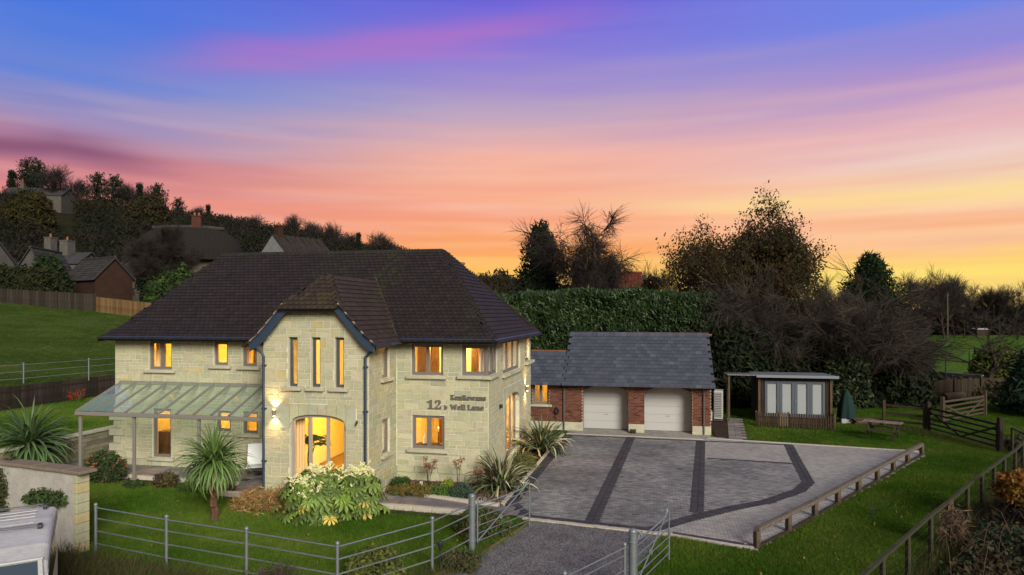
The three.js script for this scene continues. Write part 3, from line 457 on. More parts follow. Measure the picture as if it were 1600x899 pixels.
// staircase balustrade seen through the bay window
mesh('stair_string', merge([beam(V(-9.0, 0.35, -22.2), V(-9.0, 2.6, -25.4), 0.08, 0.3), beam(V(-9.35, 0.55, -22.6), V(-8.95, 1.7, -22.6), 0.05, 0.06)]), mat.oakIn, house);
{ // candles, vase, cabinet, books: things standing in the rooms
  const cab = thing('dark_cabinet', 'dark wooden cabinet seen through the tall window under the glass canopy', 'cabinet', [-18.62, 0.15, -23.3]);
  mesh('body', rbox(0.7, 0.98, 0.4, 0.01, 0, 0.49, 0), mat.walnut, cab); mesh('door', rbox(0.33, 0.85, 0.03, 0.008, -0.175, 0.49, 0.215), mat.walnut, cab); mesh('door', rbox(0.33, 0.85, 0.03, 0.008, 0.175, 0.49, 0.215), mat.walnut, cab);
  const wax = M('white_wax', [0.8, 0.76, 0.66], 0.6), fl = M('candle_flame', [1, .7, .3], 0.6, { emissive: new THREE.Color(1, 0.55, 0.15), emissiveIntensity: 3 });
  const shelf = thing('window_table', 'long narrow table just inside the lower window right of the bay', 'table', [-7.48, 0.15, ZF - 0.55]); mesh('table_top', rbox(1.15, 0.05, 0.35, 0.01, 0, 1.02, 0), mat.walnut, shelf); for (const s of [-1, 1]) for (const t of [-1, 1]) mesh('leg', box(0.05, 1.0, 0.05, s * 0.5, 0.5, t * 0.13), mat.walnut, shelf);
  [[-7.28, 0.42, 'left of two dark candlesticks with lit candles in the lower front window'], [-7.06, 0.4, 'right of two dark candlesticks with lit candles in the lower front window']].forEach(([x, h, l]) => { const c = thing('candlestick', l, 'candlestick', [x, 1.195, ZF - 0.5]); mesh('stand', new THREE.LatheGeometry([[0.06, 0], [0.06, 0.02], [0.015, 0.04], [0.02, h * .5], [0.015, h - .03], [0.035, h], [0, h]].map(([a, b]) => new THREE.Vector2(a, b)), 10), mat.black, c); mesh('candle', bar(V(0, h, 0), V(0, h + 0.12, 0), 0.014), wax, c); mesh('flame', ball(0.016, 0, h + 0.15, 0, 2), fl, c); });
  const bt = thing('white_bottle', 'white bottle shaped vase standing inside the lower front window', 'vase', [-7.78, 1.195, ZF - 0.5]); mesh('body', new THREE.LatheGeometry([[0.001, 0], [0.055, 0], [0.06, 0.2], [0.03, 0.3], [0.018, 0.42], [0.022, 0.46]].map(([a, b]) => new THREE.Vector2(a, b)), 14), wax, bt);
  const tl = thing('table_lamp', 'small lit table lamp in the small upper window left of the bay', 'lamp', [-15.4, 3.75, ZF - 0.5]); mesh('lamp_base', new THREE.LatheGeometry([[0.07, 0], [0.05, 0.05], [0.02, 0.15], [0.02, 0.2]].map(([a, b]) => new THREE.Vector2(a, b)), 10), mat.walnut, tl); mesh('lamp_shade', new THREE.CylinderGeometry(0.07, 0.12, 0.16, 14, 1, true).translate(0, 0.27, 0), M('lamp_shade', [0.9, 0.75, 0.5], 1, { emissive: new THREE.Color(1, 0.6, 0.2), emissiveIntensity: 0.8, side: THREE.DoubleSide }), tl); mesh('cupboard', rbox(0.5, 0.7, 0.4, 0.01, 0, -0.37, -0.02), mat.walnut, tl);
}
{ // potted palm inside the bay window
  const t = thing('potted_palm', 'potted indoor palm standing behind the arched bay window', 'potted palm', [-11.15, 0.15, ZB - 0.85]), r = rng(77), fr = [], lf = leafMat('palm_frond', [0.035, 0.06, 0.015], 0.2);
  mesh('pot', new THREE.LatheGeometry([[0, 0], [0.16, 0], [0.2, 0.36], [0.18, 0.36], [0.17, 0.3], [0, 0.3]].map(([a, b]) => new THREE.Vector2(a, b)), 16), mat.black, t);
  mesh('trunk', merge([tube([V(0, 0.3, 0), V(-0.03, 0.8, 0), V(0.02, 1.35, 0)], 0.02), tube([V(0.05, 0.3, 0), V(0.1, 0.8, 0.02), V(0.2, 1.2, 0)], 0.02)]), mat.bark, t);
  for (let k = 0; k < 13; k++) { const a = k * 2.4 + r(), L = 0.55 + 0.3 * r(), o = k % 3 ? V(0.02, 1.35, 0) : V(0.2, 1.2, 0), pts = []; for (let i = 0; i <= 6; i++) { const s = i / 6; pts.push(o.clone().add(V(Math.cos(a) * L * s, 0.55 * s - 0.5 * s * s + 0.15 * r() * s, Math.sin(a) * L * s * 0.5))); } const g = [tube(pts, 0.006, 8, 4)]; for (let i = 2; i < 14; i++) { const s = i / 14, c = new THREE.CatmullRomCurve3(pts).getPoint(s); for (const q of [-1, 1]) g.push(poly3([c, c.clone().add(V(Math.cos(a + q * 1.1) * 0.1, 0.0, Math.sin(a + q) * .08 + .01)), c.clone().add(V(Math.cos(a + q * 0.9) * 0.24, -0.07, Math.sin(a + q) * 0.1))])); } mesh('frond', g, lf, t); }
}
// ---------------------------------------------------------------- roof
const EV = { y0: 4.92, yk: 5.36, yr: 8.44, f: 0.15, zf: -21.62, zb: -30.75, xl: -20.1, xr: -5.06, rz: -26.2, rxl: -18.05, rxr: -8.3 };
const profile = (f) => f < EV.f ? lerp(EV.y0, EV.yk, f / EV.f) : lerp(EV.yk, EV.yr, (f - EV.f) / (1 - EV.f));
const mainF = (x, z) => Math.min((EV.zf - z) / (EV.zf - EV.rz), (z - EV.zb) / (EV.rz - EV.zb), (EV.xr - x) / (EV.xr - EV.rxr), (x - EV.xl) / (EV.rxl - EV.xl));
const BX = -10.47, BH = 7.14, BZ = -19.42, BE = 2.14, JZ = -20.6, JH = 6.05;
const bayPro = (a) => a > 1.78 ? lerp(5.16, 4.84, (a - 1.78) / (BE - 1.78)) : lerp(BH, 5.16, a / 1.78);   // height by distance from the bay ridge
const bayH = (x, z) => Math.min(bayPro(Math.abs(x - BX)), z > JZ ? lerp(BH, JH, (z - JZ) / (BZ - JZ)) : 99);
const roofUnder = [];
const P3 = (x, z, f) => V(x, profile(f) - 0.03, z);
{
  const ring = (f) => [[lerp(EV.xl, EV.rxl, f), lerp(EV.zf, EV.rz, f)], [lerp(EV.xr, EV.rxr, f), lerp(EV.zf, EV.rz, f)], [lerp(EV.xr, EV.rxr, f), lerp(EV.zb, EV.rz, f)], [lerp(EV.xl, EV.rxl, f), lerp(EV.zb, EV.rz, f)]];
  const A = ring(0), B = ring(EV.f), C = ring(1);
  for (let k = 0; k < 4; k++) { const n = (k + 1) % 4; roofUnder.push(poly3([P3(...A[k], 0), P3(...A[n], 0), P3(...B[n], EV.f), P3(...B[k], EV.f)]), poly3([P3(...B[k], EV.f), P3(...B[n], EV.f), P3(...C[n], 1), P3(...C[k], 1)])); }
  for (const s of [-1, 1]) { const b = (a, z) => V(BX + s * a, bayPro(a) - 0.03, z); roofUnder.push(poly3([b(BE, BZ), b(BE, -21.6), b(1.78, -22.2), b(1.78, BZ)], s < 0), poly3([b(1.78, BZ), b(1.78, -22.2), b(0.92, -23.3), b(0.92, BZ)], s < 0), poly3([b(0.92, BZ), b(0.92, -23.3), b(0, -24.8), b(0, JZ)], s < 0)); }
  roofUnder.push(poly3([V(BX - 0.93, JH - 0.03, BZ), V(BX + 0.93, JH - 0.03, BZ), V(BX, BH - 0.03, JZ)]));
}
const roof = mesh('roof', roofUnder, mat.roofUnder, house);
const tileGeo = (() => { const g = rbox(0.196, 0.034, 0.3, 0.005, 0, 0.004, -0.1); return g; })();
const tileList = [];
// run courses up one slope: eave from a to b, slope direction by height function
function tiling(list, eaveA, eaveB, up, profileAt, keep, seed, gauge = 0.2, tw = 0.2, col = tileColor) {
  const r = rng(seed), e = eaveB.clone().sub(eaveA), len = e.length(); e.normalize();
  // walk along the slope in equal steps
  let s = 0, row = 0, p = profileAt(0); const total = profileAt.run;
  while (s < total) {
    const q = profileAt(s + 0.02), ang = Math.atan2(q - profileAt(s), 0.02);
    for (let t = (row % 2) * tw / 2; t < len; t += tw) {
      const x = eaveA.x + e.x * t + up.x * s, z = eaveA.z + e.z * t + up.z * s, y = profileAt(s); if (!keep(x, z, y)) continue;
      const n = V(-up.x * Math.sin(ang), Math.cos(ang), -up.z * Math.sin(ang)), fw = V(-up.x * Math.cos(ang), -Math.sin(ang), -up.z * Math.cos(ang));
      const tip = (gauge > 0.25 ? 0.07 : 0.13) + (r() - 0.5) * 0.02, n2 = n.clone().addScaledVector(fw, -tip).normalize(), xa = n2.clone().cross(fw).normalize().negate(), za = xa.clone().cross(n2).normalize();
      const m = new THREE.Matrix4().makeBasis(xa.multiplyScalar(1), n2, za).setPosition(x, y + 0.012 + 0.004 * r(), z);
      list.push({ m, c: col(r, x, y, z, s / total) });
    }
    s += gauge * Math.cos(ang); row++;
  }
}
const brownTile = (r, x, y, z) => { const c = tileColor(r, x, y, z); return [c[0] * 1.75, c[1] * 1.6, c[2] * 1.25]; };
function tileColor(r, x, y, z) { const k = 0.85 + 0.3 * r(), c = mix3([0.021, 0.0165, 0.0175], [0.028, 0.021, 0.021], r()); const moss = smooth(0.6, 0.85, fbm(x * 0.5 + 3, (y + z) * 0.4, 3, 0, 15)) * (r() < 0.35 ? 1 : 0.15) + smooth(8.0, 8.5, y) * 0.5 * r(); return mix3([c[0] * k, c[1] * k, c[2] * k], [0.034, 0.033, 0.013], clamp(moss)); }
{
  const pf = (run) => { const f = (s) => profile(s / run); f.run = run; return f; };
  const above = (x, z, y) => y > bayHAt(x, z) - 0.02;
  const bayHAt = (x, z) => (z > -25.2 && Math.abs(x - BX) < BE) ? bayH(x, z) : -9;
  const same = (x, z, y) => Math.abs(profile(Math.max(0, mainF(x, z))) - y) < 0.035 && above(x, z, y);
  tiling(tileList, V(EV.xl, 0, EV.zf), V(EV.xr, 0, EV.zf), V(0, 0, -1), pf(EV.zf - EV.rz), same, 21);
  tiling(tileList, V(EV.xr, 0, EV.zf), V(EV.xr, 0, EV.zb), V(-1, 0, 0), pf(EV.xr - EV.rxr), same, 22);
  tiling(tileList, V(EV.xl, 0, EV.zf), V(EV.xl, 0, EV.zb), V(1, 0, 0), pf(EV.rxl - EV.xl), same, 23);
  const bp = (s) => bayPro(BE - s); bp.run = BE;
  const okBay = (x, z, y) => z > JZ ? y < lerp(BH, JH, (z - JZ) / (BZ - JZ)) + 0.03 : y > profile(clamp(mainF(x, z))) - 0.02;
  for (const s of [-1, 1]) tiling(tileList, V(BX + s * BE, 0, BZ), V(BX + s * BE, 0, -25), V(-s, 0, 0), bp, okBay, 30 + s, 0.2, 0.2, brownTile);
  const jp = (s) => lerp(JH, BH, s / (BZ - JZ)); jp.run = BZ - JZ;
  tiling(tileList, V(BX - 0.95, 0, BZ), V(BX + 0.95, 0, BZ), V(0, 0, -1), jp, (x, z, y) => y < bayPro(Math.abs(x - BX)) + 0.03, 34, 0.2, 0.2, brownTile);
  inst('roof_tiling', tileGeo, mat.tile, tileList, roof);
  // ridge and bonnet hip tiles
  const rg = new THREE.CylinderGeometry(0.13, 0.13, 0.44, 8, 1, false, -Math.PI / 2, Math.PI).rotateX(Math.PI / 2), rm = [[0.03, 0.024, 0.02], [0.036, 0.033, 0.018], [0.027, 0.022, 0.02]].map((c, i) => M('ridge_tile_' + 'abc'[i], c, 0.9, { map: tMoss, bumpMap: tGrainB, bumpScale: 0.004, side: THREE.DoubleSide })), r = rng(44);
  const run = (a, b, name, step, geo, tilt) => { const d = b.clone().sub(a), n = Math.floor(d.length() / step); d.normalize(); const z = d, x = V(0, 1, 0).cross(z).normalize(), y = z.clone().cross(x); for (let k = 0; k < n; k++) { const p = a.clone().addScaledVector(d, (k + 0.5) * step); const m = new THREE.Matrix4().makeBasis(x, y, z).setPosition(p.x, p.y + (r() - .5) * 0.01, p.z).multiply(new THREE.Matrix4().makeRotationX(tilt)); place(roof, name, geo, rm[Math.floor(r() * 3)], m); } };
  run(V(EV.rxl, EV.yr - 0.05, EV.rz), V(EV.rxr, EV.yr - 0.05, EV.rz), 'ridge_tile', 0.45, rg, 0);
  run(V(BX, BH - 0.05, JZ), V(BX, BH - 0.05, -24.4), 'ridge_tile', 0.45, rg, 0);
  const bg = new THREE.ConeGeometry(0.15, 0.26, 8, 1, true, -Math.PI / 2, Math.PI).scale(1, 1, 0.75).rotateX(Math.PI / 2);
  const hip = (cx, cz, ex, ez) => { const at = (f) => V(lerp(cx, ex, f), profile(f), lerp(cz, ez, f)); run(at(0.0), at(EV.f), 'bonnet_tile', 0.115, bg, 0.1); run(at(EV.f), at(0.99), 'bonnet_tile', 0.115, bg, 0.1); };
  hip(EV.xl, EV.zf, EV.rxl, EV.rz); hip(EV.xr, EV.zf, EV.rxr, EV.rz); 
  for (const s of [-1, 1]) run(V(BX + s * 0.95, JH, BZ), V(BX, BH, JZ), 'bonnet_tile', 0.115, bg, 0.1);
  for (const f of [1]) { const at = (q) => V(lerp(EV.xr, EV.rxr, q), profile(q) + 0.0, lerp(EV.zb, EV.rz, q)); run(at(0), at(0.99), 'bonnet_tile', 0.16, bg, 0.1); }
  for (const s of [-1, 1]) { const pts = []; for (let a = 0.02; a <= 2.13; a += 0.15) { const hh = bayPro(a); let f = 0; while (f < 1 && profile(f) < hh) f += 0.004; pts.push(V(BX + s * a, hh + 0.05, EV.zf - f * (EV.zf - EV.rz))); } mesh('valley_mortar', tube(pts, 0.03, 30, 5), M('valley_mortar', [0.07, 0.06, 0.055], 0.9, G1), roof); }
  mesh('chimney_pot', new THREE.LatheGeometry([[0.0, 0], [0.13, 0], [0.11, 0.5], [0.15, 0.54], [0.15, 0.6], [0.09, 0.62], [0.0, 0.62]].map(([a, b]) => new THREE.Vector2(a, b)), 12).translate(-8.3, 7.45, -29.2), mat.terracotta, roof);
}
// fascia, soffit, gutters and downpipes in dark blue
{
  const y = EV.y0;
  mesh('soffit', merge([box(7.6, 0.03, 0.5, -16.2, 4.835, -21.87), box(3.5, 0.03, 0.5, -6.86, 4.835, -21.87), box(0.3, 0.03, 8.6, -5.22, 4.83, -26.2), box(0.36, 0.03, 2.2, -8.48, 4.80, -20.6)]), mat.blue, house);
  mesh('fascia', merge([box(7.62, 0.17, 0.03, -16.29, 4.84, -21.63), box(3.4, 0.17, 0.03, -6.77, 4.84, -21.63), box(0.03, 0.17, 9.1, -5.08, 4.84, -26.17), box(0.03, 0.17, 9.1, -20.09, 4.84, -26.17), box(0.03, 0.17, 2.2, -8.36, 4.8, -20.55)]), mat.blue, house);
  const gut = (a, b) => mesh('gutter', bar(a, b, 0.06, 0.06, 10), mat.blue, house);
  gut(V(-20.16, 4.88, -21.57), V(-12.5, 4.88, -21.57)); gut(V(-8.3, 4.88, -21.57), V(-5.02, 4.88, -21.57)); gut(V(-5.01, 4.88, -21.55), V(-5.01, 4.88, -30.8)); gut(V(-8.3, 4.80, -19.4), V(-8.3, 4.80, -21.6));
  // verge board round the half-hipped bay gable
  const vo = (o) => { const L = []; for (const a of [BE + 0.02, 1.98, 1.78, 0.93]) L.push([a, bayPro(Math.min(a, BE)) - 0.02 - o]); return L; };
  const top = vo(0), bot = vo(0.26); bot[3][0] -= 0.08; bot[0][0] -= 0.04; bot[2][0] -= .12; bot[1][0] -= .12;
  const sh = new THREE.Shape([...top.map(([a, h]) => [BX - a, h]), ...top.slice().reverse().map(([a, h]) => [BX + a, h]), ...bot.map(([a, h]) => [BX + a, h]), ...bot.slice().reverse().map(([a, h]) => [BX - a, h])].map(([x, h]) => new THREE.Vector2(x, h)));
  mesh('verge_board', metreUV(new THREE.ExtrudeGeometry(sh, { depth: 0.04, bevelEnabled: false }).translate(0, 0, BZ - 0.05)), mat.blue, house);
  const sof = []; for (const s of [-1, 1]) { const pr = [[BE, 4.80], [1.78, 5.12], [0.93, 6.0]]; for (let k = 0; k < 2; k++) sof.push(poly3([V(BX + s * pr[k][0], pr[k][1] - 0.03, BZ), V(BX + s * pr[k + 1][0], pr[k + 1][1] - 0.03, BZ), V(BX + s * pr[k + 1][0], pr[k + 1][1] - 0.03, ZB - 0.1), V(BX + s * pr[k][0], pr[k][1] - 0.03, ZB - 0.1)])); } sof.push(box(1.9, 0.02, 0.4, BX, 6.0, -19.62));
  mesh('verge_soffit', sof, mat.blue, house);
  mesh('verge_coping', [-1, 1].flatMap((s) => { const pr = [[BE + 0.03, 4.83], [1.78, 5.17], [0.94, 6.1]]; return [0, 1].map((k) => beam(V(BX + s * pr[k][0], pr[k][1], BZ + 0.01), V(BX + s * pr[k + 1][0], pr[k + 1][1], BZ + 0.01), 0.07, 0.035)); }), M('verge_mortar', [0.22, 0.17, 0.14], 0.9), house);
  const pipe = (pts, x, z, y0) => { const p = mesh('downpipe', merge([tube(pts, 0.042, 24, 8), bar(V(x, pts[pts.length - 1].y, z), V(x, y0, z), 0.042, 0.042, 10)]), mat.blue, house); for (const h of [1.0, 2.7, 4.1]) mesh('pipe_bracket', rbox(0.15, 0.05, 0.1, 0.01, x, h, z - 0.03), mat.blue, p); return p; };
  pipe([V(-12.6, 4.78, -19.55), V(-12.56, 4.66, -19.6), V(-12.32, 4.52, -19.66), V(-12.24, 4.38, -19.66)], -12.24, -19.66, 0.1);
  pipe([V(-8.34, 4.78, -19.55), V(-8.36, 4.66, -19.6), V(-8.6, 4.52, -19.66), V(-8.72, 4.4, -19.66)], -8.72, -19.66, 0.1);
}
// lettering on the wall right of the bay
{
  const font = await new FontLoader().loadAsync('fonts/droid/droid_serif_bold.typeface.json');
  const letters = M('dark_metal_letters', [0.12, 0.105, 0.10], 0.5, { metalness: 0.3 });
  const put = (t, size, x, y, name, sx = 1) => mesh(name, new TextGeometry(t, { font, size, depth: 0.02, curveSegments: 4, bevelEnabled: true, bevelThickness: 0.003, bevelSize: 0.004 }).scale(sx, 1, 1).translate(x, y, ZF + 0.035), letters, house);
  put('12', 0.3, -7.52, 2.5, 'house_number', 1.15); put('b', 0.13, -6.9, 2.5, 'house_number_letter'); put('KenRowans', 0.165, -6.68, 2.83, 'address_lettering', 0.93); put('Well Lane', 0.165, -6.68, 2.5, 'address_lettering', 1.02);
}
// wall lamps that throw light up and down
function wallLamp(label, x, y, z, nx, nz) {
  const t = thing('wall_lamp', label, 'wall lamp', [x, y, z], 0); const glow = M('lamp_glass', [1, .8, .5], 0.5, { emissive: new THREE.Color(1, 0.62, 0.25), emissiveIntensity: 6 });
  mesh('housing', bar(V(nx * 0.08, -0.1, nz * 0.08), V(nx * 0.08, 0.1, nz * 0.08), 0.05, 0.05, 12), mat.alu, t); mesh('bracket', rbox(0.06, 0.06, 0.06, 0.008, nx * 0.02, 0, nz * 0.02), mat.alu, t);
  for (const s of [-1, 1]) { mesh('glowing_lens', new THREE.CylinderGeometry(0.036, 0.036, 0.012, 12).translate(nx * 0.08, s * 0.107, nz * 0.08), glow, t); const l = new THREE.SpotLight(new THREE.Color(1, 0.6, 0.22), 3.6, 0, 0.95, 1, 2); l.position.set(x + nx * 0.06, y + s * 0.122, z + nz * 0.06); l.target.position.set(x + nx * 0.03, y + s * 2, z + nz * 0.06); l.castShadow = true; scene.add(l, l.target); }
}
wallLamp('lit cylinder wall lamp between bay downpipe and arched bay window', -11.86, 2.58, ZB + 0.03, 0, 1);
wallLamp('lit wall lamp on the right side wall beyond its arched window', XR + 0.03, 2.5, -28.85, 1, 0);
{ const c = thing('security_camera', 'small dark security camera on wall right of the arched bay window', 'camera', [-9.02, 2.36, ZB + 0.03]); mesh('bracket', box(0.05, 0.09, 0.04, 0, 0, 0.02), mat.frame, c); mesh('lens_body', bar(V(0, 0, 0.03), V(0.02, -0.05, 0.14), 0.03, 0.03, 10), mat.black, c);
  const d = thing('door_lantern', 'small dark fitting on the side wall left of its arched window', 'light fitting', [XR + 0.03, 2.42, -23.7]); mesh('fitting_body', rbox(0.1, 0.14, 0.1, 0.015, 0.06, 0, 0), mat.black, d); mesh('bracket', box(0.05, 0.06, 0.05, 0.02, 0.0, 0), mat.black, d); }
// ---------------------------------------------------------------- glass canopy
{
  const t = thing('glass_canopy', 'glass lean-to canopy with aluminium rafters over the patio left of bay', 'canopy'), z0 = ZF + 0.04, z1 = -20.05, y0 = 3.16, y1 = 2.32, xs = []; for (let k = 0; k < 11; k++) xs.push(-19.72 + 0.665 * k + (k === 0 ? 0.02 : 0));
  mesh('wall_plate', rbox(7.4, 0.1, 0.09, 0.01, -16.08, y0, z0), mat.alu, t);
  mesh('gutter', merge([rbox(7.35, 0.13, 0.13, 0.02, -16.05, y1 - 0.04, z1 + 0.05)]), mat.alu, t);
  for (const x of xs) mesh('rafter', beam(V(x, y0 + 0.02, z0 - 0.02), V(x, y1 + 0.035, z1 + 0.06), 0.055, 0.07), mat.alu, t);
  const sl = Math.atan2(y0 - y1, z1 - z0), L = Math.hypot(y0 - y1, z1 - z0);
  for (let k = 0; k < xs.length; k++) { const a = xs[k] + 0.03, b = k + 1 < xs.length ? xs[k + 1] - 0.03 : -12.4; mesh('glass_pane', metreUV(new THREE.PlaneGeometry(b - a, L - 0.05).rotateX(-Math.PI / 2 + sl)).translate((a + b) / 2, (y0 + y1) / 2 + 0.03, (z0 + z1) / 2), mat.canopyGlass, t); }
  for (const x of [-19.6, -17.42, -14.9]) { const p = mesh('post', rbox(0.09, y1 - 0.05, 0.09, 0.012, x, (y1 - 0.05) / 2, z1 - 0.02), mat.alu, t); mesh('base_plate', rbox(0.2, 0.03, 0.2, 0.008, x, 0.065, z1 - 0.02), mat.alu, p); }
}
// ================================================================ brick garage
{
  const t = thing('brick_garage', 'low red brick double garage with slate roof and two white doors', 'garage'), zf = -33.0, zd = -33.75, H0 = 2.42, x0 = -6.2, x1 = 2.84;
  const doors = [[-3.22, -1.02], [-0.26, 1.97]], win = { u0: -5.72, u1: -4.92, y0: 1.26, y1: 2.34, n: 2 };
  const s = new THREE.Shape([[x0, 0], [doors[0][0], 0], [doors[0][0], 1.98], ...arc(doors[0]), [doors[0][1], 0], [doors[1][0], 0], [doors[1][0], 1.98], ...arc(doors[1]), [doors[1][1], 0], [x1, 0], [x1, H0], [x0, H0]].map(([u, y]) => new THREE.Vector2(u, y)));
  function arc([a, b]) { const o = []; for (let k = 0; k <= 10; k++) { const q = k / 10 * 2 - 1; o.push([lerp(a, b, k / 10), 1.98 + 0.31 * (1 - q * q)]); } return o; }
  const hole = new THREE.Path(); archPath(hole, win); s.holes.push(hole);
  const w = mesh('wall', metreUV(new THREE.ExtrudeGeometry(s, { depth: 0.6, bevelEnabled: false }).translate(0, 0, zf - 0.6)), mat.brickMortar, t);
  mesh('back_and_side_walls', merge([box(9.04, 2.4, 0.25, -1.68, 1.2, -39.0), box(0.25, 2.4, 5.6, 2.7, 1.2, -36.2), poly3([V(2.84, 2.4, -33), V(2.84, 2.4, -39.1), V(2.84, 4.6, -36.1)])]), mat.brickMortar, t);
  const r = rng(61), bricks = [], arch = [], q0 = new THREE.Quaternion();
  const bcol = () => { const c = mix3([0.115, 0.04, 0.027], [0.185, 0.072, 0.046], r()), k = r() < 0.12 ? 0.55 : 0.85 + 0.3 * r(); return [c[0] * k, c[1] * k, c[2] * k]; };
  for (let y = 0.42, row = 0; y < H0 - 0.05; y += 0.075, row++) for (let x = x0 - (row % 2) * 0.1125; x < x1; x += 0.225) {
    let a = Math.max(x0, x), b = Math.min(x1, x + 0.215); if (b - a < 0.05) continue; const yt = y + 0.065; let dead = false;
    for (const d of doors) { const q = clamp(((a + b) / 2 - d[0]) / (d[1] - d[0]) * 2 - 1, -1, 1); if (b > d[0] - 0.0 && a < d[1] && y < 1.98 + 0.44 - 0.26 * q * q) { if (a < d[0] && d[0] - a > 0.06) b = d[0]; else if (b > d[1] && b - d[1] > 0.06) a = d[1]; else dead = true; } }
    if (b > win.u0 - 0.01 && a < win.u1 + 0.01 && yt > win.y0 - 0.14 && y < win.y1) { if (a < win.u0 - 0.06) b = win.u0; else if (b > win.u1 + 0.06) a = win.u1; else dead = true; }
    if (!dead) bricks.push({ m: TRS(V((a + b) / 2, y + 0.0325, zf - 0.03 + 0.004 * r()), q0, V((b - a) / 0.215, 1, 1)), c: bcol() });
  }
  for (const d of doors) for (let k = 0; k < 27; k++) { const f = (k + 0.5) / 27, q = f * 2 - 1; arch.push({ m: TRS(V(lerp(d[0], d[1], f), 1.99 + 0.31 * (1 - q * q) + 0.08, zf - 0.028), new THREE.Quaternion().setFromAxisAngle(V(0, 0, 1), Math.PI / 2 - q * 0.5), V(0.75, 1.15, 1)), c: bcol() }); }
  inst('brickwork', rbox(0.215, 0.065, 0.09, 0.004), mat.brickAny, [...bricks, ...arch], w);
  for (const [a, b] of [[x0, doors[0][0] - 0.0], [doors[0][1], doors[1][0]], [doors[1][1], x1]]) mesh('stone_plinth', rbox(b - a - 0.01, 0.42, 0.1, 0.015, (a + b) / 2, 0.21, zf + 0.0), mat.dressed, t);
  for (const d of doors) {
    const p = mesh('garage_door', box(d[1] - d[0] + 0.3, 2.4, 0.04, (d[0] + d[1]) / 2, 1.2, zd - 0.04), mat.white, t);
    for (let k = 0; k < 6; k++) { mesh('door_panel', rbox(d[1] - d[0] + 0.25, 0.394, 0.04, 0.006, (d[0] + d[1]) / 2, 0.22 + k * 0.4, zd), mat.white, p); }
    mesh('rubber_seal', box(d[1] - d[0] + 0.2, 0.03, 0.06, (d[0] + d[1]) / 2, 0.015, zd + 0.01), mat.black, p); mesh('door_handle', rbox(0.14, 0.03, 0.03, 0.008, (d[0] + d[1]) / 2, 0.75, zd + 0.035), mat.alu, p);
  }
  makeWindow(frontT(zf), { ...win, sill: 1 }, 2, t, mat.frame, 0.12, 0.06);
  mesh('room', merge([box(2.6, 0.05, 3, -5.2, 2.38, -35), box(2.2, 2.3, 0.1, -5.3, 1.2, -35.4), box(0.1, 2.3, 2.2, -3.75, 1.2, -34.6)]), mat.cream, t);
  const b = mesh('ceiling_lamp', ball(0.07, -4.6, 2.1, -34.4), M('lamp_globe', [0.9, 0.8, 0.6], 0.6, { emissive: new THREE.Color(1, 0.7, 0.3), emissiveIntensity: 1 }), t);
  const l = new THREE.PointLight(WARM, 1.6, 0, 2); l.position.set(-4.6, 2.1, -34.4); l.castShadow = true; l.shadow.radius = 4; scene.add(l);
  // roof: one front slope, lower ridge over the link at the left
  const ze = -32.72, zr = -36.1, ye = 2.44, yr = 4.72, yl = 3.88, zl = lerp(ze, zr, (yl - ye) / (yr - ye)), xs = -4.06, xr = 2.98, h = (z) => lerp(ye, yr, (ze - z) / (ze - zr));
  const roof = mesh('roof', [poly3([V(xs, ye - 0.03, ze), V(xr, ye - 0.03, ze), V(xr, yr - 0.03, zr), V(xs, yr - 0.03, zr)]), poly3([V(xs, yr - 0.03, zr), V(xr, yr - 0.03, zr), V(xr, ye, -39.4), V(xs, ye, -39.4)]), poly3([V(-6.6, ye - 0.03, ze), V(xs, ye - 0.03, ze), V(xs, yl - 0.03, zl), V(-6.6, yl - 0.03, zl)]), poly3([V(-6.6, yl - 0.03, zl), V(xs, yl - 0.03, zl), V(xs, ye, zl - 2.2), V(-6.6, ye, zl - 2.2)]), poly3([V(xs, yl - .03, zl), V(xs, yr - 0.03, zr), V(xs, ye, -39.4)])], mat.roofUnder, t);
  const L = []; const pf = (q) => lerp(ye, yr, q / (ze - zr)); pf.run = ze - zr;
  const scol = (q) => { const k = 0.85 + 0.4 * q() * q(), c = mix3([0.050, 0.058, 0.073], [0.075, 0.083, 0.098], q() ** 2); return [c[0] * k, c[1] * k, c[2] * k]; };
  tiling(L, V(xs, 0, ze), V(xr - 0.12, 0, ze), V(0, 0, -1), pf, () => true, 71, 0.29, 0.3, scol);
  const pl = (q) => lerp(ye, yl, q / (ze - zl)); pl.run = ze - zl;
  tiling(L, V(-6.5, 0, ze), V(xs - 0.12, 0, ze), V(0, 0, -1), pl, () => true, 72, 0.29, 0.3, scol);
  inst('slating', rbox(0.292, 0.016, 0.44, 0.003, 0, 0.004, -0.14), mat.slate, L, roof);
  const rg = new THREE.CylinderGeometry(0.12, 0.12, 0.44, 8, 1, false, -Math.PI / 2, Math.PI).rotateX(Math.PI / 2).rotateY(Math.PI / 2);
  const rms = [[0.25, 0.085, 0.04], [0.19, 0.062, 0.034], [0.29, 0.11, 0.055]].map((c, i) => M('terracotta_' + 'abc'[i], c, 0.8, { ...G1, side: THREE.DoubleSide }));
  for (let x = xs + 0.22; x < xr; x += 0.45) place(roof, 'ridge_tile', rg, rms[Math.floor(r() * 3)], TRS(V(x, yr - 0.03, zr), q0, V(1, 1, 1)));
  for (let x = -6.3; x < xs; x += 0.45) place(roof, 'ridge_tile', rg, rms[Math.floor(r() * 3)], TRS(V(x, yl - 0.03, zl), q0, V(1, 1, 1)));
  mesh('gutter', bar(V(-6.2, ye - 0.07, ze + 0.06), V(3.0, ye - 0.07, ze + 0.06), 0.06, 0.06, 10), mat.frameDark, t);
  mesh('fascia', box(9.2, 0.16, 0.03, -1.6, ye - 0.1, ze - 0.02), mat.frameDark, t);
  mesh('verge_board', beam(V(xr - 0.02, ye - 0.08, ze), V(xr - 0.02, yr - 0.08, zr), 0.03, 0.15), mat.woodDark, t);
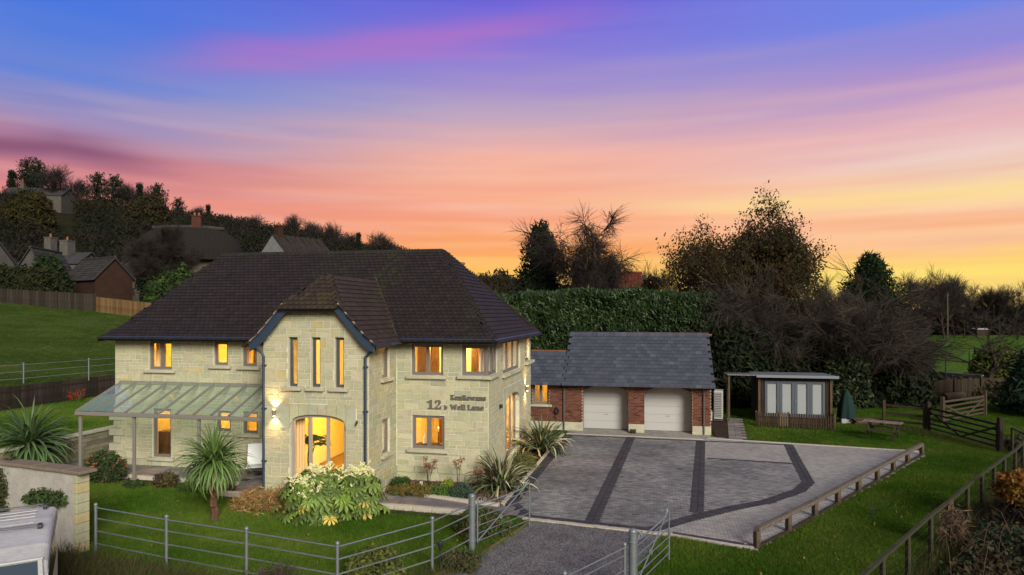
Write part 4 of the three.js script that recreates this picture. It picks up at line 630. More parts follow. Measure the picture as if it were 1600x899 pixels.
  for (const x of [-4.15, 2.5]) { const p = mesh('downpipe', merge([bar(V(x, ye - 0.1, ze + 0.04), V(x, 2.1, zf + 0.08), 0.04), bar(V(x, 2.1, zf + 0.08), V(x, 0.05, zf + 0.08), 0.04, 0.04, 10)]), mat.frameDark, t); for (const y of [0.5, 1.3, 2.0]) mesh('pipe_bracket', rbox(0.14, 0.04, 0.1, 0.01, x, y, zf + 0.05), mat.frameDark, p); }
  mesh('meter_box', rbox(0.06, 0.45, 0.35, 0.01, x1 + 0.03, 0.9, -33.3), mat.white, t);
}
{
  const h = thing('coiled_hose', 'black coiled hose hanging on brick wall left of garage downpipe', 'hose', [-4.5, 0.85, -32.94]);
  mesh('coil', merge([0, 1, 2].map((k) => new THREE.TorusGeometry(0.13 - k * 0.012, 0.022, 6, 16).scale(0.8, 1.1, 1).translate(0.01 * k, 0.12 + 0.01 * k, 0.03 + 0.03 * k)).concat([tube([V(0, 0, 0.06), V(-0.06, -0.14, 0.06), V(0.04, -0.27, 0.06)], 0.02)])), mat.black, h); mesh('hook', box(0.05, 0.08, 0.1, 0, 0.27, 0.03), mat.black, h);
  const b = thing('boot_scraper', 'dark low boot scraper on paving before the middle garage pier', 'boot scraper', [-0.8, 0.0, -32.75]); mesh('scraper_blade', merge([box(0.3, 0.14, 0.02, 0, 0.14, 0), box(0.34, 0.03, 0.2, 0, 0.03, 0)]), mat.black, b); mesh('brush', new THREE.CylinderGeometry(0.05, 0.05, 0.24, 8).rotateZ(Math.PI / 2).translate(0, 0.1, 0.08), mat.woodDark, b);
  const p = thing('heat_pump', 'tall white heat pump with louvred front right of the garage', 'heat pump', [3.62, 0.05, -37.6], -0.15);
  mesh('casing', rbox(0.44, 1.5, 0.9, 0.03, 0, 0.85, 0), mat.white, p); mesh('grille_recess', box(0.36, 1.3, 0.01, 0.0, 0.85, 0.452), mat.frameDark, p); for (let k = 0; k < 14; k++) mesh('louvre', box(0.35, 0.035, 0.03, 0, 0.26 + k * 0.091, 0.465, 0, 0.4), mat.white, p); for (const z of [-.3, .3]) mesh('foot', box(0.5, 0.1, 0.12, 0, 0.05, z), mat.frameDark, p);
  const s = thing('timber_lean_to', 'small brown timber lean-to roof behind heat pump at the garage end', 'lean-to', [3.5, 0, -39.2]); mesh('roof_board', beam(V(-0.7, 2.25, 0.2), V(0.8, 2.0, 0.2), 0.9, 0.05), mat.wood, s); mesh('post', box(0.09, 2.0, 0.09, 0.7, 1.0, 0.5), mat.woodDark, s); mesh('post', box(0.09, 2.2, 0.09, -0.6, 1.1, 0.5), mat.woodDark, s);
}
// ================================================================ summer house with picket fence
{
  const t = thing('summer_house', 'small brown timber summer house with four white blinded glass doors', 'summer house', [5.63, 0, -37.45]), W = 3.62, r = rng(15);
  const bm = [[0.05, 0.033, 0.023], [0.042, 0.028, 0.02], [0.06, 0.04, 0.027]].map((c, i) => M('cabin_board_' + 'abc'[i], c, 0.9, { map: tWood }));
  mesh('floor', box(W, 0.2, 2.6, W / 2, 0.1, -1.3), mat.woodDark, t); mesh('back_wall', box(W, 2.3, 0.1, W / 2, 1.2, -2.55), mat.woodDark, t);
  const fw = mesh('front_wall', merge([box(0.3, 2.3, 0.08, 0.15, 1.2, -0.1), box(0.3, 2.3, 0.08, W - 0.15, 1.2, -0.1), box(W, 0.22, 0.08, W / 2, 2.33, -0.1), box(W, 0.24, 0.08, W / 2, 0.2, -0.1)]), mat.woodDark, t);
  for (let k = 0; k < 24; k++) { const x = 0.075 + k * 0.151; if (x < 0.3 || x > W - 0.3) mesh('board', rbox(0.14, 2.3, 0.025, 0.004, x, 1.2, -0.045), bm[Math.floor(r() * 3)], fw); else mesh('board', rbox(0.14, 0.2, 0.025, 0.004, x, 2.33, -0.045), bm[Math.floor(r() * 3)], fw); }
  const lw = mesh('left_wall', box(0.08, 2.3, 2.5, 0.04, 1.2, -1.3), mat.woodDark, t); for (let k = 0; k < 16; k++) mesh('board', rbox(0.025, 2.3, 0.145, 0.004, -0.012, 1.2, -0.08 - k * 0.155), bm[Math.floor(r() * 3)], lw);
  mesh('right_wall', box(0.08, 2.3, 2.5, W - 0.04, 1.2, -1.3), mat.woodDark, t);
  mesh('corner_post', rbox(0.12, 2.35, 0.12, 0.01, 0.04, 1.17, -0.02), mat.wood, t); mesh('corner_post', rbox(0.12, 2.35, 0.12, 0.01, W - 0.04, 1.17, -0.02), mat.wood, t);
  const slate = M('slate_blue_paint', [0.045, 0.058, 0.075], 0.5), blind = M('white_blind', [0.25, 0.265, 0.28], 0.9);
  for (let k = 0; k < 4; k++) { const x = 0.33 + k * 0.745, w = 0.735; const d = mesh('glazed_door', merge([box(0.13, 1.9, 0.06, x + 0.065, 1.25, -0.06), box(0.13, 1.9, 0.06, x + w - 0.065, 1.25, -0.06), box(w - .26, 0.12, 0.058, x + w / 2, 2.14, -0.06), box(w - .26, 0.2, 0.058, x + w / 2, 0.4, -0.06)]), slate, t); mesh('pane', new THREE.PlaneGeometry(w - 0.26, 1.6).translate(x + w / 2, 1.29, -0.05), mat.glass, d); mesh('blind', box(w - 0.25, 1.6, 0.012, x + w / 2, 1.29, -0.1), blind, d); }
  mesh('door_handle', rbox(0.03, 0.14, 0.05, 0.008, 1.83, 1.15, -0.01), mat.alu, t);
  mesh('roof', merge([beam(V(W / 2 + 0.05, 2.5, 0.35), V(W / 2 + 0.05, 2.42, -2.8), W + 0.35, 0.05)]), M('grey_roofing_felt', [0.12, 0.125, 0.135], 0.9, G1), t); mesh('fascia', rbox(W + 0.4, 0.14, 0.03, 0.006, W / 2 + 0.05, 2.48, 0.37), M('blue_grey_fascia', [0.12, 0.14, 0.17], 0.6), t);
  const can = mesh('porch_roof', beam(V(-0.8, 2.5, 0.25), V(-0.8, 2.44, -1.6), 1.6, 0.02), M('pale_corrugated_sheet', [0.25, 0.23, 0.22], 0.6), t); for (let k = 0; k < 14; k++) mesh('corrugation', bar(V(-1.56 + k * 0.115, 2.52, 0.28), V(-1.56 + k * 0.115, 2.46, -1.6), 0.028), M('pale_corrugated_sheet', [0.25, 0.23, 0.22], 0.6), can); mesh('porch_post', box(0.09, 2.45, 0.09, -1.5, 1.22, 0.1), mat.wood, t);
  const p = thing('picket_fence', 'low brown picket fence with rounded tops before the summer house', 'fence', [5.32, 0, -36.05]), d = V(3.62, 0, 0.42), n = 33, pg = new THREE.ExtrudeGeometry(new THREE.Shape([[-0.035, 0], [0.035, 0], [0.035, 0.66], [0.02, 0.71], [0, 0.725], [-0.02, 0.71], [-0.035, 0.66]].map(([a, b]) => new THREE.Vector2(a, b))), { depth: 0.018, bevelEnabled: false }); metreUV(pg);
  for (const y of [0.2, 0.52]) mesh('rail', beam(V(0, y, -0.02), V(d.x, y, d.z - 0.02), 0.03, 0.07), bm[1], p); for (const y of [0.2, 0.52]) mesh('rail', beam(V(d.x, y, d.z - 0.02), V(d.x + 0.35, y, -1.4), 0.03, 0.07), bm[1], p);
  const palePk = M('paler_picket', [0.14, 0.105, 0.07], 0.9, { map: tWood });
  for (let k = 0; k < n; k++) { const f = (k + 0.3) / n; place(p, 'picket', pg, k > 9 && k < 14 ? palePk : bm[Math.floor(r() * 3)], TRS(V(d.x * f, 0.02 + (k > 9 && k < 14 ? 0.05 : 0) + 0.015 * r(), d.z * f + 0.004), EUL(0, -0.115, 0), V(1, 1, 1))); }
  for (let k = 0; k < 12; k++) { const f = (k + 0.5) / 12; place(p, 'picket', pg, bm[Math.floor(r() * 3)], TRS(V(d.x + 0.35 * f + 0.02, 0.02, lerp(d.z, -1.4, f)), EUL(0, 1.35, 0), V(1, 1, 1))); }
  for (const f of [0, 0.29, 0.42, 1]) mesh('post', rbox(0.08, 0.8, 0.08, 0.01, d.x * f, 0.4, d.z * f - 0.05), mat.wood, p);
  const g = thing('covered_parasol', 'dark green covered folded parasol with pale base beside the summer house', 'parasol', [10.15, 0, -38.2]);
  mesh('cover', (() => { const L = new THREE.LatheGeometry([[0.0, 1.75], [0.1, 1.7], [0.26, 1.35], [0.38, 0.8], [0.42, 0.3], [0.4, 0.28]].map(([a, b]) => new THREE.Vector2(a, b)), 24), q = L.attributes.position; for (let i = 0; i < q.count; i++) { const a = Math.atan2(q.getZ(i), q.getX(i)), k = 1 + 0.1 * Math.sin(a * 6) * (1.8 - q.getY(i)); q.setX(i, q.getX(i) * k); q.setZ(i, q.getZ(i) * k); } L.computeVertexNormals(); return L; })(), M('green_cover_cloth', [0.008, 0.024, 0.02], 0.85, { side: THREE.DoubleSide }), g); mesh('base', rbox(0.75, 0.28, 0.6, 0.03, 0.05, 0.14, 0), M('pale_grey_base', [0.36, 0.36, 0.40], 0.8, G1), g);
  const lg = thing('timber_stack', 'stack of brown boards and logs under trees right of green parasol', 'wood pile', [11.0, 0, -38.0], 0.2); for (let k = 0; k < 9; k++) mesh('board', rbox(1.3 + 0.3 * r(), 0.09, 0.16, 0.01, 0.1 * r(), 0.06 + 0.1 * Math.floor(k / 3), -0.2 + 0.2 * (k % 3), 0.1 * (r() - .5)), k % 2 ? mat.wood : bm[2], lg);
}
// picnic table
{
  const t = thing('picnic_table', 'dark wooden picnic table with attached benches on the right lawn', 'picnic table', [10.55, 0.0, -33.9], -0.45), pale = M('weathered_table_top', [0.2, 0.16, 0.12], 0.9, { map: tWood });
  for (let k = 0; k < 5; k++) mesh('table_board', rbox(1.6, 0.035, 0.135, 0.006, 0, 0.75, -0.29 + k * 0.145), pale, t);
  for (const s of [-1, 1]) for (let k = 0; k < 2; k++) mesh('bench_board', rbox(1.6, 0.035, 0.125, 0.006, 0, 0.44, s * (0.66 + k * 0.135)), mat.woodDark, t);
  for (const x of [-0.55, 0.55]) { for (const s of [-1, 1]) mesh('leg', beam(V(x, 0, s * 0.62), V(x, 0.73, s * 0.25), 0.045, 0.09), mat.woodDark, t); mesh('bench_support', box(0.045, 0.09, 1.6, x + 0.05, 0.38, 0), mat.woodDark, t); mesh('table_support', box(0.045, 0.08, 0.66, x + 0.05, 0.69, 0), mat.woodDark, t); }
}
// ================================================================ fences, gates, walls
// estate rail fence of galvanised posts and flat rails
function estateFence(name, label, pts, H, rails, y = 0, gauge = 0.011, postR = 0.035) {
  const t = thing(name, label, 'fence', [pts[0][0], 0, pts[0][1]]), ox = pts[0][0], oz = pts[0][1], G = (p) => (typeof y === 'number' ? y : y(p[0], p[1]));
  pts.forEach((p, i) => { if (p[2]) return; const b = G(p); const po = mesh('post', merge([bar(V(p[0] - ox, b - 0.1, p[1] - oz), V(p[0] - ox, b + H, p[1] - oz), postR, postR, 8), ball(postR * 1.35, p[0] - ox, b + H + postR * 0.6, p[1] - oz)]), mat.galv, t); mesh('post_collar', new THREE.CylinderGeometry(postR * 1.25, postR * 1.25, 0.02, 10).translate(p[0] - ox, b + H - 0.03, p[1] - oz), mat.galv, po); });
  for (let i = 1; i < pts.length; i++) for (const h of rails) mesh('rail', h > H - 0.15 ? bar(V(pts[i - 1][0] - ox, G(pts[i - 1]) + h, pts[i - 1][1] - oz), V(pts[i][0] - ox, G(pts[i]) + h, pts[i][1] - oz), gauge * 1.4, gauge * 1.4, 8) : beam(V(pts[i - 1][0] - ox, G(pts[i - 1]) + h, pts[i - 1][1] - oz), V(pts[i][0] - ox, G(pts[i]) + h, pts[i][1] - oz), gauge, gauge * 2.4), mat.galv, t);
  return t;
}
estateFence('estate_fence', 'grey metal estate rail fence along the front of the lawn', [[-12.95, -13.7], [-10.64, -13.22], [-8.38, -12.82], [-6.08, -12.37], [-4.75, -14.3], [-4.28, -15.75, 1]], 1.2, [0.3, 0.6, 0.9, 1.15]);
estateFence('estate_fence', 'grey metal estate fence on top of dark timber wall at left', [[-32.6, -24.5], [-31.35, -28.6], [-30.9, -32.2], [-30.6, -36], [-30.2, -40]], 1.1, [0.35, 0.7, 1.05], 2.1);
estateFence('estate_fence', 'short grey metal rail fence below the right gate post', [[-0.5, -13.75], [-1.5, -12.0], [-2.3, -10.5]], 1.1, [0.3, 0.6, 0.9, 1.05]);
function estateGate(label, a, b, H, postLabel) {   // a = hanging post, b = free end
  const p = thing('gate_post', postLabel, 'gate post', [a[0], 0, a[1]]); mesh('post', bar(V(0, -0.1, 0), V(0, 1.3, 0), 0.085, 0.085, 16), mat.galv, p); mesh('finial', merge([ball(0.085, 0, 1.33, 0, 0.8), new THREE.CylinderGeometry(0.1, 0.1, 0.03, 16).translate(0, 1.29, 0)]), mat.galv, p); mesh('hinge_clamp', new THREE.TorusGeometry(0.092, 0.015, 6, 16).rotateX(Math.PI / 2).translate(0, 1.12, 0), mat.galv, p); mesh('hinge_clamp', new THREE.TorusGeometry(0.092, 0.015, 6, 16).rotateX(Math.PI / 2).translate(0, 0.25, 0), mat.galv, p);
  const t = thing('estate_gate', label, 'gate', [a[0], 0.02, a[1]], Math.atan2(-(b[1] - a[1]), b[0] - a[0])), L = Math.hypot(b[0] - a[0], b[1] - a[1]), x0 = 0.2;
  const T = (p1, p2, r = 0.014, n = 'rail') => mesh(n, bar(V(p1[0], p1[1], 0), V(p2[0], p2[1], 0), r, r, 8), mat.galv, t);
  T([x0, 0.12], [x0, H + 0.02], 0.024, 'hanging_stile'); T([L, 0.0], [L, H + 0.12], 0.02, 'end_stile');
  mesh('top_rail', tube([V(x0, H, 0), V(L * 0.45, H - 0.02, 0), V(L * 0.75, H - 0.0, 0), V(L * 0.9, H + 0.04, 0), V(L - 0.06, H + 0.2, 0), V(L, H + 0.1, 0)], 0.02, 20, 8), mat.galv, t);
  for (const h of [0.15, 0.34, 0.53, 0.74, 0.94]) T([x0, h], [L, h + 0.01], 0.012);
  T([x0, 0.15], [L - 0.12, H + 0.08], 0.017, 'brace'); mesh('brace_boss', new THREE.CylinderGeometry(0.06, 0.06, 0.05, 12).rotateX(Math.PI / 2).translate(lerp(x0, L, 0.42), lerp(0.15, H, 0.44), 0), mat.galv, t);
  mesh('scroll', merge([new THREE.TorusGeometry(0.075, 0.016, 6, 14).translate(x0 + 0.08, H + 0.09, 0), new THREE.TorusGeometry(0.045, 0.014, 6, 12).translate(x0 + 0.28, H + 0.07, 0), new THREE.TorusGeometry(0.05, 0.016, 6, 12).translate(L - 0.13, H + 0.12, 0)]), mat.galv, t); mesh('latch', merge([rbox(0.05, 0.22, 0.05, 0.01, L + 0.02, 0.62, 0), rbox(0.16, 0.03, 0.03, 0.008, L - 0.06, 0.7, 0)]), mat.galv, t);
}
estateGate('left open grey metal estate gate before the paved drive', [-4.25, -15.85], [-3.2, -17.95], 1.06, 'stout grey round post carrying the left open gate');
estateGate('right open grey metal estate gate beside the lower right lawn', [-0.34, -13.95], [0.44, -16.15], 1.06, 'stout grey round post carrying the right open gate');
// low timber knee rail along the drive
{
  const P = [[2.59, -17.47], [3.6, -18.9], [4.6, -20.45], [5.6, -22.0], [6.63, -23.6], [7.68, -25.2], [8.72, -26.85], [9.74, -28.45], [10.84, -30.12]], t = thing('knee_rail', 'low brown timber knee rail along the right edge of drive', 'knee rail', [0, 0, 0]);
  const top = M('silvery_timber', [0.15, 0.125, 0.10], 0.9, { map: tWood });
  for (const [x, z] of P) mesh('post', rbox(0.13, 0.42, 0.13, 0.01, x, 0.2, z, 0.58), mat.wood, t);
  for (let k = 1; k < P.length; k += 2) mesh('rail', beam(V(P[k - 1][0], 0.445, P[k - 1][1]), V(P[Math.min(k + 1, 8)][0], 0.445, P[Math.min(k + 1, 8)][1]), 0.14, 0.1), top, t);
  for (let k = 1; k < P.length; k++) mesh('gravel_board', beam(V(P[k - 1][0] + .04, 0.03, P[k - 1][1]), V(P[k][0] + .04, 0.03, P[k][1]), 0.05, 0.1), mat.woodDark, t);
}
// post and rail fence with wire beside the bramble bank
{
  const P = [[2.6, -11.4], [3.55, -12.8], [4.42, -14.2], [5.4, -15.75], [6.45, -17.4], [7.5, -18.95], [8.55, -20.6], [9.6, -22.2], [10.5, -23.5], [11.4, -24.85], [12.35, -26.2], [13.3, -27.7], [14.35, -29.4], [14.6, -31.2]], t = thing('post_and_rail_fence', 'mossy timber rail and wire fence beside the bramble bank', 'fence'), moss = M('mossy_timber', [0.052, 0.05, 0.028], 0.95, { map: tWood });
  for (const [x, z] of P) mesh('post', rbox(0.085, 1.08, 0.085, 0.01, x, 0.5, z, 0.58), moss, t);
  for (let k = 1; k < P.length; k++) { const a = P[k - 1], b = P[k]; mesh('rail', beam(V(a[0], 1.05, a[1]), V(b[0], 1.05, b[1]), 0.075, 0.06), moss, t); for (const h of [0.2, 0.42, 0.64, 0.86]) mesh('wire', bar(V(a[0] + .05, h, a[1]), V(b[0] + .05, h, b[1]), 0.003, 0.003, 4), mat.black, t); }
}
// timber gates and rails at the far right
function railRun(name, label, P, hs, H, m, cat = 'fence') { const t = thing(name, label, cat); for (const [x, z] of P) mesh('post', rbox(0.13, H, 0.13, 0.01, x, H / 2, z), m, t); for (let k = 1; k < P.length; k++) for (const h of hs) mesh('rail', beam(V(P[k - 1][0], h, P[k - 1][1]), V(P[k][0], h, P[k][1]), 0.045, 0.11), m, t); return t; }
railRun('rail_fence', 'three bar brown timber fence behind the picnic table', [[11.8, -37.7], [13.3, -36.6]], [0.3, 0.68, 1.06], 1.3, M('brown_rail', [0.06, 0.046, 0.03], 0.9, { map: tWood }));
function fieldGate(label, a, b, H, m) {
  const t = thing('field_gate', label, 'gate', [a[0], 0.02, a[1]], Math.atan2(-(b[1] - a[1]), b[0] - a[0])), L = Math.hypot(b[0] - a[0], b[1] - a[1]);
  for (const h of [0.15, 0.37, 0.6, 0.85]) mesh('bar', box(L - 0.2, 0.08, 0.03, L / 2, h, 0), m, t); mesh('top_bar', beam(V(0.1, H, 0), V(L - 0.1, H - 0.05, 0), 0.06, 0.1), m, t);
  for (const x of [0.12, L - 0.12]) mesh('stile', box(0.09, H, 0.06, x, H / 2 + 0.02, 0), m, t); for (const [p, q] of [[V(0.15, 0.95, 0.03), V(L / 2, 0.15, 0.03)], [V(L - 0.15, 0.95, 0.03), V(L / 2, 0.15, 0.03)]]) mesh('brace', beam(p, q, 0.03, 0.08), m, t);
  for (const x of [-0.06, L + 0.06]) mesh('post', rbox(0.17, 1.4, 0.17, 0.015, x, 0.7, 0), m, t);
}
fieldGate('dark five bar timber field gate at the right end of lawn', [13.42, -36.4], [14.35, -31.7], 1.12, M('dark_gate_wood', [0.035, 0.028, 0.02], 0.9, { map: tWood }));
fieldGate('paler timber field gate standing open behind the dark gate', [15.0, -38.9], [18.5, -42.5], 1.12, M('pale_gate_wood', [0.08, 0.062, 0.04], 0.9, { map: tWood }));
function boardFence(name, label, a, b, H, bw, mats, hA, hB, posts = [], seed = 1) {
  const t = thing(name, label, 'fence', [a[0], 0, a[1]]), L = Math.hypot(b[0] - a[0], b[1] - a[1]), n = Math.floor(L / bw), ang = Math.atan2(-(b[1] - a[1]), b[0] - a[0]), r = rng(seed), geo = rbox(bw * 0.94, H, 0.025, 0.004);
  for (const f of [0.2, 0.8]) mesh('rail', beam(V(0, hA + H * f, -0.05), V(b[0] - a[0], hB + H * f, b[1] - a[1] - 0.05), 0.05, 0.09), mats[0], t);
  for (let k = 0; k < n; k++) { const f = (k + 0.5) / n; place(t, 'board', geo, mats[Math.floor(r() * mats.length)], TRS(V((b[0] - a[0]) * f, lerp(hA, hB, f) + H / 2 + 0.03 * (r() - .5), (b[1] - a[1]) * f), EUL(0, ang, 0), V(1, 1, 1))); }
  for (const f of posts) mesh('post', rbox(0.13, H + 0.12, 0.13, 0.01, (b[0] - a[0]) * f, lerp(hA, hB, f) + H / 2 + 0.05, (b[1] - a[1]) * f + 0.09), mats[mats.length - 1], t);
  return t;
}
const woods = (n, c, s) => [0.7, 0.85, 1, 1.2].map((k, i) => M(n + '_' + 'abcd'[i], c.map((v) => v * k), 0.92, { map: tWood }));
boardFence('board_fence', 'brown close board fence behind the timber gates at right', [17.4, -47.5], [23.5, -50.8], 1.5, 0.16, woods('brown_board', [0.05, 0.036, 0.024]), -0.05, -0.05, [0, 0.33, 0.66, 1], 3);
boardFence('board_fence', 'dark close board fence along the top of the left field', [-72, -52.3], [-54.1, -57.3], 1.75, 0.3, woods('dark_board', [0.042, 0.034, 0.026]), terrain(-72, -52.3), terrain(-54.1, -57.3), [0.2, 0.4, 0.6, 0.8, 1], 4);
boardFence('board_fence', 'new golden larch fence below the brick barn at left', [-54.0, -57.2], [-42.5, -57.5], 1.6, 0.15, woods('larch_board', [0.17, 0.105, 0.045]), terrain(-54, -57.2) - 0.1, terrain(-42.5, -57.5), [], 5);
boardFence('sleeper_wall', 'dark upright timber retaining wall below the left field', [-31.0, -18], [-30.95, -38], 1.25, 0.24, woods('dark_sleeper', [0.045, 0.034, 0.026]), 0.9, 0.9, [], 6);
// low stone wall left of the house
{
  const t = thing('garden_wall', 'low buff stone retaining wall left of the house patio', 'wall'), r = rng(9), ms = [[0.27, 0.24, 0.17], [0.22, 0.2, 0.145], [0.3, 0.26, 0.18], [0.2, 0.17, 0.12]].map((c, i) => M('buff_stone_' + 'abcd'[i], c, 0.92, G1));
  mesh('core', box(0.28, 0.98, 13, -22.02, 0.48, -23.6), mat.brickMortar, t);
  for (let y = 0.03, row = 0; y < 0.9; y += 0.16, row++) for (let z = -30 - (row % 2) * 0.2; z < -17.2; z += 0.42) place(t, 'stone', lumps[Math.floor(r() * 5)], ms[Math.floor(r() * 4)], TRS(V(-21.885, y + 0.08, z + 0.2), new THREE.Quaternion(), V(0.05, 0.15, 0.41)));
  for (let z = -30; z < -17.2; z += 0.6) mesh('coping_stone', rbox(0.4, 0.09, 0.585, 0.015, -22.0, 1.02, z + 0.3), mat.dressed, t);
}
// white rendered wall in the left foreground
{
  const t = thing('rendered_wall', 'white rendered garden wall with stone coping behind the van', 'wall', [-13.42, 0, -13.82], Math.PI + Math.atan2(0.62, -3.6) + 0.0), L = 5;
  // local +x runs to the left in the photograph
  t.rotation.y = Math.atan2(0.9, -5.0) ; 
  mesh('wall', box(L, 1.95, 0.3, L / 2 + 0.1, 0.95, 0), mat.render, t);
  for (let k = 0; k < 9; k++) mesh('coping_stone', rbox(0.575, 0.08, 0.46, 0.02, 0.1 + k * 0.585, 1.97 + 0.006 * (k % 2), 0), M('brown_coping', [0.21, 0.165, 0.12], 0.9, G1), t);
  const r = rng(4); for (let k = 0; k < 8; k++) mesh('pillar_stone', rbox(0.12, 0.235, 0.33, 0.012, 0.06, 0.12 + k * 0.242, 0), stoneMats[k % 3 === 0 ? 6 : 1], t);
  const s = thing('timber_shelf', 'short brown timber shelf fixed on the white rendered wall', 'shelf', [-13.62, 1.14, -13.6], t.rotation.y); mesh('plank', rbox(0.7, 0.09, 0.2, 0.012, 0.35, 0, 0.24), mat.wood, s); mesh('bracket', box(0.04, 0.16, 0.12, 0.12, -0.1, 0.22), mat.black, s); mesh('bracket', box(0.04, 0.16, 0.12, 0.58, -0.1, 0.22), mat.black, s);
}
// camper van, bottom left
{
  const t = thing('camper_van', 'white camper van with dark windscreen at bottom left corner', 'van', [-12.36, 0, -10.72], 0.758);
  const paint = P('white_van_paint', [0.46, 0.46, 0.45], 0.75, { map: tGrain, specularIntensity: 0.3 }), dark = P('dark_glass', [0.02, 0.035, 0.05], 0.08, { clearcoat: 1 });
  const side = [[0, 0.35], [-0.04, 1.2], [0.02, 1.85], [0.16, 1.96], [1.2, 2.02], [2.7, 1.98], [3.22, 1.86], [3.95, 1.25], [4.75, 1.02], [4.95, 0.8], [4.98, 0.4]];
  const sh = new THREE.Shape(side.map(([z, y]) => new THREE.Vector2(z, y)));
  mesh('body', metreUV(new THREE.ExtrudeGeometry(sh, { depth: 1.72, bevelEnabled: true, bevelThickness: 0.11, bevelSize: 0.09, bevelSegments: 4, bevelOffset: -0.09 }).rotateY(-Math.PI / 2).translate(0.86, 0, 0)), paint, t);
  mesh('windscreen', metreUV(poly3([V(-0.84, 1.865, 3.27), V(0.84, 1.865, 3.27), V(0.9, 1.27, 3.98), V(-0.9, 1.27, 3.98)], true)), dark, t);
  mesh('windscreen_surround', merge([beam(V(-0.9, 1.895, 3.24), V(0.9, 1.895, 3.24), 0.05, 0.03), beam(V(0.86, 1.88, 3.26), V(0.93, 1.27, 4.0), 0.06, 0.05), beam(V(-0.86, 1.88, 3.26), V(-0.93, 1.27, 4.0), 0.06, 0.05)]), paint, t);
  for (const [a, b] of [[0.25, 1.35], [1.45, 2.35]]) mesh('side_window', rbox(0.02, 0.55, b - a, 0.008, 0.97, 1.5, (a + b) / 2), dark, t);
  mesh('door', rbox(0.02, 1.3, 1.0, 0.008, 0.968, 1.05, 2.95), paint, t); mesh('door_window', metreUV(poly3([V(0.985, 1.25, 2.5), V(0.985, 1.25, 3.75), V(0.985, 1.72, 3.2), V(0.985, 1.78, 2.5)], true)), dark, t);
  mesh('mirror', merge([rbox(0.2, 0.26, 0.1, 0.03, 1.12, 1.25, 3.55), bar(V(0.95, 1.2, 3.55), V(1.05, 1.22, 3.55), 0.02)]), mat.black, t);
  for (const z of [0.3, 1.75]) { const b = mesh('roof_bar', merge([bar(V(-0.85, 2.06, z), V(0.82, 2.06, z), 0.011, 0.011, 8), bar(V(-0.85, 2.09, z + 0.14), V(0.82, 2.05, z + 0.14), 0.006, 0.006, 6)]), mat.frameDark, t); for (const x of [-0.8, 0.78]) mesh('bar_foot', rbox(0.07, 0.09, 0.16, 0.015, x, 2.03, z + 0.05), mat.black, b); }
  for (let k = 0; k < 5; k++) mesh('roof_rib', bar(V(-0.7, 2.012 + 0.004 * Math.sin(k), 0.55 + k * 0.22), V(0.66, 2.012, 0.55 + k * 0.22), 0.012), paint, t);
  for (const z of [0.9, 4.0]) for (const s of [-1, 1]) { const w = mesh('wheel', new THREE.CylinderGeometry(0.33, 0.33, 0.2, 20).rotateZ(Math.PI / 2).translate(s * 0.82, 0.33, z), mat.black, t); mesh('rim', new THREE.CylinderGeometry(0.2, 0.2, 0.21, 16).rotateZ(Math.PI / 2).translate(s * 0.825, 0.33, z), mat.alu, w); }
  mesh('headlight', rbox(0.3, 0.16, 0.08, 0.03, 0.65, 0.8, 4.97), mat.glass, t); mesh('headlight', rbox(0.3, 0.16, 0.08, 0.03, -0.65, 0.8, 4.97), mat.glass, t);
}
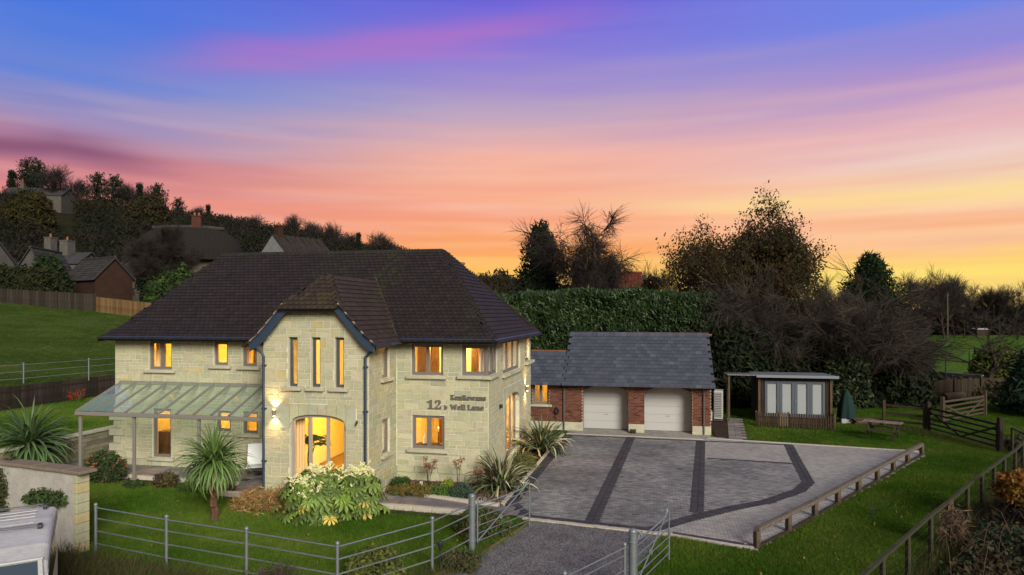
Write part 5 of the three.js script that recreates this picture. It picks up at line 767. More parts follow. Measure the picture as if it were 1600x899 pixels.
// sun lounger on the patio, small garden things
{
  const t = thing('sun_lounger', 'white sling lounge chair on the patio beside bay downpipe', 'lounge chair', [-13.75, 0.05, -21.3], 0.5), sl = M('white_sling', [0.62, 0.64, 0.64], 0.8, { side: THREE.DoubleSide });
  mesh('backrest', beam(V(0.15, 0.35, -0.3), V(0.15, 1.0, -0.75), 0.6, 0.02), sl, t); mesh('seat', beam(V(0.15, 0.35, -0.3), V(0.15, 0.38, 0.4), 0.6, 0.02), sl, t); for (const x of [-0.17, 0.47]) mesh('frame', merge([tube([V(x, 1.0, -0.75), V(x, 0.36, -0.3), V(x, 0.4, 0.42)], 0.014, 16), tube([V(x, 0.4, 0.1), V(x, 0.03, -0.25), V(x, 0.02, 0.3)], 0.014, 16)]), M('copper_tube', [0.25, 0.15, 0.09], 0.5), t);
  const s = thing('solar_light', 'black solar stake light in grass before the front fence', 'garden light', [-4.58, 0, -14.35]); mesh('head', new THREE.LatheGeometry([[0.0, 0.5], [0.03, 0.5], [0.07, 0.68], [0.075, 0.7], [0, 0.72]].map(([a, b]) => new THREE.Vector2(a, b)), 12), mat.black, s); mesh('stake', bar(V(0, 0, 0), V(0, 0.52, 0), 0.012), mat.black, s);
  const w = thing('plant_label', 'small white plant label stuck in the flower bed', 'label', [-7.3, 0.02, -20.85], 0.2); mesh('tag', rbox(0.1, 0.18, 0.01, 0.004, 0, 0.2, 0), mat.white, w); mesh('stake', box(0.02, 0.16, 0.008, 0, 0.06, 0), mat.white, w);
  const k = thing('plant_stake', 'thin dark forked stake standing in the right lawn', 'stake', [6.25, 0, -20.9]); mesh('rod', bar(V(0, 0, 0), V(-0.05, 0.75, 0), 0.012, 0.008), mat.black, k); mesh('prong', merge([bar(V(0.08, 0, 0), V(0.07, 0.2, 0), 0.01), bar(V(-0.09, 0, 0), V(-0.08, 0.2, 0), 0.01), bar(V(-0.09, 0.2, 0), V(0.08, 0.2, 0), 0.01)]), mat.black, k);
  const f = thing('red_flower_clump', 'bright red flowering clump before the dark timber wall', 'flowers', [-30.4, 1.0, -30.9]), r = rng(19), q = []; for (let i = 0; i < 60; i++) q.push(clumpGeo(4, i + 1, 0.3).scale(0.09, 0.09, 0.09).translate(0.4 * (r() - .5), 0.15 + 0.45 * r(), 1.0 * (r() - .5))); mesh('petals', q, leafMat('red_petal', [0.55, 0.02, 0.012], 0.3), f).userData.kind = 'stuff'; mesh('stems', Array.from({ length: 14 }, () => { const x = 0.4 * (r() - .5), z = 0.7 * (r() - .5); return bar(V(x * .4, 0, z * .4), V(x, 0.5, z), 0.01); }), leafMat('stem_green', [0.04, 0.08, 0.02], 0.1), f);
  const pole = thing('garden_spike', 'rusty thin garden ornament by the low stone wall', 'ornament', [-21.6, 0.05, -21.6]); mesh('stem', bar(V(0, 0, 0), V(0, 0.7, 0), 0.015), mat.terracotta, pole); mesh('head', ball(0.08, 0, 0.72, 0, 1.2), mat.woodDark, pole);
}
// ================================================================ plants
const spot = (px, d) => { const [x, z] = fromDU(d, (px - 800) / 1050 * d); return [x, terrain(x, z), z]; };
const hAt = (py, d) => 5.8 + (489 - py) / 1050 * d;       // height seen at that row of the photograph at depth d
function blade(len, w, droop, seed, segs = 6, fold = 0.25) {   // strap leaf growing along +z, arching down
  const p = [], idx = [], uv = []; let y = 0, z = 0, a = 0;
  for (let i = 0; i <= segs; i++) { const t = i / segs, ww = w * (t < 0.15 ? 0.6 + t * 2.6 : Math.pow(1 - t, 0.55) * 1.05 + 0.01); p.push(-ww / 2, y + fold * ww, z, 0, y, z, ww / 2, y + fold * ww, z); uv.push(0, t, 0.5, t, 1, t); a = -droop * t * t * 1.4; y += Math.sin(a) * len / segs; z += Math.cos(a) * len / segs; }
  for (let i = 0; i < segs; i++) for (const k of [0, 1]) { const o = i * 3 + k; idx.push(o, o + 3, o + 1, o + 1, o + 3, o + 4); }
  const g = new THREE.BufferGeometry(); g.setAttribute('position', new THREE.BufferAttribute(new Float32Array(p), 3)); g.setAttribute('uv', new THREE.BufferAttribute(new Float32Array(uv), 2)); g.setIndex(idx); g.computeVertexNormals(); return g;
}
const DS = { side: THREE.DoubleSide };
const tints = (name, c, ks = [0.7, 0.9, 1.1, 1.35], t = 0.15) => ks.map((k, i) => P(name + '_' + 'abcdef'[i], c.map((v) => v * k), 0.55, { ...DS, transmission: 0 }));
const lookQ = (dir, roll = 0) => { const z = dir.clone().normalize(), x = V(0, 1, 0).cross(z); if (x.lengthSq() < 1e-4) x.set(1, 0, 0); x.normalize(); const y = z.clone().cross(x); return new THREE.Quaternion().setFromRotationMatrix(new THREE.Matrix4().makeBasis(x, y, z)).multiply(new THREE.Quaternion().setFromAxisAngle(V(0, 0, 1), roll)); };
// ---- cordyline palms: each strap leaf is a part
function cordyline(label, p, trunkH, R, n, seed, mats, dead = 14) {
  const t = thing('cordyline_palm', label, 'palm tree', p), r = rng(seed), geos = [0.2, 0.7, 1.2, 1.8].map((d, i) => blade(1, 0.062, d, i));
  if (trunkH > 0.4) { const tr = []; let a = V(0, -0.1, 0); for (let k = 1; k <= 14; k++) { const b = V(0.03 * Math.sin(k), trunkH * k / 14, 0.02 * Math.cos(k * 2)); tr.push(bar(a, b, 0.115 - 0.003 * k + 0.012 * (k % 2), 0.11 - 0.003 * k, 10)); a = b; } mesh('trunk', tr, M('fibrous_trunk', [0.14, 0.075, 0.045], 0.95, { map: tWood, bumpMap: tGrainB, bumpScale: 0.02 }), t); }
  const rest = []; const c = V(0, trunkH, 0);
  for (let k = 0; k < n; k++) {
    const f = Math.sqrt((k + 0.5) / n), th = k * 2.39996, el = lerp(1.5, -0.75, Math.pow(f, 1.25)) + (r() - .5) * 0.2, d = V(Math.cos(th) * Math.cos(el), Math.sin(el), Math.sin(th) * Math.cos(el)), L = R * (0.85 + 0.3 * r()) * (el < -0.3 ? 0.95 : 1), gi = Math.min(3, Math.floor(f * 3 + r() * 1.3));
    const m = TRS(c.clone().addScaledVector(d, 0.05).add(V(0, (r() - .5) * 0.22, 0)), lookQ(d, (r() - .5) * 0.8), V(L * 1.05, L, L));
    if (rest.length || k >= 300) rest.push({ m, c: [0.05, 0.09, 0.02] }); else place(t, k > n - dead ? 'dry_leaf' : 'leaf', geos[gi], k > n - dead ? mats[4] : mats[Math.floor(r() * 4)], m);
  }
  return t;
}
const cordM = [...tints('cordyline_green', [0.078, 0.135, 0.03]), M('cordyline_straw', [0.22, 0.15, 0.07], 0.8, DS)];
cordyline('tall cordyline palm with brown trunk on the front lawn', [-12.0, 0, -16.8], 1.62, 1.12, 300, 5, cordM);
cordyline('wide spiky cordyline behind the white rendered wall', [-22.0, 0.7, -20.3], 0.3, 1.7, 300, 6, [...tints('far_cordyline_green', [0.05, 0.09, 0.028]), cordM[4]]);
// ---- phormiums: striped arching leaves
function phormium(label, p, R, n, seed) {
  const t = thing('phormium', label, 'flax plant', p), r = rng(seed), geos = [0.5, 1.1, 1.7, 2.2].map((d, i) => blade(1, 0.062, d, i, 7, 0.35)); const ms = [...tints('flax_green', [0.055, 0.075, 0.03]), M('flax_cream', [0.33, 0.32, 0.18], 0.6, DS), M('flax_bronze', [0.10, 0.06, 0.035], 0.6, DS)];
  for (let k = 0; k < n; k++) { const f = (k + .5) / n, th = k * 2.39996 + r(), el = lerp(1.45, 0.35, f) + (r() - .5) * .25, d = V(Math.cos(th) * Math.cos(el), Math.sin(el), Math.sin(th) * Math.cos(el)), L = R * (0.8 + .5 * r()); place(t, 'leaf', geos[Math.min(3, Math.floor(f * 2.6 + r() * 1.6))], ms[r() < 0.28 ? 4 : r() < .15 ? 5 : Math.floor(r() * 4)], TRS(V(Math.cos(th) * 0.16 * r(), 0.02, Math.sin(th) * 0.16 * r()), lookQ(d, (r() - .5) * 1.2), V(L * 1.15, L, L))); }
  mesh('flower_stalk', tube([V(0.1, 0, 0), V(0.2, R * .9, 0.05), V(0.35, R * 1.35, 0.1)], 0.012, 10, 5), ms[5], t); return t;
}
phormium('nearer striped phormium at the front right corner of house', [-4.75, 0.02, -21.35], 1.25, 170, 31);
phormium('farther striped phormium by the house wall near the garage', [-4.4, 0.02, -27.6], 1.45, 170, 32);
// ---- fatsia: large hand-shaped leaves and cream flower heads
function palmate(seed) {
  const r = rng(seed), g = [], n = 8;
  for (let k = 0; k < n; k++) { const a = -2.2 + 4.4 * k / (n - 1), L = (1 - 0.28 * Math.abs(a) / 2.2) * (0.92 + .16 * r()), d = V(Math.sin(a), 0, Math.cos(a)), s = V(Math.cos(a), 0, -Math.sin(a)), at = (t, w, y) => d.clone().multiplyScalar(L * t).addScaledVector(s, w).add(V(0, y, 0)); const dr = -0.12 - .1 * r();
    const m0 = at(0.02, 0, 0), m1 = at(0.45, 0, 0.02), m2 = at(0.8, 0, dr * .5), m3 = at(1, 0, dr * 1.6), l1 = at(0.42, -0.1, 0.05), r1 = at(0.42, 0.1, 0.05), l2 = at(0.72, -0.15, dr * .3 + .04), r2 = at(0.72, 0.15, dr * .3 + .04);
    g.push(poly3([m0, m1, l1]), poly3([m0, r1, m1]), poly3([l1, m1, m2, l2]), poly3([m1, r1, r2, m2]), poly3([l2, m2, m3]), poly3([m2, r2, m3])); }
  g.push(bar(V(0, 0, 0), V(0, -0.25, -0.35), 0.012, 0.015, 4)); return merge(g);
}
{
  const r = rng(41), pg = [1, 2, 3].map(palmate), gm = tints('fatsia_green', [0.105, 0.165, 0.022], [0.55, 0.8, 1.05, 1.4]), ym = tints('fatsia_yellow', [0.42, 0.32, 0.06], [0.8, 1.1]), fm = M('cream_flower', [0.62, 0.60, 0.30], 0.8);
  const shrub = (label, p, rx, ry, rz, n, nf, seed) => {
    const t = thing('fatsia_shrub', label, 'shrub', p), q = rng(seed);
    mesh('stems', Array.from({ length: 16 }, (_, k) => { const a = k * 2.4, e = 0.4 + q(); return tube([V(0.1 * Math.cos(a), 0, 0.1 * Math.sin(a)), V(rx * .3 * Math.cos(a), ry * .45, rz * .3 * Math.sin(a)), V(rx * .62 * Math.cos(a) * e, ry * .85, rz * .62 * Math.sin(a) * e)], 0.02, 8, 5); }), mat.bark, t);
    for (let k = 0; k < n; k++) { const f = (k + 0.5) / n, th = k * 2.39996, y = lerp(0.98, 0.08, f), rad = Math.sqrt(Math.max(0, 1 - (y * 1.05 - 0.12) ** 2 * 0.95)), k2 = 0.55 + 0.55 * q(), nrm = V(Math.cos(th) * rad, y * 0.55 - 0.05, Math.sin(th) * rad).normalize(), pos = V(Math.cos(th) * rad * rx * k2, y * ry * (0.85 + .2 * q()), Math.sin(th) * rad * rz * k2); const fwd = V(nrm.x, -0.35 - 0.5 * q(), nrm.z).normalize(); const x = nrm.clone().add(V((q() - .5) * .5, .45, (q() - .5) * .5)).normalize().cross(fwd).normalize(), yv = fwd.clone().cross(x); const s = 0.19 + 0.19 * q(); const m = new THREE.Matrix4().makeBasis(x, yv, fwd).setPosition(pos.x, pos.y, pos.z).scale(V(s, s, s)); place(t, q() < 0.06 && y < 0.5 ? 'yellow_leaf' : 'leaf', pg[k % 3], 0, m).material = t.children[t.children.length - 1].name === 'leaf' ? gm[Math.min(3, Math.floor(q() * 4 * (0.6 + 0.4 * y)))] : ym[k % 2]; }
    for (let k = 0; k < nf; k++) { const th = q() * 6.283, y = 0.5 + 0.5 * q(), rad = Math.sqrt(Math.max(0.02, 1 - (y - 0.1) ** 2)) * (0.3 + 0.65 * q()), o = V(Math.cos(th) * rad * rx, y * ry, Math.sin(th) * rad * rz * .95), g = []; for (let i = 0; i < 9; i++) { const e = o.clone().add(V((q() - .5) * .42, 0.06 + 0.22 * q(), (q() - .5) * .42)); g.push(bar(o, e, 0.006, 0.005, 4)); for (let j = 0; j < 7; j++) g.push(new THREE.IcosahedronGeometry(0.013 + .007 * q(), 0).translate(e.x + (q() - .5) * .075, e.y + (q() - .5) * .065, e.z + (q() - .5) * .075)); } const fc = mesh('flower_head', g, fm, t); fc.userData.kind = 'stuff'; }
  };
  shrub('large flowering fatsia shrub before the arched bay window', [-9.25, 0, -17.75], 1.12, 1.32, 1.0, 190, 34, 51);
  shrub('smaller flowering fatsia shrub at the bay right corner', [-8.2, 0, -18.2], 0.62, 1.2, 0.65, 100, 16, 52);
}
// ---- small shrubs, each its own
function smallShrub(name, label, cat, p, rx, ry, rz, n, cols, size, seed, kind = 'leafy') {
  const t = thing(name, label, cat, p), r = rng(seed), L = [], tw = [];
  for (let k = 0; k < 22; k++) { const a = r() * 6.283, e = V(Math.cos(a) * rx * r(), ry * (0.5 + .5 * r()), Math.sin(a) * rz * r()); tw.push(bar(V(e.x * .15, 0, e.z * .15), e, 0.01, 0.004, 4)); }
  mesh('stems', tw, mat.bark, t);
  for (let k = 0; k < n; k++) { const d = V(r() * 2 - 1, r(), r() * 2 - 1); if (d.length() > 1) d.normalize(); const s = size * (0.7 + .6 * r()); L.push({ m: TRS(V(d.x * rx, d.y * ry + 0.02, d.z * rz), EUL(r() * 6, r() * 6, r() * 6), V(s, s * (kind === 'grassy' ? 2 : 1), s)), c: mix3(cols[Math.floor(r() * cols.length)], [0.03, 0.04, 0.015], r() * .4) }); }
  inst(kind === 'grassy' ? 'blades' : 'foliage', clumpGeo(9, seed, 0.5, kind === 'grassy' ? 0.1 : 0.42), leafMat('shrub_leaf', [1, 1, 1], 0.2), L, t); return t;
}
smallShrub('rose_bush', 'dark rose bush with pink blooms at the left end of patio', 'shrub', [-18.5, 0, -19.95], 0.72, 0.95, 0.5, 330, [[0.04, 0.07, 0.022], [0.05, 0.075, 0.03], [0.03, 0.055, 0.02], [0.035, 0.06, 0.02], [0.05, 0.06, 0.03], [0.04, 0.065, 0.02], [0.28, 0.11, 0.07]], 0.13, 61);
smallShrub('low_shrub', 'low brown purple shrub by the kerb left of palm', 'shrub', [-15.85, 0, -19.65], 0.36, 0.42, 0.3, 200, [[0.09, 0.06, 0.035], [0.10, 0.09, 0.03], [0.07, 0.035, 0.045]], 0.1, 62);
smallShrub('low_shrub', 'green low plant at the patio edge behind palm trunk', 'plant', [-14.5, 0, -19.45], 0.6, 0.2, 0.35, 240, [[0.06, 0.11, 0.025], [0.08, 0.13, 0.03]], 0.1, 63);
smallShrub('heather', 'purple heather beside the patio corner right of palm', 'heather', [-13.45, 0, -19.3], 0.4, 0.3, 0.35, 220, [[0.14, 0.05, 0.10], [0.10, 0.045, 0.07], [0.05, 0.07, 0.03]], 0.08, 64, 'grassy');
smallShrub('sedge_clump', 'tan drying grass clump left of the big fatsia', 'ornamental grass', [-11.2, 0, -18.05], 0.85, 0.42, 0.5, 420, [[0.34, 0.20, 0.075], [0.26, 0.15, 0.06], [0.40, 0.27, 0.11]], 0.16, 65, 'grassy');
smallShrub('low_shrub', 'dark low plant just left of the small brown shrub', 'plant', [-16.9, 0, -19.45], 0.3, 0.07, 0.22, 90, [[0.03, 0.055, 0.018], [0.05, 0.08, 0.02]], 0.1, 66);
smallShrub('hebe_bush', 'round blue green bush beside the front path kerb', 'bush', [-5.75, 0.02, -20.15], 0.36, 0.42, 0.32, 260, [[0.05, 0.085, 0.06], [0.06, 0.10, 0.07]], 0.08, 67);
smallShrub('ground_cover', 'orange tinged ground cover spilling over the path kerb', 'ground cover', [-7.4, 0.03, -20.3], 0.85, 0.2, 0.4, 340, [[0.19, 0.12, 0.025], [0.14, 0.11, 0.025], [0.09, 0.10, 0.03]], 0.09, 68);
smallShrub('ground_cover', 'bright green ground cover left of the round bush', 'ground cover', [-6.45, 0.03, -20.3], 0.5, 0.2, 0.35, 260, [[0.085, 0.15, 0.03], [0.06, 0.12, 0.025]], 0.09, 69);
smallShrub('ground_cover', 'small green plant at the inner corner of the bay', 'plant', [-8.15, 0.03, -21.2], 0.28, 0.26, 0.25, 120, [[0.05, 0.095, 0.02], [0.04, 0.07, 0.02]], 0.08, 70);
smallShrub('yellow_plant', 'small bright yellow green plant in the flower bed', 'plant', [-6.42, 0.02, -20.95], 0.13, 0.34, 0.12, 50, [[0.32, 0.36, 0.04], [0.22, 0.3, 0.04]], 0.1, 71);
smallShrub('euonymus_bush', 'yellow green bush behind the fence right of corner post', 'bush', [-5.85, 0, -13.7], 0.62, 0.62, 0.5, 330, [[0.16, 0.16, 0.03], [0.10, 0.12, 0.03], [0.07, 0.09, 0.025]], 0.1, 72);
smallShrub('verge_plant', 'low dark plant in the verge right of solar light', 'plant', [-4.2, 0, -14.75], 0.45, 0.3, 0.4, 220, [[0.06, 0.07, 0.03], [0.09, 0.07, 0.035], [0.04, 0.07, 0.02]], 0.09, 73);
smallShrub('gate_shrub', 'loose green shrub growing behind the left estate gate', 'shrub', [-4.3, 0, -17.2], 0.75, 0.55, 0.55, 330, [[0.06, 0.10, 0.025], [0.08, 0.13, 0.03], [0.10, 0.07, 0.035]], 0.1, 74);
smallShrub('purple_spikes', 'purple stalked plant before the fence near the corner', 'plant', [-7.25, 0, -12.2], 0.5, 0.75, 0.4, 240, [[0.10, 0.045, 0.075], [0.07, 0.05, 0.04], [0.05, 0.06, 0.025]], 0.1, 75, 'grassy');
smallShrub('pale_grass', 'straw coloured low grass tuft between the two phormiums', 'ornamental grass', [-4.55, 0.02, -24.4], 0.35, 0.5, 0.45, 220, [[0.20, 0.17, 0.06], [0.12, 0.13, 0.04]], 0.14, 76, 'grassy');
smallShrub('ivy_column', 'ivy covered pillar at the far left of the white wall', 'ivy', [-16.15, 0, -14.35], 0.28, 2.1, 0.34, 700, [[0.05, 0.06, 0.022], [0.08, 0.075, 0.035], [0.04, 0.05, 0.02]], 0.1, 77);
smallShrub('wall_climber', 'green climbing plant above the timber shelf on white wall', 'climber', [-14.35, 1.18, -13.66], 0.6, 0.3, 0.16, 120, [[0.05, 0.085, 0.025], [0.04, 0.065, 0.022]], 0.09, 78);
for (const [x, z, h, l, s] of [[-7.25, -21.4, 0.85, 'left dead hydrangea head cluster against the house wall', 1], [-6.2, -21.3, 0.95, 'middle dead hydrangea stalk against the house wall', 2], [-5.35, -20.8, 0.75, 'right dead hydrangea stalk beside the near phormium', 3]]) {
  const t = thing('dry_hydrangea', l, 'dead flower', [x, 0.02, z]), r = rng(s + 90); const k = s === 1 ? 7 : 3;
  for (let i = 0; i < k; i++) { const e = V((r() - .5) * (s === 1 ? .6 : .3), h * (0.75 + .3 * r()), (r() - .5) * .3); mesh('stalk', tube([V(e.x * .2, 0, e.z * .2), V(e.x * .5, e.y * .6, e.z * .4), e], 0.008, 6, 4), mat.bark, t); mesh('dry_head', clumpGeo(40, i + s * 9, 0.3, 0.8).scale(0.11, 0.085, 0.11).translate(e.x, e.y, e.z), M('dry_bloom', [0.20, 0.105, 0.06], 1, DS), t); }
}
// ---- grass: short blades on the lawns, long grass on the verge
{
  const r = rng(101), L = [], q = new THREE.Quaternion(), g = (() => { const v = []; const s = rng(3); for (let k = 0; k < 7; k++) { const a = s() * 6.28, x = (s() - .5) * .22, z = (s() - .5) * .22, h = 0.04 + 0.035 * s(), w = 0.006, dx = Math.cos(a) * .025, dz = Math.sin(a) * .025; v.push(x - w, 0, z, x + w, 0, z, x + dx, h, z + dz, x, 0, z - w, x, 0, z + w, x + dx, h, z + dz); } const b = new THREE.BufferGeometry(); b.setAttribute('position', new THREE.BufferAttribute(new Float32Array(v), 3)); b.computeVertexNormals(); b.setAttribute('uv', new THREE.BufferAttribute(new Float32Array(v.length / 3 * 2), 2)); return b; })();
  const noGrass = [OUTER, [[-21.9, -22.1], [-13.5, -22.1], [-13.5, -20], [-21.9, -20]], [[-13.7, -22], [-5.3, -22], [-4.2, -31], [-3.4, -18.7], [-8.3, -18.7], [-13.7, -18.95]], [[-8.6, -32], [-4, -32], [-4, -20], [-8.6, -20]], [...ROADL, [0.35, -18.02], [0.12, -17.3], [-0.2, -15.85], [-0.75, -13.9], [-1.5, -11.6], [-2.6, -9], [-3, -4], [-9, -4]], [[3, -39], [5.1, -39], [4.4, -32], [3, -32]], [[-18, -12], [-11, -12], [-7.5, -11.3], [-8, -8], [-18, -8]]];
  let tries = 0;
  while (L.length < 210000 && tries++ < 900000) {
    const d = 12 + 56 * Math.pow(r(), 1.4), u = (r() * 2 - 1) * d * 0.79, [x, z] = fromDU(d, u);
    if (x > XL && x < XR && z < ZF && z > ZBACK) continue; if (x > -8.7 && x < 3 && z < -32.9) continue; if (d > 44 && u > -20) continue;
    if (noGrass.some((p) => inPoly(p, x, z))) continue;
    const s = 0.7 + 0.7 * r(), pt = fbm(x * 0.45, z * 0.45, 3, 0, 55), far = x < -31;
    q.setFromEuler(new THREE.Euler((r() - .5) * .4, r() * 6.28, (r() - .5) * .4));
    const c = mix3(far ? [0.036, 0.066, 0.011] : [0.045, 0.105, 0.007], far ? [0.062, 0.088, 0.02] : [0.098, 0.155, 0.02], clamp(pt * 2.4 - 0.75)), k = (0.7 + .5 * r()) * 0.92;
    L.push({ m: TRS(V(x, terrain(x, z) - 0.005, z), q, V(s * 1.2, s * (0.7 + 0.7 * pt), s * 1.2)), c: r() < 0.03 ? [0.16, 0.14, 0.05] : [c[0] * k, c[1] * k, c[2] * k] });
  }
  const FL = []; for (let k = 0; k < 420; k++) { const d = 13 + 24 * r(), u = (r() * 2 - 1) * d * 0.78, [x, z] = fromDU(d, u); if (noGrass.slice(0, 4).some((p) => inPoly(p, x, z)) || x < -21.9 || (x > XL && x < XR && z < ZF)) continue; const s = 0.03 + 0.03 * r(); FL.push({ m: TRS(V(x, 0.035, z), EUL((r() - .5), r() * 6, (r() - .5)), V(s, s, s)), c: mix3([0.16, 0.08, 0.03], [0.2, 0.15, 0.05], r()) }); }
  inst('fallen_leaves', clumpGeo(1, 5, 1, 0.6).translate(0, 0, 0), leafMat('dead_leaf', [1, 1, 1], 0.1), FL, null);
  inst('lawn_grass', g, leafMat('grass_blade', [1, 1, 1], 0.15), L, null);
  const T = [], bl = blade(1, 0.03, 1.3, 1, 4, 0.2); // long rough grass before the front fence
  const strip = (a, b, w, n, hs, cols) => { for (let k = 0; k < n; k++) { const f = r(), x = lerp(a[0], b[0], f) + (r() - .5) * w, z = lerp(a[1], b[1], f) + (r() - .5) * w; const th = r() * 6.28, el = 0.7 + 0.8 * r(), s = hs * (0.4 + .9 * r()); T.push({ m: TRS(V(x, -0.02, z), lookQ(V(Math.cos(th) * Math.cos(el), Math.sin(el), Math.sin(th) * Math.cos(el)), r() * 3), V(s * 0.8, s, s)), c: mix3(cols[Math.floor(r() * cols.length)], [0.02, 0.03, 0.01], r() * .5) }); } };
  const gc = [[0.05, 0.075, 0.018], [0.06, 0.065, 0.02], [0.075, 0.05, 0.024], [0.10, 0.078, 0.035]];
  strip([-13.6, -13.1], [-6.2, -11.8], 0.9, 4600, 0.5, gc); strip([-13.3, -12.7], [-8.5, -11.9], 0.6, 1500, 0.45, gc); strip([-6.0, -12.2], [-4.4, -14.6], 0.7, 1500, 0.3, gc); strip([-4.3, -15.2], [-3.6, -18.0], 0.7, 1300, 0.22, [[0.05, 0.09, 0.02], [0.07, 0.1, 0.025]]);
  strip([2.8, -11.2], [14.4, -29.6], 0.6, 5200, 0.4, gc); strip([2.6, -17.3], [10.9, -30.2], 0.25, 1500, 0.16, [[0.05, 0.09, 0.02]]);
  strip([5.3, -35.9], [9.0, -35.5], 0.25, 500, 0.22, [[0.05, 0.09, 0.02]]); strip([12, -37], [15, -32], 1.2, 1600, 0.35, gc); strip([-31.2, -22], [-31.2, -37], 0.7, 1500, 0.35, [[0.04, 0.06, 0.02], [0.03, 0.035, 0.02]]);
  T.forEach((e) => { const p = V(0, 0, 0).setFromMatrixPosition(e.m); if (p.x < -31.05) e.m.setPosition(p.x, 2.05, p.z); });
  inst('long_grass', bl, leafMat('long_grass_blade', [1, 1, 1], 0.15), T, null);
}
// ---- bramble bank at the lower right
{
  const r = rng(111), L = [], S = [], line = (z) => lerp(2.9, 14.6, clamp((-11.4 - z) / 18.2)) + 0.35;
  const cols = [[0.034, 0.056, 0.024], [0.026, 0.048, 0.022], [0.05, 0.045, 0.024], [0.055, 0.042, 0.022], [0.032, 0.06, 0.03], [0.07, 0.065, 0.03]];
  for (let k = 0; k < 30000; k++) { const z = -9 - 24 * r(), x0 = line(z), o = Math.pow(r(), 0.8) * 9, x = x0 + o; const mound = Math.min(1.15, 0.25 + o * 0.28) * (0.6 + 0.7 * fbm(x * .5, z * .5, 3, 0, 88)); const y = mound * (0.35 + .65 * Math.sqrt(r())); const patch = fbm(x * .6 + 5, z * .6, 2, 0, 66), far = z < -20.5; const c = far && r() < .6 ? cols[2 + Math.floor(r() * 2)] : patch > .62 ? cols[3] : cols[Math.floor(r() * 6)], s = 0.09 + .10 * r(); L.push({ m: TRS(V(x, y, z), EUL(r() * 6, r() * 6, r() * 6), V(s, s, s)), c: mix3(c, [0.02, 0.025, 0.012], .5 * r()) }); }
  const t = thing('bramble_bank', 'tangled green and brown bramble thicket at lower right beyond the fence', 'brambles', [0, 0, 0]);
  inst('foliage', clumpGeo(12, 9, 0.42, 0.5), leafMat('bramble_leaf', [1, 1, 1], 0.2), L, t);
  const canes = []; for (let k = 0; k < 110; k++) { const z = -11 - 20 * r(), x = line(z) + 0.3 + 6 * r(), a = r() * 6.28, l = 0.5 + .7 * r(); canes.push(new THREE.TubeGeometry(new THREE.QuadraticBezierCurve3(V(x, 0.2, z), V(x + Math.cos(a) * l * .5, 1.5 + .5 * r(), z + Math.sin(a) * l * .5), V(x + Math.cos(a) * l * 1.4, 0.7, z + Math.sin(a) * l * 1.4)), 6, 0.006, 3)); }
  const cm = mesh('canes', canes, M('bramble_cane', [0.09, 0.055, 0.042], 0.9), t); cm.userData.kind = 'stuff';
  smallShrub('russet_fern', 'orange brown bracken fern in the bramble bank at right', 'fern', [10.0, 0.75, -20.6], 0.75, 0.7, 0.6, 320, [[0.2, 0.085, 0.018], [0.16, 0.06, 0.012], [0.17, 0.11, 0.022]], 0.14, 112);
  smallShrub('russet_fern', 'darker russet bracken fern cut by right picture edge', 'fern', [10.4, 0.7, -18.6], 0.8, 0.6, 0.6, 320, [[0.17, 0.05, 0.014], [0.13, 0.045, 0.012]], 0.14, 113);
  smallShrub('stump_growth', 'withered brown tuft hanging on the fence at right', 'dead plant', [7.3, 0.1, -18.4], 0.28, 0.9, 0.28, 130, [[0.14, 0.085, 0.06], [0.10, 0.06, 0.05], [0.2, 0.14, 0.08]], 0.14, 114, 'grassy');
}
// ================================================================ trees
function skeleton(o) {   // recursive branching; returns limbs by level and twig places
  const r = rng(o.seed), limbs = [[], [], [], [], []], tips = [];
  const grow = (p, d, len, rad, lv) => {
    const n = lv === 0 ? 5 : 3; let a = p.clone(), dir = d.clone(); const stations = [];
    for (let i = 0; i < n; i++) { dir.add(V((r() - .5) * o.wander, (r() - .5) * o.wander * .5 + (o.up ?? 0.06) * (lv > 0 ? 1 : 0) - (o.droop ?? 0) * lv * 0.1, (r() - .5) * o.wander)).normalize(); const b = a.clone().addScaledVector(dir, len / n), r0 = rad * (1 - 0.55 * i / n), r1 = rad * (1 - 0.55 * (i + 1) / n); limbs[Math.min(4, lv)].push(bar(a, b, r0, r1, lv < 2 ? 6 : lv < 3 ? 4 : 3)); a = b; stations.push([b.clone(), dir.clone(), r1]); }
    if (lv >= o.levels) { tips.push([a, dir, len]); stations.slice(0, -1).forEach((s) => tips.push([s[0], s[1], len])); return; }
    const kids = o.kids[Math.min(lv, o.kids.length - 1)];
    for (let k = 0; k < kids; k++) {
      const [sp, sd, sr] = lv === 0 ? stations[Math.min(n - 1, Math.floor(lerp(o.firstAt ?? 2, n - 0.01, (k + r() * .6) / kids)))] : stations[Math.min(n - 1, Math.floor((0.35 + 0.65 * (k + r() * .5) / kids) * n))];
      const az = k * 2.4 + r() * 1.2, side = V(Math.cos(az), 0, Math.sin(az)), sp2 = k === kids - 1 ? 0.25 : o.spread * (0.75 + .5 * r()), nd = sd.clone().addScaledVector(side, sp2).normalize();
      grow(sp, nd, len * (o.ratio ?? 0.68) * (0.8 + .4 * r()), sr * 0.72, lv + 1);
    }
  };
  grow(V(0, -0.2, 0), V(o.lean ?? 0, 1, 0).normalize(), o.h * (o.trunk ?? 0.42), o.rad, 0);
  return { limbs, tips, r };
}
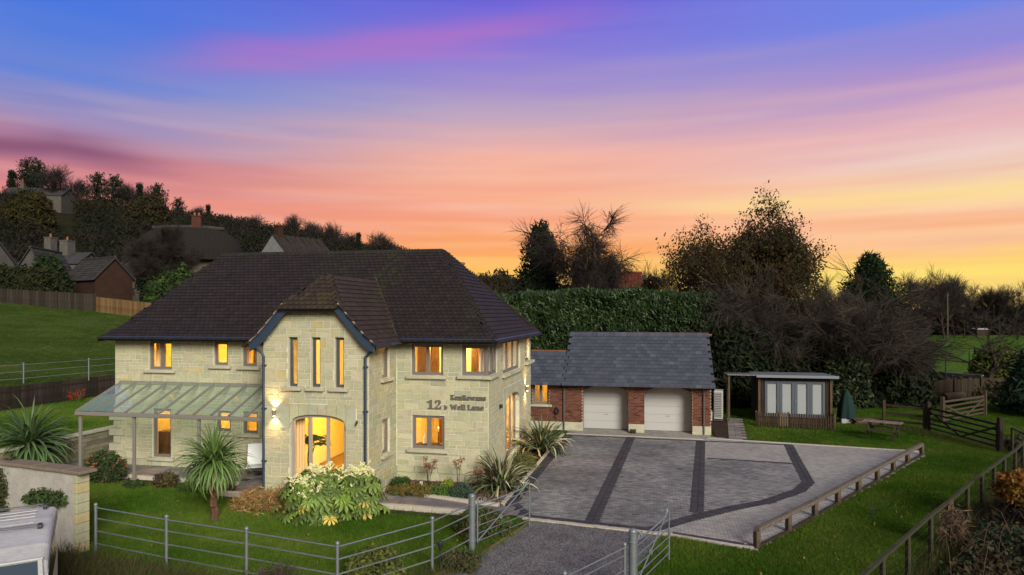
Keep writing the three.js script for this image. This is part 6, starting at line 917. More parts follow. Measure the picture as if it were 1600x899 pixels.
const twigGeo = (() => { const g = []; const r = rng(7); for (let k = 0; k < 6; k++) { const a = V(0, 0, 0.14 * k), e = V((r() - .5) * .9, (r() - .5) * .9, 0.45 + .14 * k + .35 * r()); g.push(new THREE.CylinderGeometry(0.004, 0.011, 1, 3, 1, true).rotateX(Math.PI / 2).translate(0, 0, 0.5).scale(1, 1, e.clone().sub(a).length()).applyQuaternion(new THREE.Quaternion().setFromUnitVectors(V(0, 0, 1), e.clone().sub(a).normalize())).translate(a.x, a.y, a.z)); } g.push(new THREE.CylinderGeometry(0.004, 0.016, 1, 3, 1, true).rotateX(Math.PI / 2).translate(0, 0, 0.5)); return merge(g); })();
function tree(name, label, cat, p, o, group) {
  const t = thing(name, label, cat, p, o.turn ?? 0, group), s = skeleton(o), r = s.r; const bm = o.bark || mat.bark;
  mesh('trunk', s.limbs[0], bm, t); if (s.limbs[1].length) { const m = mesh('branches', [...s.limbs[1], ...s.limbs[2], ...s.limbs[3], ...s.limbs[4]], bm, t); m.userData.kind = 'stuff'; }
  if (o.twigs) { const L = []; for (const [a, d, len] of s.tips) for (let k = 0; k < o.twigs; k++) { const dd = d.clone().add(V((r() - .5) * 1.5, (r() - .5) * 1.1 - (o.twigDroop ?? 0) * r(), (r() - .5) * 1.5)).normalize(), S = (o.twigLen ?? 0.9) * (0.6 + .8 * r()); const tt = (o.twigThick ?? 1); L.push({ m: TRS(a.clone().addScaledVector(d, -len * .3 * r()), lookQ(dd, r() * 6), V(S * tt, S * tt, S)), c: mix3(o.twigC || [0.065, 0.052, 0.043], [0.035, 0.03, 0.026], r()) }); } inst('twigs', twigGeo, P('twig_bark', [1, 1, 1], 0.95, { specularIntensity: 0.1 }), L, t); }
  if (o.leaves) { const L = []; for (const [a, d, len] of s.tips) for (let k = 0; k < o.leaves; k++) { const S = o.leafR * (0.6 + .8 * r()), q = a.clone().add(V((r() - .5) * len * 0.9, (r() - .5) * len * .7, (r() - .5) * len * 0.9)); const c = o.leafC[Math.floor(r() * o.leafC.length)]; L.push({ m: TRS(q, EUL(r() * 6, r() * 6, r() * 6), V(S, S, S)), c: mix3(c, [0.02, 0.018, 0.01], r() * .5) }); } inst('crown', clumpGeo(o.leafN ?? 9, o.seed, o.leafS ?? 0.3, 0.55), leafMat('tree_leaf', [1, 1, 1], 0.3), L, t); }
  if (o.top) { const d = toD(p[0], p[2]), s = (hAt(o.top, d) - p[1]) / topOf(t); const w = s * (o.wide ?? 1); t.scale.set(w, s, w); }
  return t;
}
function topOf(t) { if (t.userData.top) return t.userData.top; const b = new THREE.Box3(); t.children.forEach((c) => { if (!c.isInstancedMesh) { c.geometry.computeBoundingBox(); b.union(c.geometry.boundingBox); } }); return (t.userData.top = b.max.y + 0.6); }
function conifer(name, label, p, H, R, seed, cols, o = {}) {
  const t = thing(name, label, 'conifer', p), r = rng(seed), L = [], br = [], base = o.base ?? 0.08;
  mesh('trunk', bar(V(0, -0.3, 0), V((o.lean ?? 0) * H, H * 0.96, 0), 0.018 * H, 0.004 * H, 8), mat.bark, t);
  const n = o.n ?? 130; for (let k = 0; k < n; k++) { const f = Math.pow((k + r()) / n, o.pow ?? 0.9), y = lerp(H * base, H * 0.99, f), w = R * (o.shape ? o.shape(f) : (1 - f) ** 0.85 + 0.03) * (0.65 + .5 * r()), az = k * 2.39996, d = V(Math.cos(az), (o.rise ?? 0.25) + .2 * (r() - .5), Math.sin(az)).normalize(); br.push(bar(V((o.lean ?? 0) * y, y, 0), V((o.lean ?? 0) * y, y, 0).addScaledVector(d, w), 0.008 * H * (1 - f) + .01, 0.008, 3)); const m = Math.max(2, Math.round(w * (o.dens ?? 4))); for (let i = 0; i < m; i++) { const q = V((o.lean ?? 0) * y, y, 0).addScaledVector(d, w * ((i + .6) / m)), S = (o.cl ?? 0.5) * (0.7 + .6 * r()); L.push({ m: TRS(q.add(V((r() - .5) * .4, (r() - .5) * .3, (r() - .5) * .4)), EUL(r() * 6, r() * 6, r() * 6), V(S, S * (o.flat ?? 0.6), S)), c: mix3(cols[Math.floor(r() * cols.length)], [0.008, 0.012, 0.008], r() * .6) }); } }
  mesh('branches', br, mat.bark, t).userData.kind = 'stuff'; inst('crown', clumpGeo(14, seed, 0.45, 0.22), leafMat('needles', [1, 1, 1], 0.1), L, t); return t;
}
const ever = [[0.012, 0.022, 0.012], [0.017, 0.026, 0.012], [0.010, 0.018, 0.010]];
const S3 = (px, d) => { const [x, y, z] = spot(px, d); return [x, y, z]; };
// ---- laurel hedge behind the garage
{
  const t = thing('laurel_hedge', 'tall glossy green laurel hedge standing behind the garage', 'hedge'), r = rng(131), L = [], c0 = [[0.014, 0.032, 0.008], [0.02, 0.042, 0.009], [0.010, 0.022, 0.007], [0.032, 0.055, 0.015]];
  const top = (x) => 6.75 + 0.35 * fbm(x * 0.5, 3, 3, 0, 71) + (x > 2 ? -(x - 2) * .15 : 0);
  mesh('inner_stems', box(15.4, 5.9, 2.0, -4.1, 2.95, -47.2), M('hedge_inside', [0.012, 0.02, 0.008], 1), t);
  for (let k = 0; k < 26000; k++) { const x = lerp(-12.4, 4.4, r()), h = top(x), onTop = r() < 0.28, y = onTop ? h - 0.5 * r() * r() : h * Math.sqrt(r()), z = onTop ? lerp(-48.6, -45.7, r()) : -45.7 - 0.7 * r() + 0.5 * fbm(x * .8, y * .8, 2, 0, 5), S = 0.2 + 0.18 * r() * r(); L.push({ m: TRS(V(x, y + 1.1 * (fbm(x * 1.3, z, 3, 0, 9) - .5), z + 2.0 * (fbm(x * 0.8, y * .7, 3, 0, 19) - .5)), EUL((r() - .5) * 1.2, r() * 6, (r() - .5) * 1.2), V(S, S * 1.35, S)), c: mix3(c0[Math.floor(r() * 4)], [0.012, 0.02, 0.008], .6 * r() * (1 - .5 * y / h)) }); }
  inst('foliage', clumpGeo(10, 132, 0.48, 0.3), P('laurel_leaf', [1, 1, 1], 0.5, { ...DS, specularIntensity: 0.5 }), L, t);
}
// ---- the trees behind garage and summer house
tree('oak_tree', 'large oak with sparse brown leaves against the yellow sky', 'tree', [7.7, 0, -54], { seed: 503, h: 14.2, trunk: 0.36, rad: 0.42, levels: 4, kids: [9, 5, 4, 3], spread: 1.0, wander: 0.3, ratio: 0.66, up: 0.05, firstAt: 1.0, twigs: 1, twigLen: 0.7, leaves: 4, leafR: 0.55, leafS: 0.17, leafN: 12, top: 303, wide: 0.82, leafC: [[0.05, 0.03, 0.012], [0.036, 0.026, 0.011], [0.06, 0.04, 0.014], [0.03, 0.03, 0.012]] });
tree('birch_tree', 'slender bare birch with drooping twigs above the hedge', 'tree', [-4.9, 0, -61], { seed: 205, h: 15.2, trunk: 0.55, rad: 0.34, levels: 3, kids: [9, 5, 4], spread: 0.72, wander: 0.32, ratio: 0.5, up: 0.1, firstAt: 1.5, twigs: 3, twigLen: 1.2, twigDroop: 2.6, twigThick: 1.2, top: 322, wide: 1.15, turn: 1.2, bark: M('birch_bark', [0.045, 0.038, 0.033], 0.9, { map: tWood }), twigC: [0.022, 0.018, 0.018] });
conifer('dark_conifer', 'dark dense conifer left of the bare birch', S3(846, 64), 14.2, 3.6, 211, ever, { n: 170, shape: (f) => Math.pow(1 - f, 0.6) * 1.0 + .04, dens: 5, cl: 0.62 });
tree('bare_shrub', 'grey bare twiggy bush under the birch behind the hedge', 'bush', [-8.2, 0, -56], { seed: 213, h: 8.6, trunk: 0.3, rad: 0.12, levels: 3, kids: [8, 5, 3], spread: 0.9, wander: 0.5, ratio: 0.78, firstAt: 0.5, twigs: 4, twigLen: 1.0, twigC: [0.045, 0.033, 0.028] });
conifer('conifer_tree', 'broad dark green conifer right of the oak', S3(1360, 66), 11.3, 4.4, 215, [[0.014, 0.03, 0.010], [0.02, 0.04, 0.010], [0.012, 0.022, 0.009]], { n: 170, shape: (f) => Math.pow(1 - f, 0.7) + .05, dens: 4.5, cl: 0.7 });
// tangled bare trees behind the summer house
const bareC = [0.05, 0.042, 0.034];
[[1130, 45.5, 8.2, 'bare tangled tree directly right of the garage roof', 221], [1205, 44, 8.6, 'bare grey tree behind the left end of summer house', 222], [1285, 45, 8.4, 'bare drooping tree behind the right end of summer house', 223], [1345, 41.5, 8.3, 'bare apple tree with stout trunk right of summer house', 224], [1385, 46, 6.6, 'bare tree behind the picnic table and rail fence', 225]].forEach(([px, d, h, l, s]) => tree('bare_tree', l, 'tree', S3(px, d), { seed: s, h, trunk: 0.36, rad: s === 224 ? 0.3 : 0.22, levels: 3, kids: [7, 5, 4], spread: 1.05, wander: 0.55, ratio: 0.74, up: 0.03, firstAt: 1.4, twigs: 2, twigLen: 1.15, twigDroop: 0.9, twigThick: 1.15, twigC: bareC, bark: s === 224 ? M('apple_bark', [0.13, 0.09, 0.06], 0.95, { map: tWood }) : mat.bark }));
function mass(name, label, cat, px, d, w, h, dep, n, cols, seed, size = 0.5, tall = 1) { const p = S3(px, d), t = thing(name, label, cat, p, YAW), r = rng(seed), L = []; mesh('stems', Array.from({ length: 10 }, () => { const x = (r() - .5) * w * .6, z = (r() - .5) * dep * .5; return bar(V(x * .6, -0.1, z), V(x, h * .8, z), 0.05, 0.02, 4); }), mat.bark, t); for (let k = 0; k < n; k++) { const v = V(r() * 2 - 1, r(), r() * 2 - 1); if (v.length() > 1) v.normalize(); const lump = 0.75 + .5 * fbm(v.x * 3 + seed, v.z * 3 + v.y * 2, 2, 0, seed), S = size * (0.6 + .8 * r()); L.push({ m: TRS(V(v.x * w / 2 * lump, v.y * h * lump, v.z * dep / 2 * lump), EUL(r() * 6, r() * 6, r() * 6), V(S, S * tall, S)), c: mix3(cols[Math.floor(r() * cols.length)], [0.01, 0.014, 0.008], r() * .6) }); } inst('foliage', clumpGeo(12, seed, 0.4, 0.42), leafMat('shrub_leaf', [1, 1, 1], 0.2), L, t); return t; }
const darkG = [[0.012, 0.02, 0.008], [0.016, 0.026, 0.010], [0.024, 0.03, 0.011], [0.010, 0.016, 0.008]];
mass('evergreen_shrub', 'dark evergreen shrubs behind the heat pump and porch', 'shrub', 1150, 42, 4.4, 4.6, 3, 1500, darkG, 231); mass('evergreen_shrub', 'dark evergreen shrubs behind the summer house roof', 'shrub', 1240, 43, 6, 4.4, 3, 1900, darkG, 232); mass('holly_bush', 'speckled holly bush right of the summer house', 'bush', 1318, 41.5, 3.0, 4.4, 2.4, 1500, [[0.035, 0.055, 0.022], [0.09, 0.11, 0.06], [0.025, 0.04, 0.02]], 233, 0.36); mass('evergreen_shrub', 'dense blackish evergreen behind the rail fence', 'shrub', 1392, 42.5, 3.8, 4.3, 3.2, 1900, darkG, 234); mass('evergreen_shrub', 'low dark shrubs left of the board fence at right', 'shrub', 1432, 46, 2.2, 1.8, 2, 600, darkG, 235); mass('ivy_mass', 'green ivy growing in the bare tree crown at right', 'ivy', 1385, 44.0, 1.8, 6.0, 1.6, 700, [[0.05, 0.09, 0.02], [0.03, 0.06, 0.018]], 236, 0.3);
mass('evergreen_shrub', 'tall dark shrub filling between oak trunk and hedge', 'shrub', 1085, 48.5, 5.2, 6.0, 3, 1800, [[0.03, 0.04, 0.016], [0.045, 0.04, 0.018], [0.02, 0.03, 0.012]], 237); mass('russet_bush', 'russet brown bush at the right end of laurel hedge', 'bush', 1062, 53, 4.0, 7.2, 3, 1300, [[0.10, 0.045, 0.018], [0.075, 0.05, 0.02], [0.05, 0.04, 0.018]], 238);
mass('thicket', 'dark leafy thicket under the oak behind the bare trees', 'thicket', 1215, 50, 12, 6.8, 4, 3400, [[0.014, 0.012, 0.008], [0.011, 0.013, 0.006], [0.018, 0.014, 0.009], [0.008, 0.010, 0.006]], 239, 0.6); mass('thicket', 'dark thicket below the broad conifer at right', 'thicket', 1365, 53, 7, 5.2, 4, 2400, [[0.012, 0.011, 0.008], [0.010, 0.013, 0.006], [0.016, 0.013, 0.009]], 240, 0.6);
// ---- right-hand side: leaning bare tree, conifer at the edge, wire fence, dry stone wall, trimmings
tree('leaning_tree', 'small leaning bare tree in the meadow at far right', 'tree', S3(1538, 50), { seed: 251, h: 5.2, trunk: 0.5, rad: 0.26, levels: 3, kids: [5, 4, 3], spread: 1.3, wander: 0.45, ratio: 0.8, up: 0.0, lean: 0.42, firstAt: 2.4, twigs: 1, twigLen: 0.8, twigC: bareC });
conifer('edge_conifer', 'dark spreading conifer at the right picture edge', S3(1628, 38), 3.7, 2.3, 253, [[0.016, 0.036, 0.022], [0.022, 0.045, 0.024]], { n: 120, shape: (f) => Math.pow(1 - f, 0.5), dens: 5, cl: 0.5, rise: 0.02 });
mass('yellow_shrub', 'yellow green shrub in the meadow behind board fence', 'shrub', 1563, 54, 3.6, 2.9, 2.4, 800, [[0.11, 0.13, 0.02], [0.07, 0.10, 0.02]], 254, 0.4);
{
  const t = thing('wire_fence', 'tall dark post and wire fence across the far right meadow', 'fence'), P = [[1425, 62], [1457, 60.5], [1478, 53], [1515, 57], [1545, 56], [1580, 55]].map(([px, d]) => S3(px, d)); for (const p of P) mesh('post', bar(V(p[0], -0.1, p[2]), V(p[0], 2.6, p[2]), 0.05, 0.05, 6), mat.black, t); for (let k = 1; k < P.length; k++) for (const h of [0.6, 1.2, 1.8, 2.5]) mesh('wire', bar(V(P[k - 1][0], h, P[k - 1][2]), V(P[k][0], h, P[k][2]), 0.014, 0.014, 4), mat.black, t);
  const w = thing('dry_stone_wall', 'low grey dry stone wall in front of the far meadow', 'wall'), r = rng(257), a = S3(1440, 55), b = S3(1532, 51), ms = [0.8, 1, 1.25].map((k, i) => M('grey_field_stone_' + 'abc'[i], [0.15 * k, 0.15 * k, 0.155 * k], 0.95, G1)); for (let row = 0; row < 4; row++) for (let k = 0; k < 17; k++) { const f = (k + 0.5 * (row % 2) + .4 * r()) / 17; if (f > 1) continue; place(w, 'stone', lumps[Math.floor(r() * 5)], ms[Math.floor(r() * 3)], TRS(V(lerp(a[0], b[0], f), 0.15 + row * 0.27, lerp(a[2], b[2], f)), EUL(0, -Math.atan2(b[2] - a[2], b[0] - a[0]), 0), V(0.34 + .1 * r(), 0.26, 0.4))); }
  const g = thing('log_trough', 'pale cut trunk lying behind the dark field gate', 'log', S3(1490, 43), 0.4); mesh('trunk_piece', bar(V(-0.7, 0.35, 0), V(0.7, 0.4, 0), 0.32, 0.34, 14), M('pale_cut_log', [0.16, 0.125, 0.08], 0.95, { map: tWood }), g); mesh('cut_end', new THREE.CylinderGeometry(0.3, 0.3, 0.02, 14).rotateZ(Math.PI / 2).translate(0.72, 0.4, 0), M('cut_wood', [0.25, 0.19, 0.11], 0.9), g);
  mass('brush_pile', 'brown brushwood heap behind the field gates at right', 'brush pile', 1530, 45, 5, 1.1, 2, 600, [[0.075, 0.055, 0.035], [0.05, 0.045, 0.025]], 258, 0.35);
}
// ---- far right: tree line beyond the meadow
{
  const proto = [301, 302, 303].map((s, i) => tree('distant_tree', 'p', 'tree', [0, 0, 0], { seed: s, h: 13, trunk: [0.4, 0.5, 0.34][i], rad: 0.22, levels: 3, kids: [8, 5, 4], spread: [0.6, 0.45, 0.85][i], wander: 0.3, ratio: 0.62, up: 0.16, firstAt: 1, twigs: 1, twigLen: 1.5, twigThick: 1.1, twigC: [0.03, 0.026, 0.025] }));
  const T = [[1432, 150, 428, 'leftmost bare tree of the far right tree line'], [1452, 158, 434, 'second bare tree of the far right tree line'], [1476, 150, 424, 'tallest bare tree of far right line beside the pole'], [1492, 155, 428, 'fourth bare tree of the far right tree line'], [1506, 160, 446, 'small bare tree in middle of far right line'], [1528, 165, 449, 'rounded bare tree right of the small middle one'], [1545, 150, 446, 'bare tree third from the right edge of far line'], [1562, 158, 448, 'bare tree second from the right edge of far line'], [1590, 145, 441, 'rightmost bare tree of the far tree line'], [995, 120, 412, 'bare tree rising beyond red roofed house at centre'], [1030, 112, 410, 'bare tree between red roof and the oak'], [760, 150, 432, 'bare tree just above the right roof slope'], [782, 160, 437, 'low bare tree left of the dark conifer'], [1300, 90, 430, 'bare tree between oak and broad conifer']];
  T.forEach(([px, d, py, l], i) => { const o = i < 3 ? proto[i] : proto[i % 3].clone(); if (i >= 3) { o.name = numbered('distant_tree'); scene.add(o); } const p = S3(px, d), s = (hAt(py, d) - p[1]) / topOf(o); o.position.set(...p); o.rotation.y = i * 1.3; o.scale.set(s, s, s); o.userData.label = l; });
  const W = [], r = rng(311); for (let k = 0; k < 9000; k++) { const d = 172 + 45 * r(), u = lerp(-4, 170, r()), [x, z] = fromDU(d, u), h = 6 * Math.pow(r(), 1.1) * (0.7 + .5 * fbm(u * .12, 2, 2, 0, 8)), S = 1.3 + 1.2 * r(), c = r() < .3 ? [0.017, 0.02, 0.01] : r() < .2 ? [0.04, 0.024, 0.012] : [0.024, 0.02, 0.015]; W.push({ m: TRS(V(x, terrain(x, z) + h, z), EUL(r() * 6, r() * 6, r() * 6), V(S, S, S)), c: mix3(c, [0.02, 0.02, 0.014], r() * .6) }); }
  for (let k = 0; k < 2600; k++) { const d = 75 + 30 * r(), u = lerp(-7, 22, r()), [x, z] = fromDU(d, u), h = 5.4 * r(), S = 0.7 + .7 * r(); W.push({ m: TRS(V(x, h, z), EUL(r() * 6, r() * 6, r() * 6), V(S, S, S)), c: mix3([0.026, 0.02, 0.013], [0.012, 0.014, 0.008], r()) }); }
  inst('distant_woodland', clumpGeo(16, 312, 0.42, 0.3), leafMat('woodland_leaf', [1, 1, 1], 0.2), W, null);
  const p = thing('utility_pole', 'slim utility pole before the far right tree line', 'pole', S3(1481, 140)); mesh('pole', bar(V(0, 0, 0), V(0, 10, 0), 0.16, 0.12, 8), M('pole_wood', [0.07, 0.06, 0.04], 0.9), p); mesh('cross_arm', box(1.4, 0.12, 0.12, 0, 9.5, 0), mat.woodDark, p);
  const sh = thing('field_shed', 'tiny white roofed shed at the meadow far edge', 'shed', S3(1532, 168)); mesh('wall', box(2.6, 1.6, 2, 0, 0.8, 0), mat.woodDark, sh); mesh('roof', beam(V(0, 1.85, -1.1), V(0, 1.65, 1.2), 3, 0.12), mat.white, sh);
}
// ================================================================ the village and the wooded hill at left
function cottage(name, label, p, turn, W, Ln, H, rise, wallM, roofM, o = {}) {   // gable faces +z, ridge runs along z
  const t = thing(name, label, 'house', p, turn), h2 = H + rise, ov = o.ov ?? 0.3, sl = rise / (W / 2);
  const s = new THREE.Shape([[-W / 2, -2], [W / 2, -2], [W / 2, H], [0, h2], [-W / 2, H]].map(([x, y]) => new THREE.Vector2(x, y)));
  const wall = mesh('wall', metreUV(new THREE.ExtrudeGeometry(s, { depth: Ln, bevelEnabled: false }).translate(0, 0, -Ln)), wallM, t);
  const roof = mesh('roof', [-1, 1].map((k) => { const a = V(0, h2 + 0.1, 0), b = V(k * (W / 2 + ov), H - ov * sl + 0.1, 0), g = slab([[0, ov], [1, ov], [1, -Ln - ov], [0, -Ln - ov]], 0, 0.14); const q = g.attributes.position; for (let i = 0; i < q.count; i++) { const f = q.getX(i); q.setXYZ(i, b.x * f, q.getY(i) + lerp(a.y, b.y, f), q.getZ(i)); } g.computeVertexNormals(); return g; }), roofM, t);
  if (o.courses) { const r = rng(W * 100), L = []; for (const k of [-1, 1]) for (let q = 0; q < W / 2 + ov; q += o.courses) for (let z = -Ln - ov + .2; z < ov; z += 0.4) L.push({ m: TRS(V(k * q, h2 + 0.26 - q * sl, z), new THREE.Quaternion().setFromAxisAngle(V(0, 0, 1), -k * (Math.atan(sl) - 0.08)), V(1, 1, 1)), c: mix3(o.tileC[0], o.tileC[1], r()) }); inst('roof_tiling', rbox(o.courses * 1.25, 0.03, 0.38, 0.006), mat.tile, L, roof); mesh('ridge', bar(V(0, h2 + 0.28, ov), V(0, h2 + 0.28, -Ln - ov), 0.14, 0.14, 8), o.ridgeM || roofM, roof); }
  for (const [x, z, w, h, pots] of o.chimneys || []) { const c = mesh('chimney', [rbox(w, h, w * .8, 0.03, x, h2 + h / 2 - 0.8, z), rbox(w + .14, 0.16, w * .8 + .14, 0.02, x, h2 + h - 0.85, z)], o.chimM || wallM, roof); for (let k = 0; k < (pots || 1); k++) mesh('chimney_pot', new THREE.CylinderGeometry(0.12, 0.16, 0.6, 10).translate(x + (k - ((pots || 1) - 1) / 2) * .45, h2 + h - 0.5, z), mat.terracotta, c); }
  for (const [x, y, w, h] of o.windows || []) { const f = mesh('window', merge([box(w, 0.08, 0.1, x, y + h / 2, 0.03), box(w, 0.08, 0.1, x, y - h / 2, 0.03), box(0.08, h, 0.1, x - w / 2, y, 0.032), box(0.08, h, 0.1, x + w / 2, y, 0.032), box(0.06, h, 0.08, x, y, 0.03)]), o.frameM || mat.white, t); mesh('pane', box(w - .08, h - .08, 0.02, x, y, 0.012), P('dark_pane', [0.02, 0.022, 0.026], 0.1), f); }
  return t;
}
const stoneFar = M('brown_rubble_stone', [0.075, 0.064, 0.05], 0.95, G1), slateFar = M('dark_slate_roof', [0.03, 0.026, 0.03], 0.8, { map: tMoss }), thatch = M('dark_thatch', [0.022, 0.019, 0.016], 1, { map: tWood, bumpMap: tGrainB, bumpScale: 0.05 }), brickFar = M('old_red_brick', [0.038, 0.019, 0.013], 0.95, G1);
const mossT = { courses: 0.28, tileC: [[0.03, 0.025, 0.024], [0.06, 0.056, 0.036]] };
const up = (px, py, d) => { const [x, z] = fromDU(d, (px - 800) / 1050 * d); return [x, hAt(py, d), z]; };
cottage('brick_barn', 'old brick barn with mossy tiled roof behind the fences', up(178, 458, 82), YAW + 1.0, 4.4, 7.5, 1.7, 2.4, brickFar, slateFar, mossT);
cottage('stone_cottage', 'brown stone cottage with dark window right of the barn', up(212, 466, 92), YAW + 0.1, 4.6, 7, 3.9, 2.2, stoneFar, slateFar, { windows: [[-1.0, 3.9, 1.9, 1.9], [-.9, 0.9, 1.4, 1.0], [1.0, 0.8, .5, .7]], frameM: mat.woodDark, ...mossT });
cottage('chimney_cottage', 'low stone cottage with two pale chimneys behind the barn', up(140, 420, 100), YAW + Math.PI / 2 - 0.1, 5, 9, 0.6, 1.6, M('pale_rubble', [0.095, 0.088, 0.08], 0.95, G1), slateFar, { chimneys: [[0, -6.3, 1.3, 3.3, 1], [0, -3.6, 1.6, 2.8, 1]] });
cottage('slate_house', 'stone house with slate roof cut by left picture edge', up(-6, 450, 78), YAW + Math.PI / 2 - 0.25, 5.4, 9, 2.2, 3.2, M('grey_rubble', [0.085, 0.08, 0.072], 0.95, G1), M('purple_slate', [0.04, 0.034, 0.042], 0.7, { map: tGrain }), { chimneys: [] });
cottage('gable_cottage', 'small grey cottage gable with white trim at left', up(48, 442, 84), YAW + 0.2, 3.6, 8, 1.2, 3.0, M('grey_stone_gable', [0.075, 0.07, 0.064], 0.95, G1), slateFar, { windows: [[0, 0.4, 0.8, 0.8]], ...mossT });
{ // thatched cottage: rounded hipped thatch
  const t = thing('thatched_cottage', 'large cottage with dark rounded thatched roof and brick chimney', 'house', up(295, 425, 100), YAW + 0.18);
  mesh('wall', box(13, 3.4, 6, 0, 0.2, 0), stoneFar, t);
  const g = new THREE.SphereGeometry(1, 28, 14, 0, 6.2832, 0, Math.PI / 2), q = g.attributes.position; for (let i = 0; i < q.count; i++) { const x = q.getX(i), y = q.getY(i), z = q.getZ(i), e = 0.62; q.setXYZ(i, Math.sign(x) * Math.pow(Math.abs(x), e) * 7.6, 1.6 + 5.0 * Math.pow(y, 0.85) , Math.sign(z) * Math.pow(Math.abs(z), 0.9) * 4.4); } g.computeVertexNormals(); const rf = mesh('roof', metreUV(g), thatch, t);
  mesh('thatch_ridge', tube([V(-5, 6.45, 0), V(-2, 6.66, 0), V(2, 6.66, 0), V(5, 6.45, 0)], 0.28, 16, 8), M('ridge_thatch', [0.055, 0.045, 0.036], 1, { map: tWood }), rf);
  const c = mesh('chimney', [rbox(1.3, 2.0, 0.9, 0.02, 1.1, 7.3, 0), rbox(1.5, 0.2, 1.05, 0.02, 1.1, 8.3, 0)], M('orange_brick', [0.07, 0.03, 0.02], 0.9, G1), rf); mesh('chimney_pot', new THREE.CylinderGeometry(0.14, 0.18, 0.5, 10).translate(0.8, 8.6, 0), mat.terracotta, c); mesh('chimney_pot', new THREE.CylinderGeometry(0.14, 0.18, 0.5, 10).translate(1.4, 8.6, 0), mat.terracotta, c);
}
cottage('white_gable_house', 'white gabled house just above the main roof ridge', up(425, 410, 105), YAW - 0.6, 6.6, 9.5, 1.2, 3.0, M('white_gable_render', [0.2, 0.21, 0.21], 0.9, G1), M('brown_tile_roof', [0.03, 0.024, 0.023], 0.9, { map: tMoss }), { chimneys: [[0, -1.2, 1.1, 2.4, 1]], chimM: brickFar, ov: 0.05 });
cottage('hill_house', 'wide pale house among the trees on the hill top', up(108, 332, 186), YAW + Math.PI / 2 + 0.1, 8, 15, 4.0, 2.4, M('pale_hill_render', [0.085, 0.076, 0.066], 0.9, G1), slateFar, { chimneys: [[0, -4, 1.1, 2.6, 2], [0, -12, 1.1, 2.6, 2]] });
{ const o = scene.children[scene.children.length - 1]; for (let k = 0; k < 6; k++) { const f = mesh('window', box(0.12, 1.5, 1.2, 4.02, 2.4, -1.7 - k * 2.3), mat.white, o); mesh('pane', box(0.04, 1.3, 1.0, 4.08, 2.4, -1.7 - k * 2.3), P('dark_pane', [0.03, 0.032, 0.036], 0.1), f); } }
cottage('hill_house', 'small white house on the hill at left picture edge', up(14, 327, 182), YAW + Math.PI / 2, 6, 5.5, 1.8, 1.8, M('white_hill_render', [0.2, 0.2, 0.19], 0.9, G1), M('grey_hill_roof', [0.10, 0.10, 0.105], 0.8, { map: tGrain }), {});
cottage('grey_roof_house', 'grey slate roofed house above the laurel hedge', up(975, 490, 85), YAW + Math.PI / 2 - 0.5, 5.2, 3.8, 2.0, 2.4, stoneFar, M('blue_grey_slate', [0.05, 0.055, 0.065], 0.7, { map: tGrain }), { chimneys: [[0, -2.6, 0.6, 1.4, 1]], chimM: brickFar });
cottage('red_roof_house', 'red tiled house roof seen above the laurel hedge', up(1000, 488, 83), YAW + Math.PI / 2 - 0.15, 5.2, 8.0, 2.0, 2.6, stoneFar, M('red_clay_roof', [0.16, 0.045, 0.028], 0.9, G1), { courses: 0.28, tileC: [[0.08, 0.024, 0.015], [0.12, 0.038, 0.022]] });
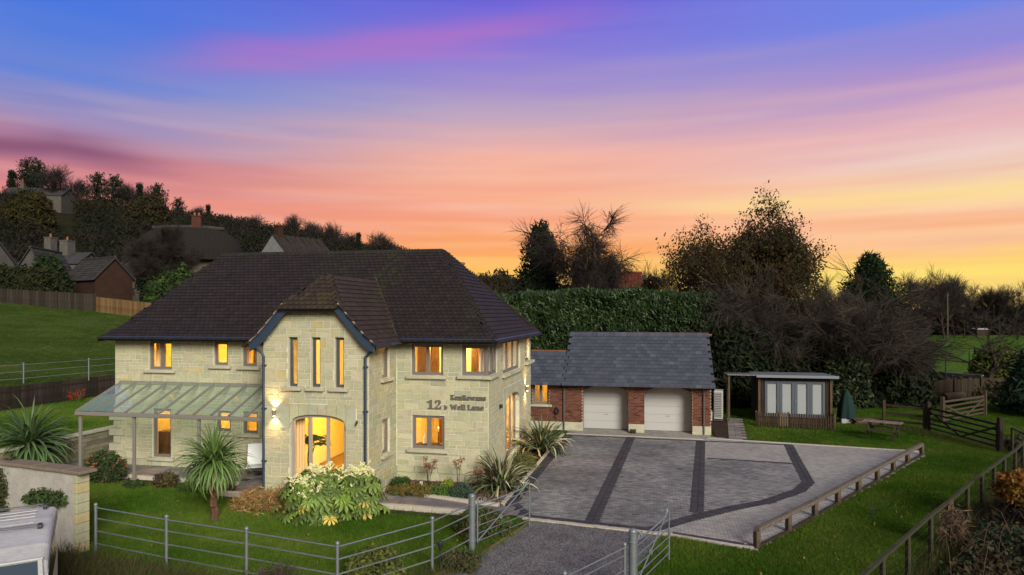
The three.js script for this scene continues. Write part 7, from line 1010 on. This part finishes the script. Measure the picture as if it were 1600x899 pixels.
// ---- the hill: one mass of bare woodland, with skyline trees as individuals
{
  const r = rng(401), W = [], cols = [[0.016, 0.013, 0.010], [0.020, 0.015, 0.010], [0.011, 0.015, 0.008], [0.015, 0.017, 0.009], [0.024, 0.017, 0.009]];
  for (let k = 0; k < 26000; k++) { const d = 96 + 150 * Math.pow(r(), 1.2), u = lerp(-0.86, 0.02, r()) * d, [x, z] = fromDU(d, u), g = terrain(x, z); if (g < 5) continue; const px = 800 + u / d * 1050; if (d > 142 && d < 190 && px > 62 && px < 122) continue; const hh = (d < 120 ? 3.2 : d > 205 ? 6 : 4.2) * (0.4 + fbm(x * .07, z * .07, 3, 0, 12)), S = 0.9 + 1.1 * r(), p = fbm(x * .05 + 9, z * .05, 2, 0, 14), c = cols[Math.floor(clamp(p * 1.6 - .3 + (r() - .5) * .5) * 4.99)]; W.push({ m: TRS(V(x, g + hh * Math.sqrt(r()), z), EUL(r() * 6, r() * 6, r() * 6), V(S, S, S)), c: mix3(c, [0.016, 0.018, 0.012], r() * .6) }); }
  inst('hillside_woodland', clumpGeo(18, 402, 0.36, 0.22), leafMat('woodland_leaf', [1, 1, 1], 0.15), W, null);
  mass('yellow_tree', 'yellowish round tree on the hillside below the hill house', 'tree', 44, 150, 9, 9, 7, 1500, [[0.045, 0.036, 0.011], [0.032, 0.03, 0.010]], 403, 1.0); mass('russet_tree', 'russet round tree above the chimney cottage on hillside', 'tree', 105, 112, 8, 8, 6, 1200, [[0.038, 0.025, 0.010], [0.027, 0.025, 0.011]], 404, 0.9); mass('russet_tree', 'orange brown round tree on the upper hillside', 'tree', 232, 165, 9, 8, 7, 1000, [[0.042, 0.027, 0.010], [0.03, 0.024, 0.011]], 405, 1.1);
  mass('garden_hedge', 'bushy green hedge left behind the dark board fence', 'hedge', 30, 74.5, 9, 3.6, 2.4, 1500, [[0.025, 0.032, 0.010], [0.036, 0.033, 0.012], [0.02, 0.026, 0.009]], 406, 0.5); mass('garden_hedge', 'dark green conical bush left of the brick barn', 'bush', 78, 77, 3.6, 5.2, 2.6, 800, [[0.022, 0.036, 0.016], [0.03, 0.045, 0.016]], 407, 0.5);
  const ivy = tree('ivy_tree', 'ivy clad tree with bare round crown left of main roof', 'tree', up(243, 478, 76), { seed: 411, h: 8.3, trunk: 0.5, rad: 0.5, levels: 3, kids: [9, 6, 4], spread: 0.85, wander: 0.4, ratio: 0.56, up: 0.03, firstAt: 1.6, twigs: 5, twigLen: 1.0, twigDroop: .3, twigThick: 1.2, twigC: [0.035, 0.028, 0.024] });
  { const L = [], q = rng(412); for (let k = 0; k < 1400; k++) { const y = 6.2 * q(), a = q() * 6.28, R = (1.9 - Math.abs(y - 3) * .25) * Math.sqrt(q()), S = .34 + .2 * q(); L.push({ m: TRS(V(Math.cos(a) * R, y, Math.sin(a) * R), EUL(q() * 6, q() * 6, q() * 6), V(S, S, S)), c: mix3([0.022, 0.034, 0.014], [0.01, 0.014, 0.008], q()) }); } inst('ivy', clumpGeo(10, 413, 0.4, .45), leafMat('ivy_leaf', [1, 1, 1], .15), L, ivy); }
  mass('laurel_bush', 'bright green laurel bush peeping over the left roof slope', 'bush', 275, 74, 6, 4.6, 3, 1500, [[0.04, 0.075, 0.018], [0.055, 0.095, 0.022], [0.025, 0.045, 0.014]], 414, 0.45);
  // skyline: pines, firs and bare trees
  const pineShape = (f) => 0.35 + 0.6 * Math.sin(clamp(f * 0.95 + 0.1) * Math.PI) * (f > 0.3 ? 1 : 0.7), firShape = (f) => (1 - f) * .9 + .06;
  const pines = [[18, 186, 268, 'f', 'dark fir at the far left of the hill skyline'], [42, 190, 250, 'p', 'left tall pine of the pair on hill skyline'], [60, 188, 252, 'p', 'right tall pine of the pair on hill skyline'], [152, 192, 272, 'p', 'pine right of the hill house roof'], [180, 190, 276, 'p', 'leafy pine above the right end of hill house'], [218, 195, 288, 'f', 'dark fir in the middle of the hill ridge'], [245, 192, 289, 'p', 'dark pine where the hill ridge starts dropping'], [279, 190, 311, 'p', 'small pine low on the falling hill ridge'], [325, 195, 321, 'f', 'dark pointed fir above the thatched cottage chimney'], [560, 170, 365, 'f', 'small dark fir near the end of hill ridge']];
  const pr = {}; pines.forEach(([px, d, py, k, l], i) => { const p = S3(px, d), H = hAt(py, d) - p[1]; let o; if (!pr[k]) { o = pr[k] = conifer('skyline_conifer', l, p, 14, k === 'p' ? 4.2 : 4.0, 420 + i, ever, k === 'p' ? { n: 46, shape: pineShape, base: 0.22, dens: 1.5, cl: 1.05, flat: .42, rise: 0.12 } : { n: 110, shape: firShape, dens: 2.0, cl: 0.95 }); } else { o = pr[k].clone(); o.name = numbered('skyline_conifer'); scene.add(o); o.userData.label = l; } o.position.set(...p); o.rotation.y = i * 2.1; const s = Math.max(0.4, H / 14); o.scale.set(s * (0.85 + .3 * hash2(i, 4)), s, s * (0.85 + .3 * hash2(i, 5))); });
  const bare = [[86, 184, 258, 'tall bare fan shaped tree left of the hill house'], [118, 196, 278, 'round bare tree over the hill house roof'], [200, 194, 284, 'bare tree between pines on the hill ridge'], [232, 198, 296, 'bare tree just left of the dropping ridge'], [308, 190, 322, 'bare tree left of the pointed fir on ridge'], [352, 185, 334, 'bare tree above the left end of main roof'], [380, 185, 340, 'second bare tree above the left end of main roof'], [398, 182, 336, 'spiky bare tree left of the white gable house'], [455, 178, 334, 'broad bare tree directly above white gable house roof'], [487, 176, 344, 'bare tree right of the broad one over white gable'], [519, 172, 348, 'dense round bare tree above the main ridge'], [545, 170, 364, 'small bare tree left of the small dark fir'], [590, 166, 362, 'wide round bare tree near right end of hill'], [612, 166, 376, 'flat topped bare tree last on the hill ridge']];
  let b0; bare.forEach(([px, d, py, l], i) => { const p = S3(px, d), H = hAt(py, d) - p[1]; let o; if (!b0) o = b0 = tree('skyline_tree', l, 'tree', p, { seed: 441, h: 13, trunk: 0.36, rad: 0.26, levels: 3, kids: [9, 5, 4], spread: 0.62, wander: 0.3, ratio: 0.66, up: 0.16, firstAt: 0.8, twigs: 1, twigLen: 1.5, twigThick: 1.1, twigC: [0.03, 0.028, 0.03] }); else { o = b0.clone(); o.name = numbered('skyline_tree'); scene.add(o); o.userData.label = l; } o.position.set(...p); o.rotation.y = i * 1.7; const s = Math.max(0.35, H / topOf(b0)); o.scale.set(s * (0.9 + .35 * hash2(i, 2)), s, s * (0.9 + .35 * hash2(i, 3))); });
}
renderer.render(scene, camera);
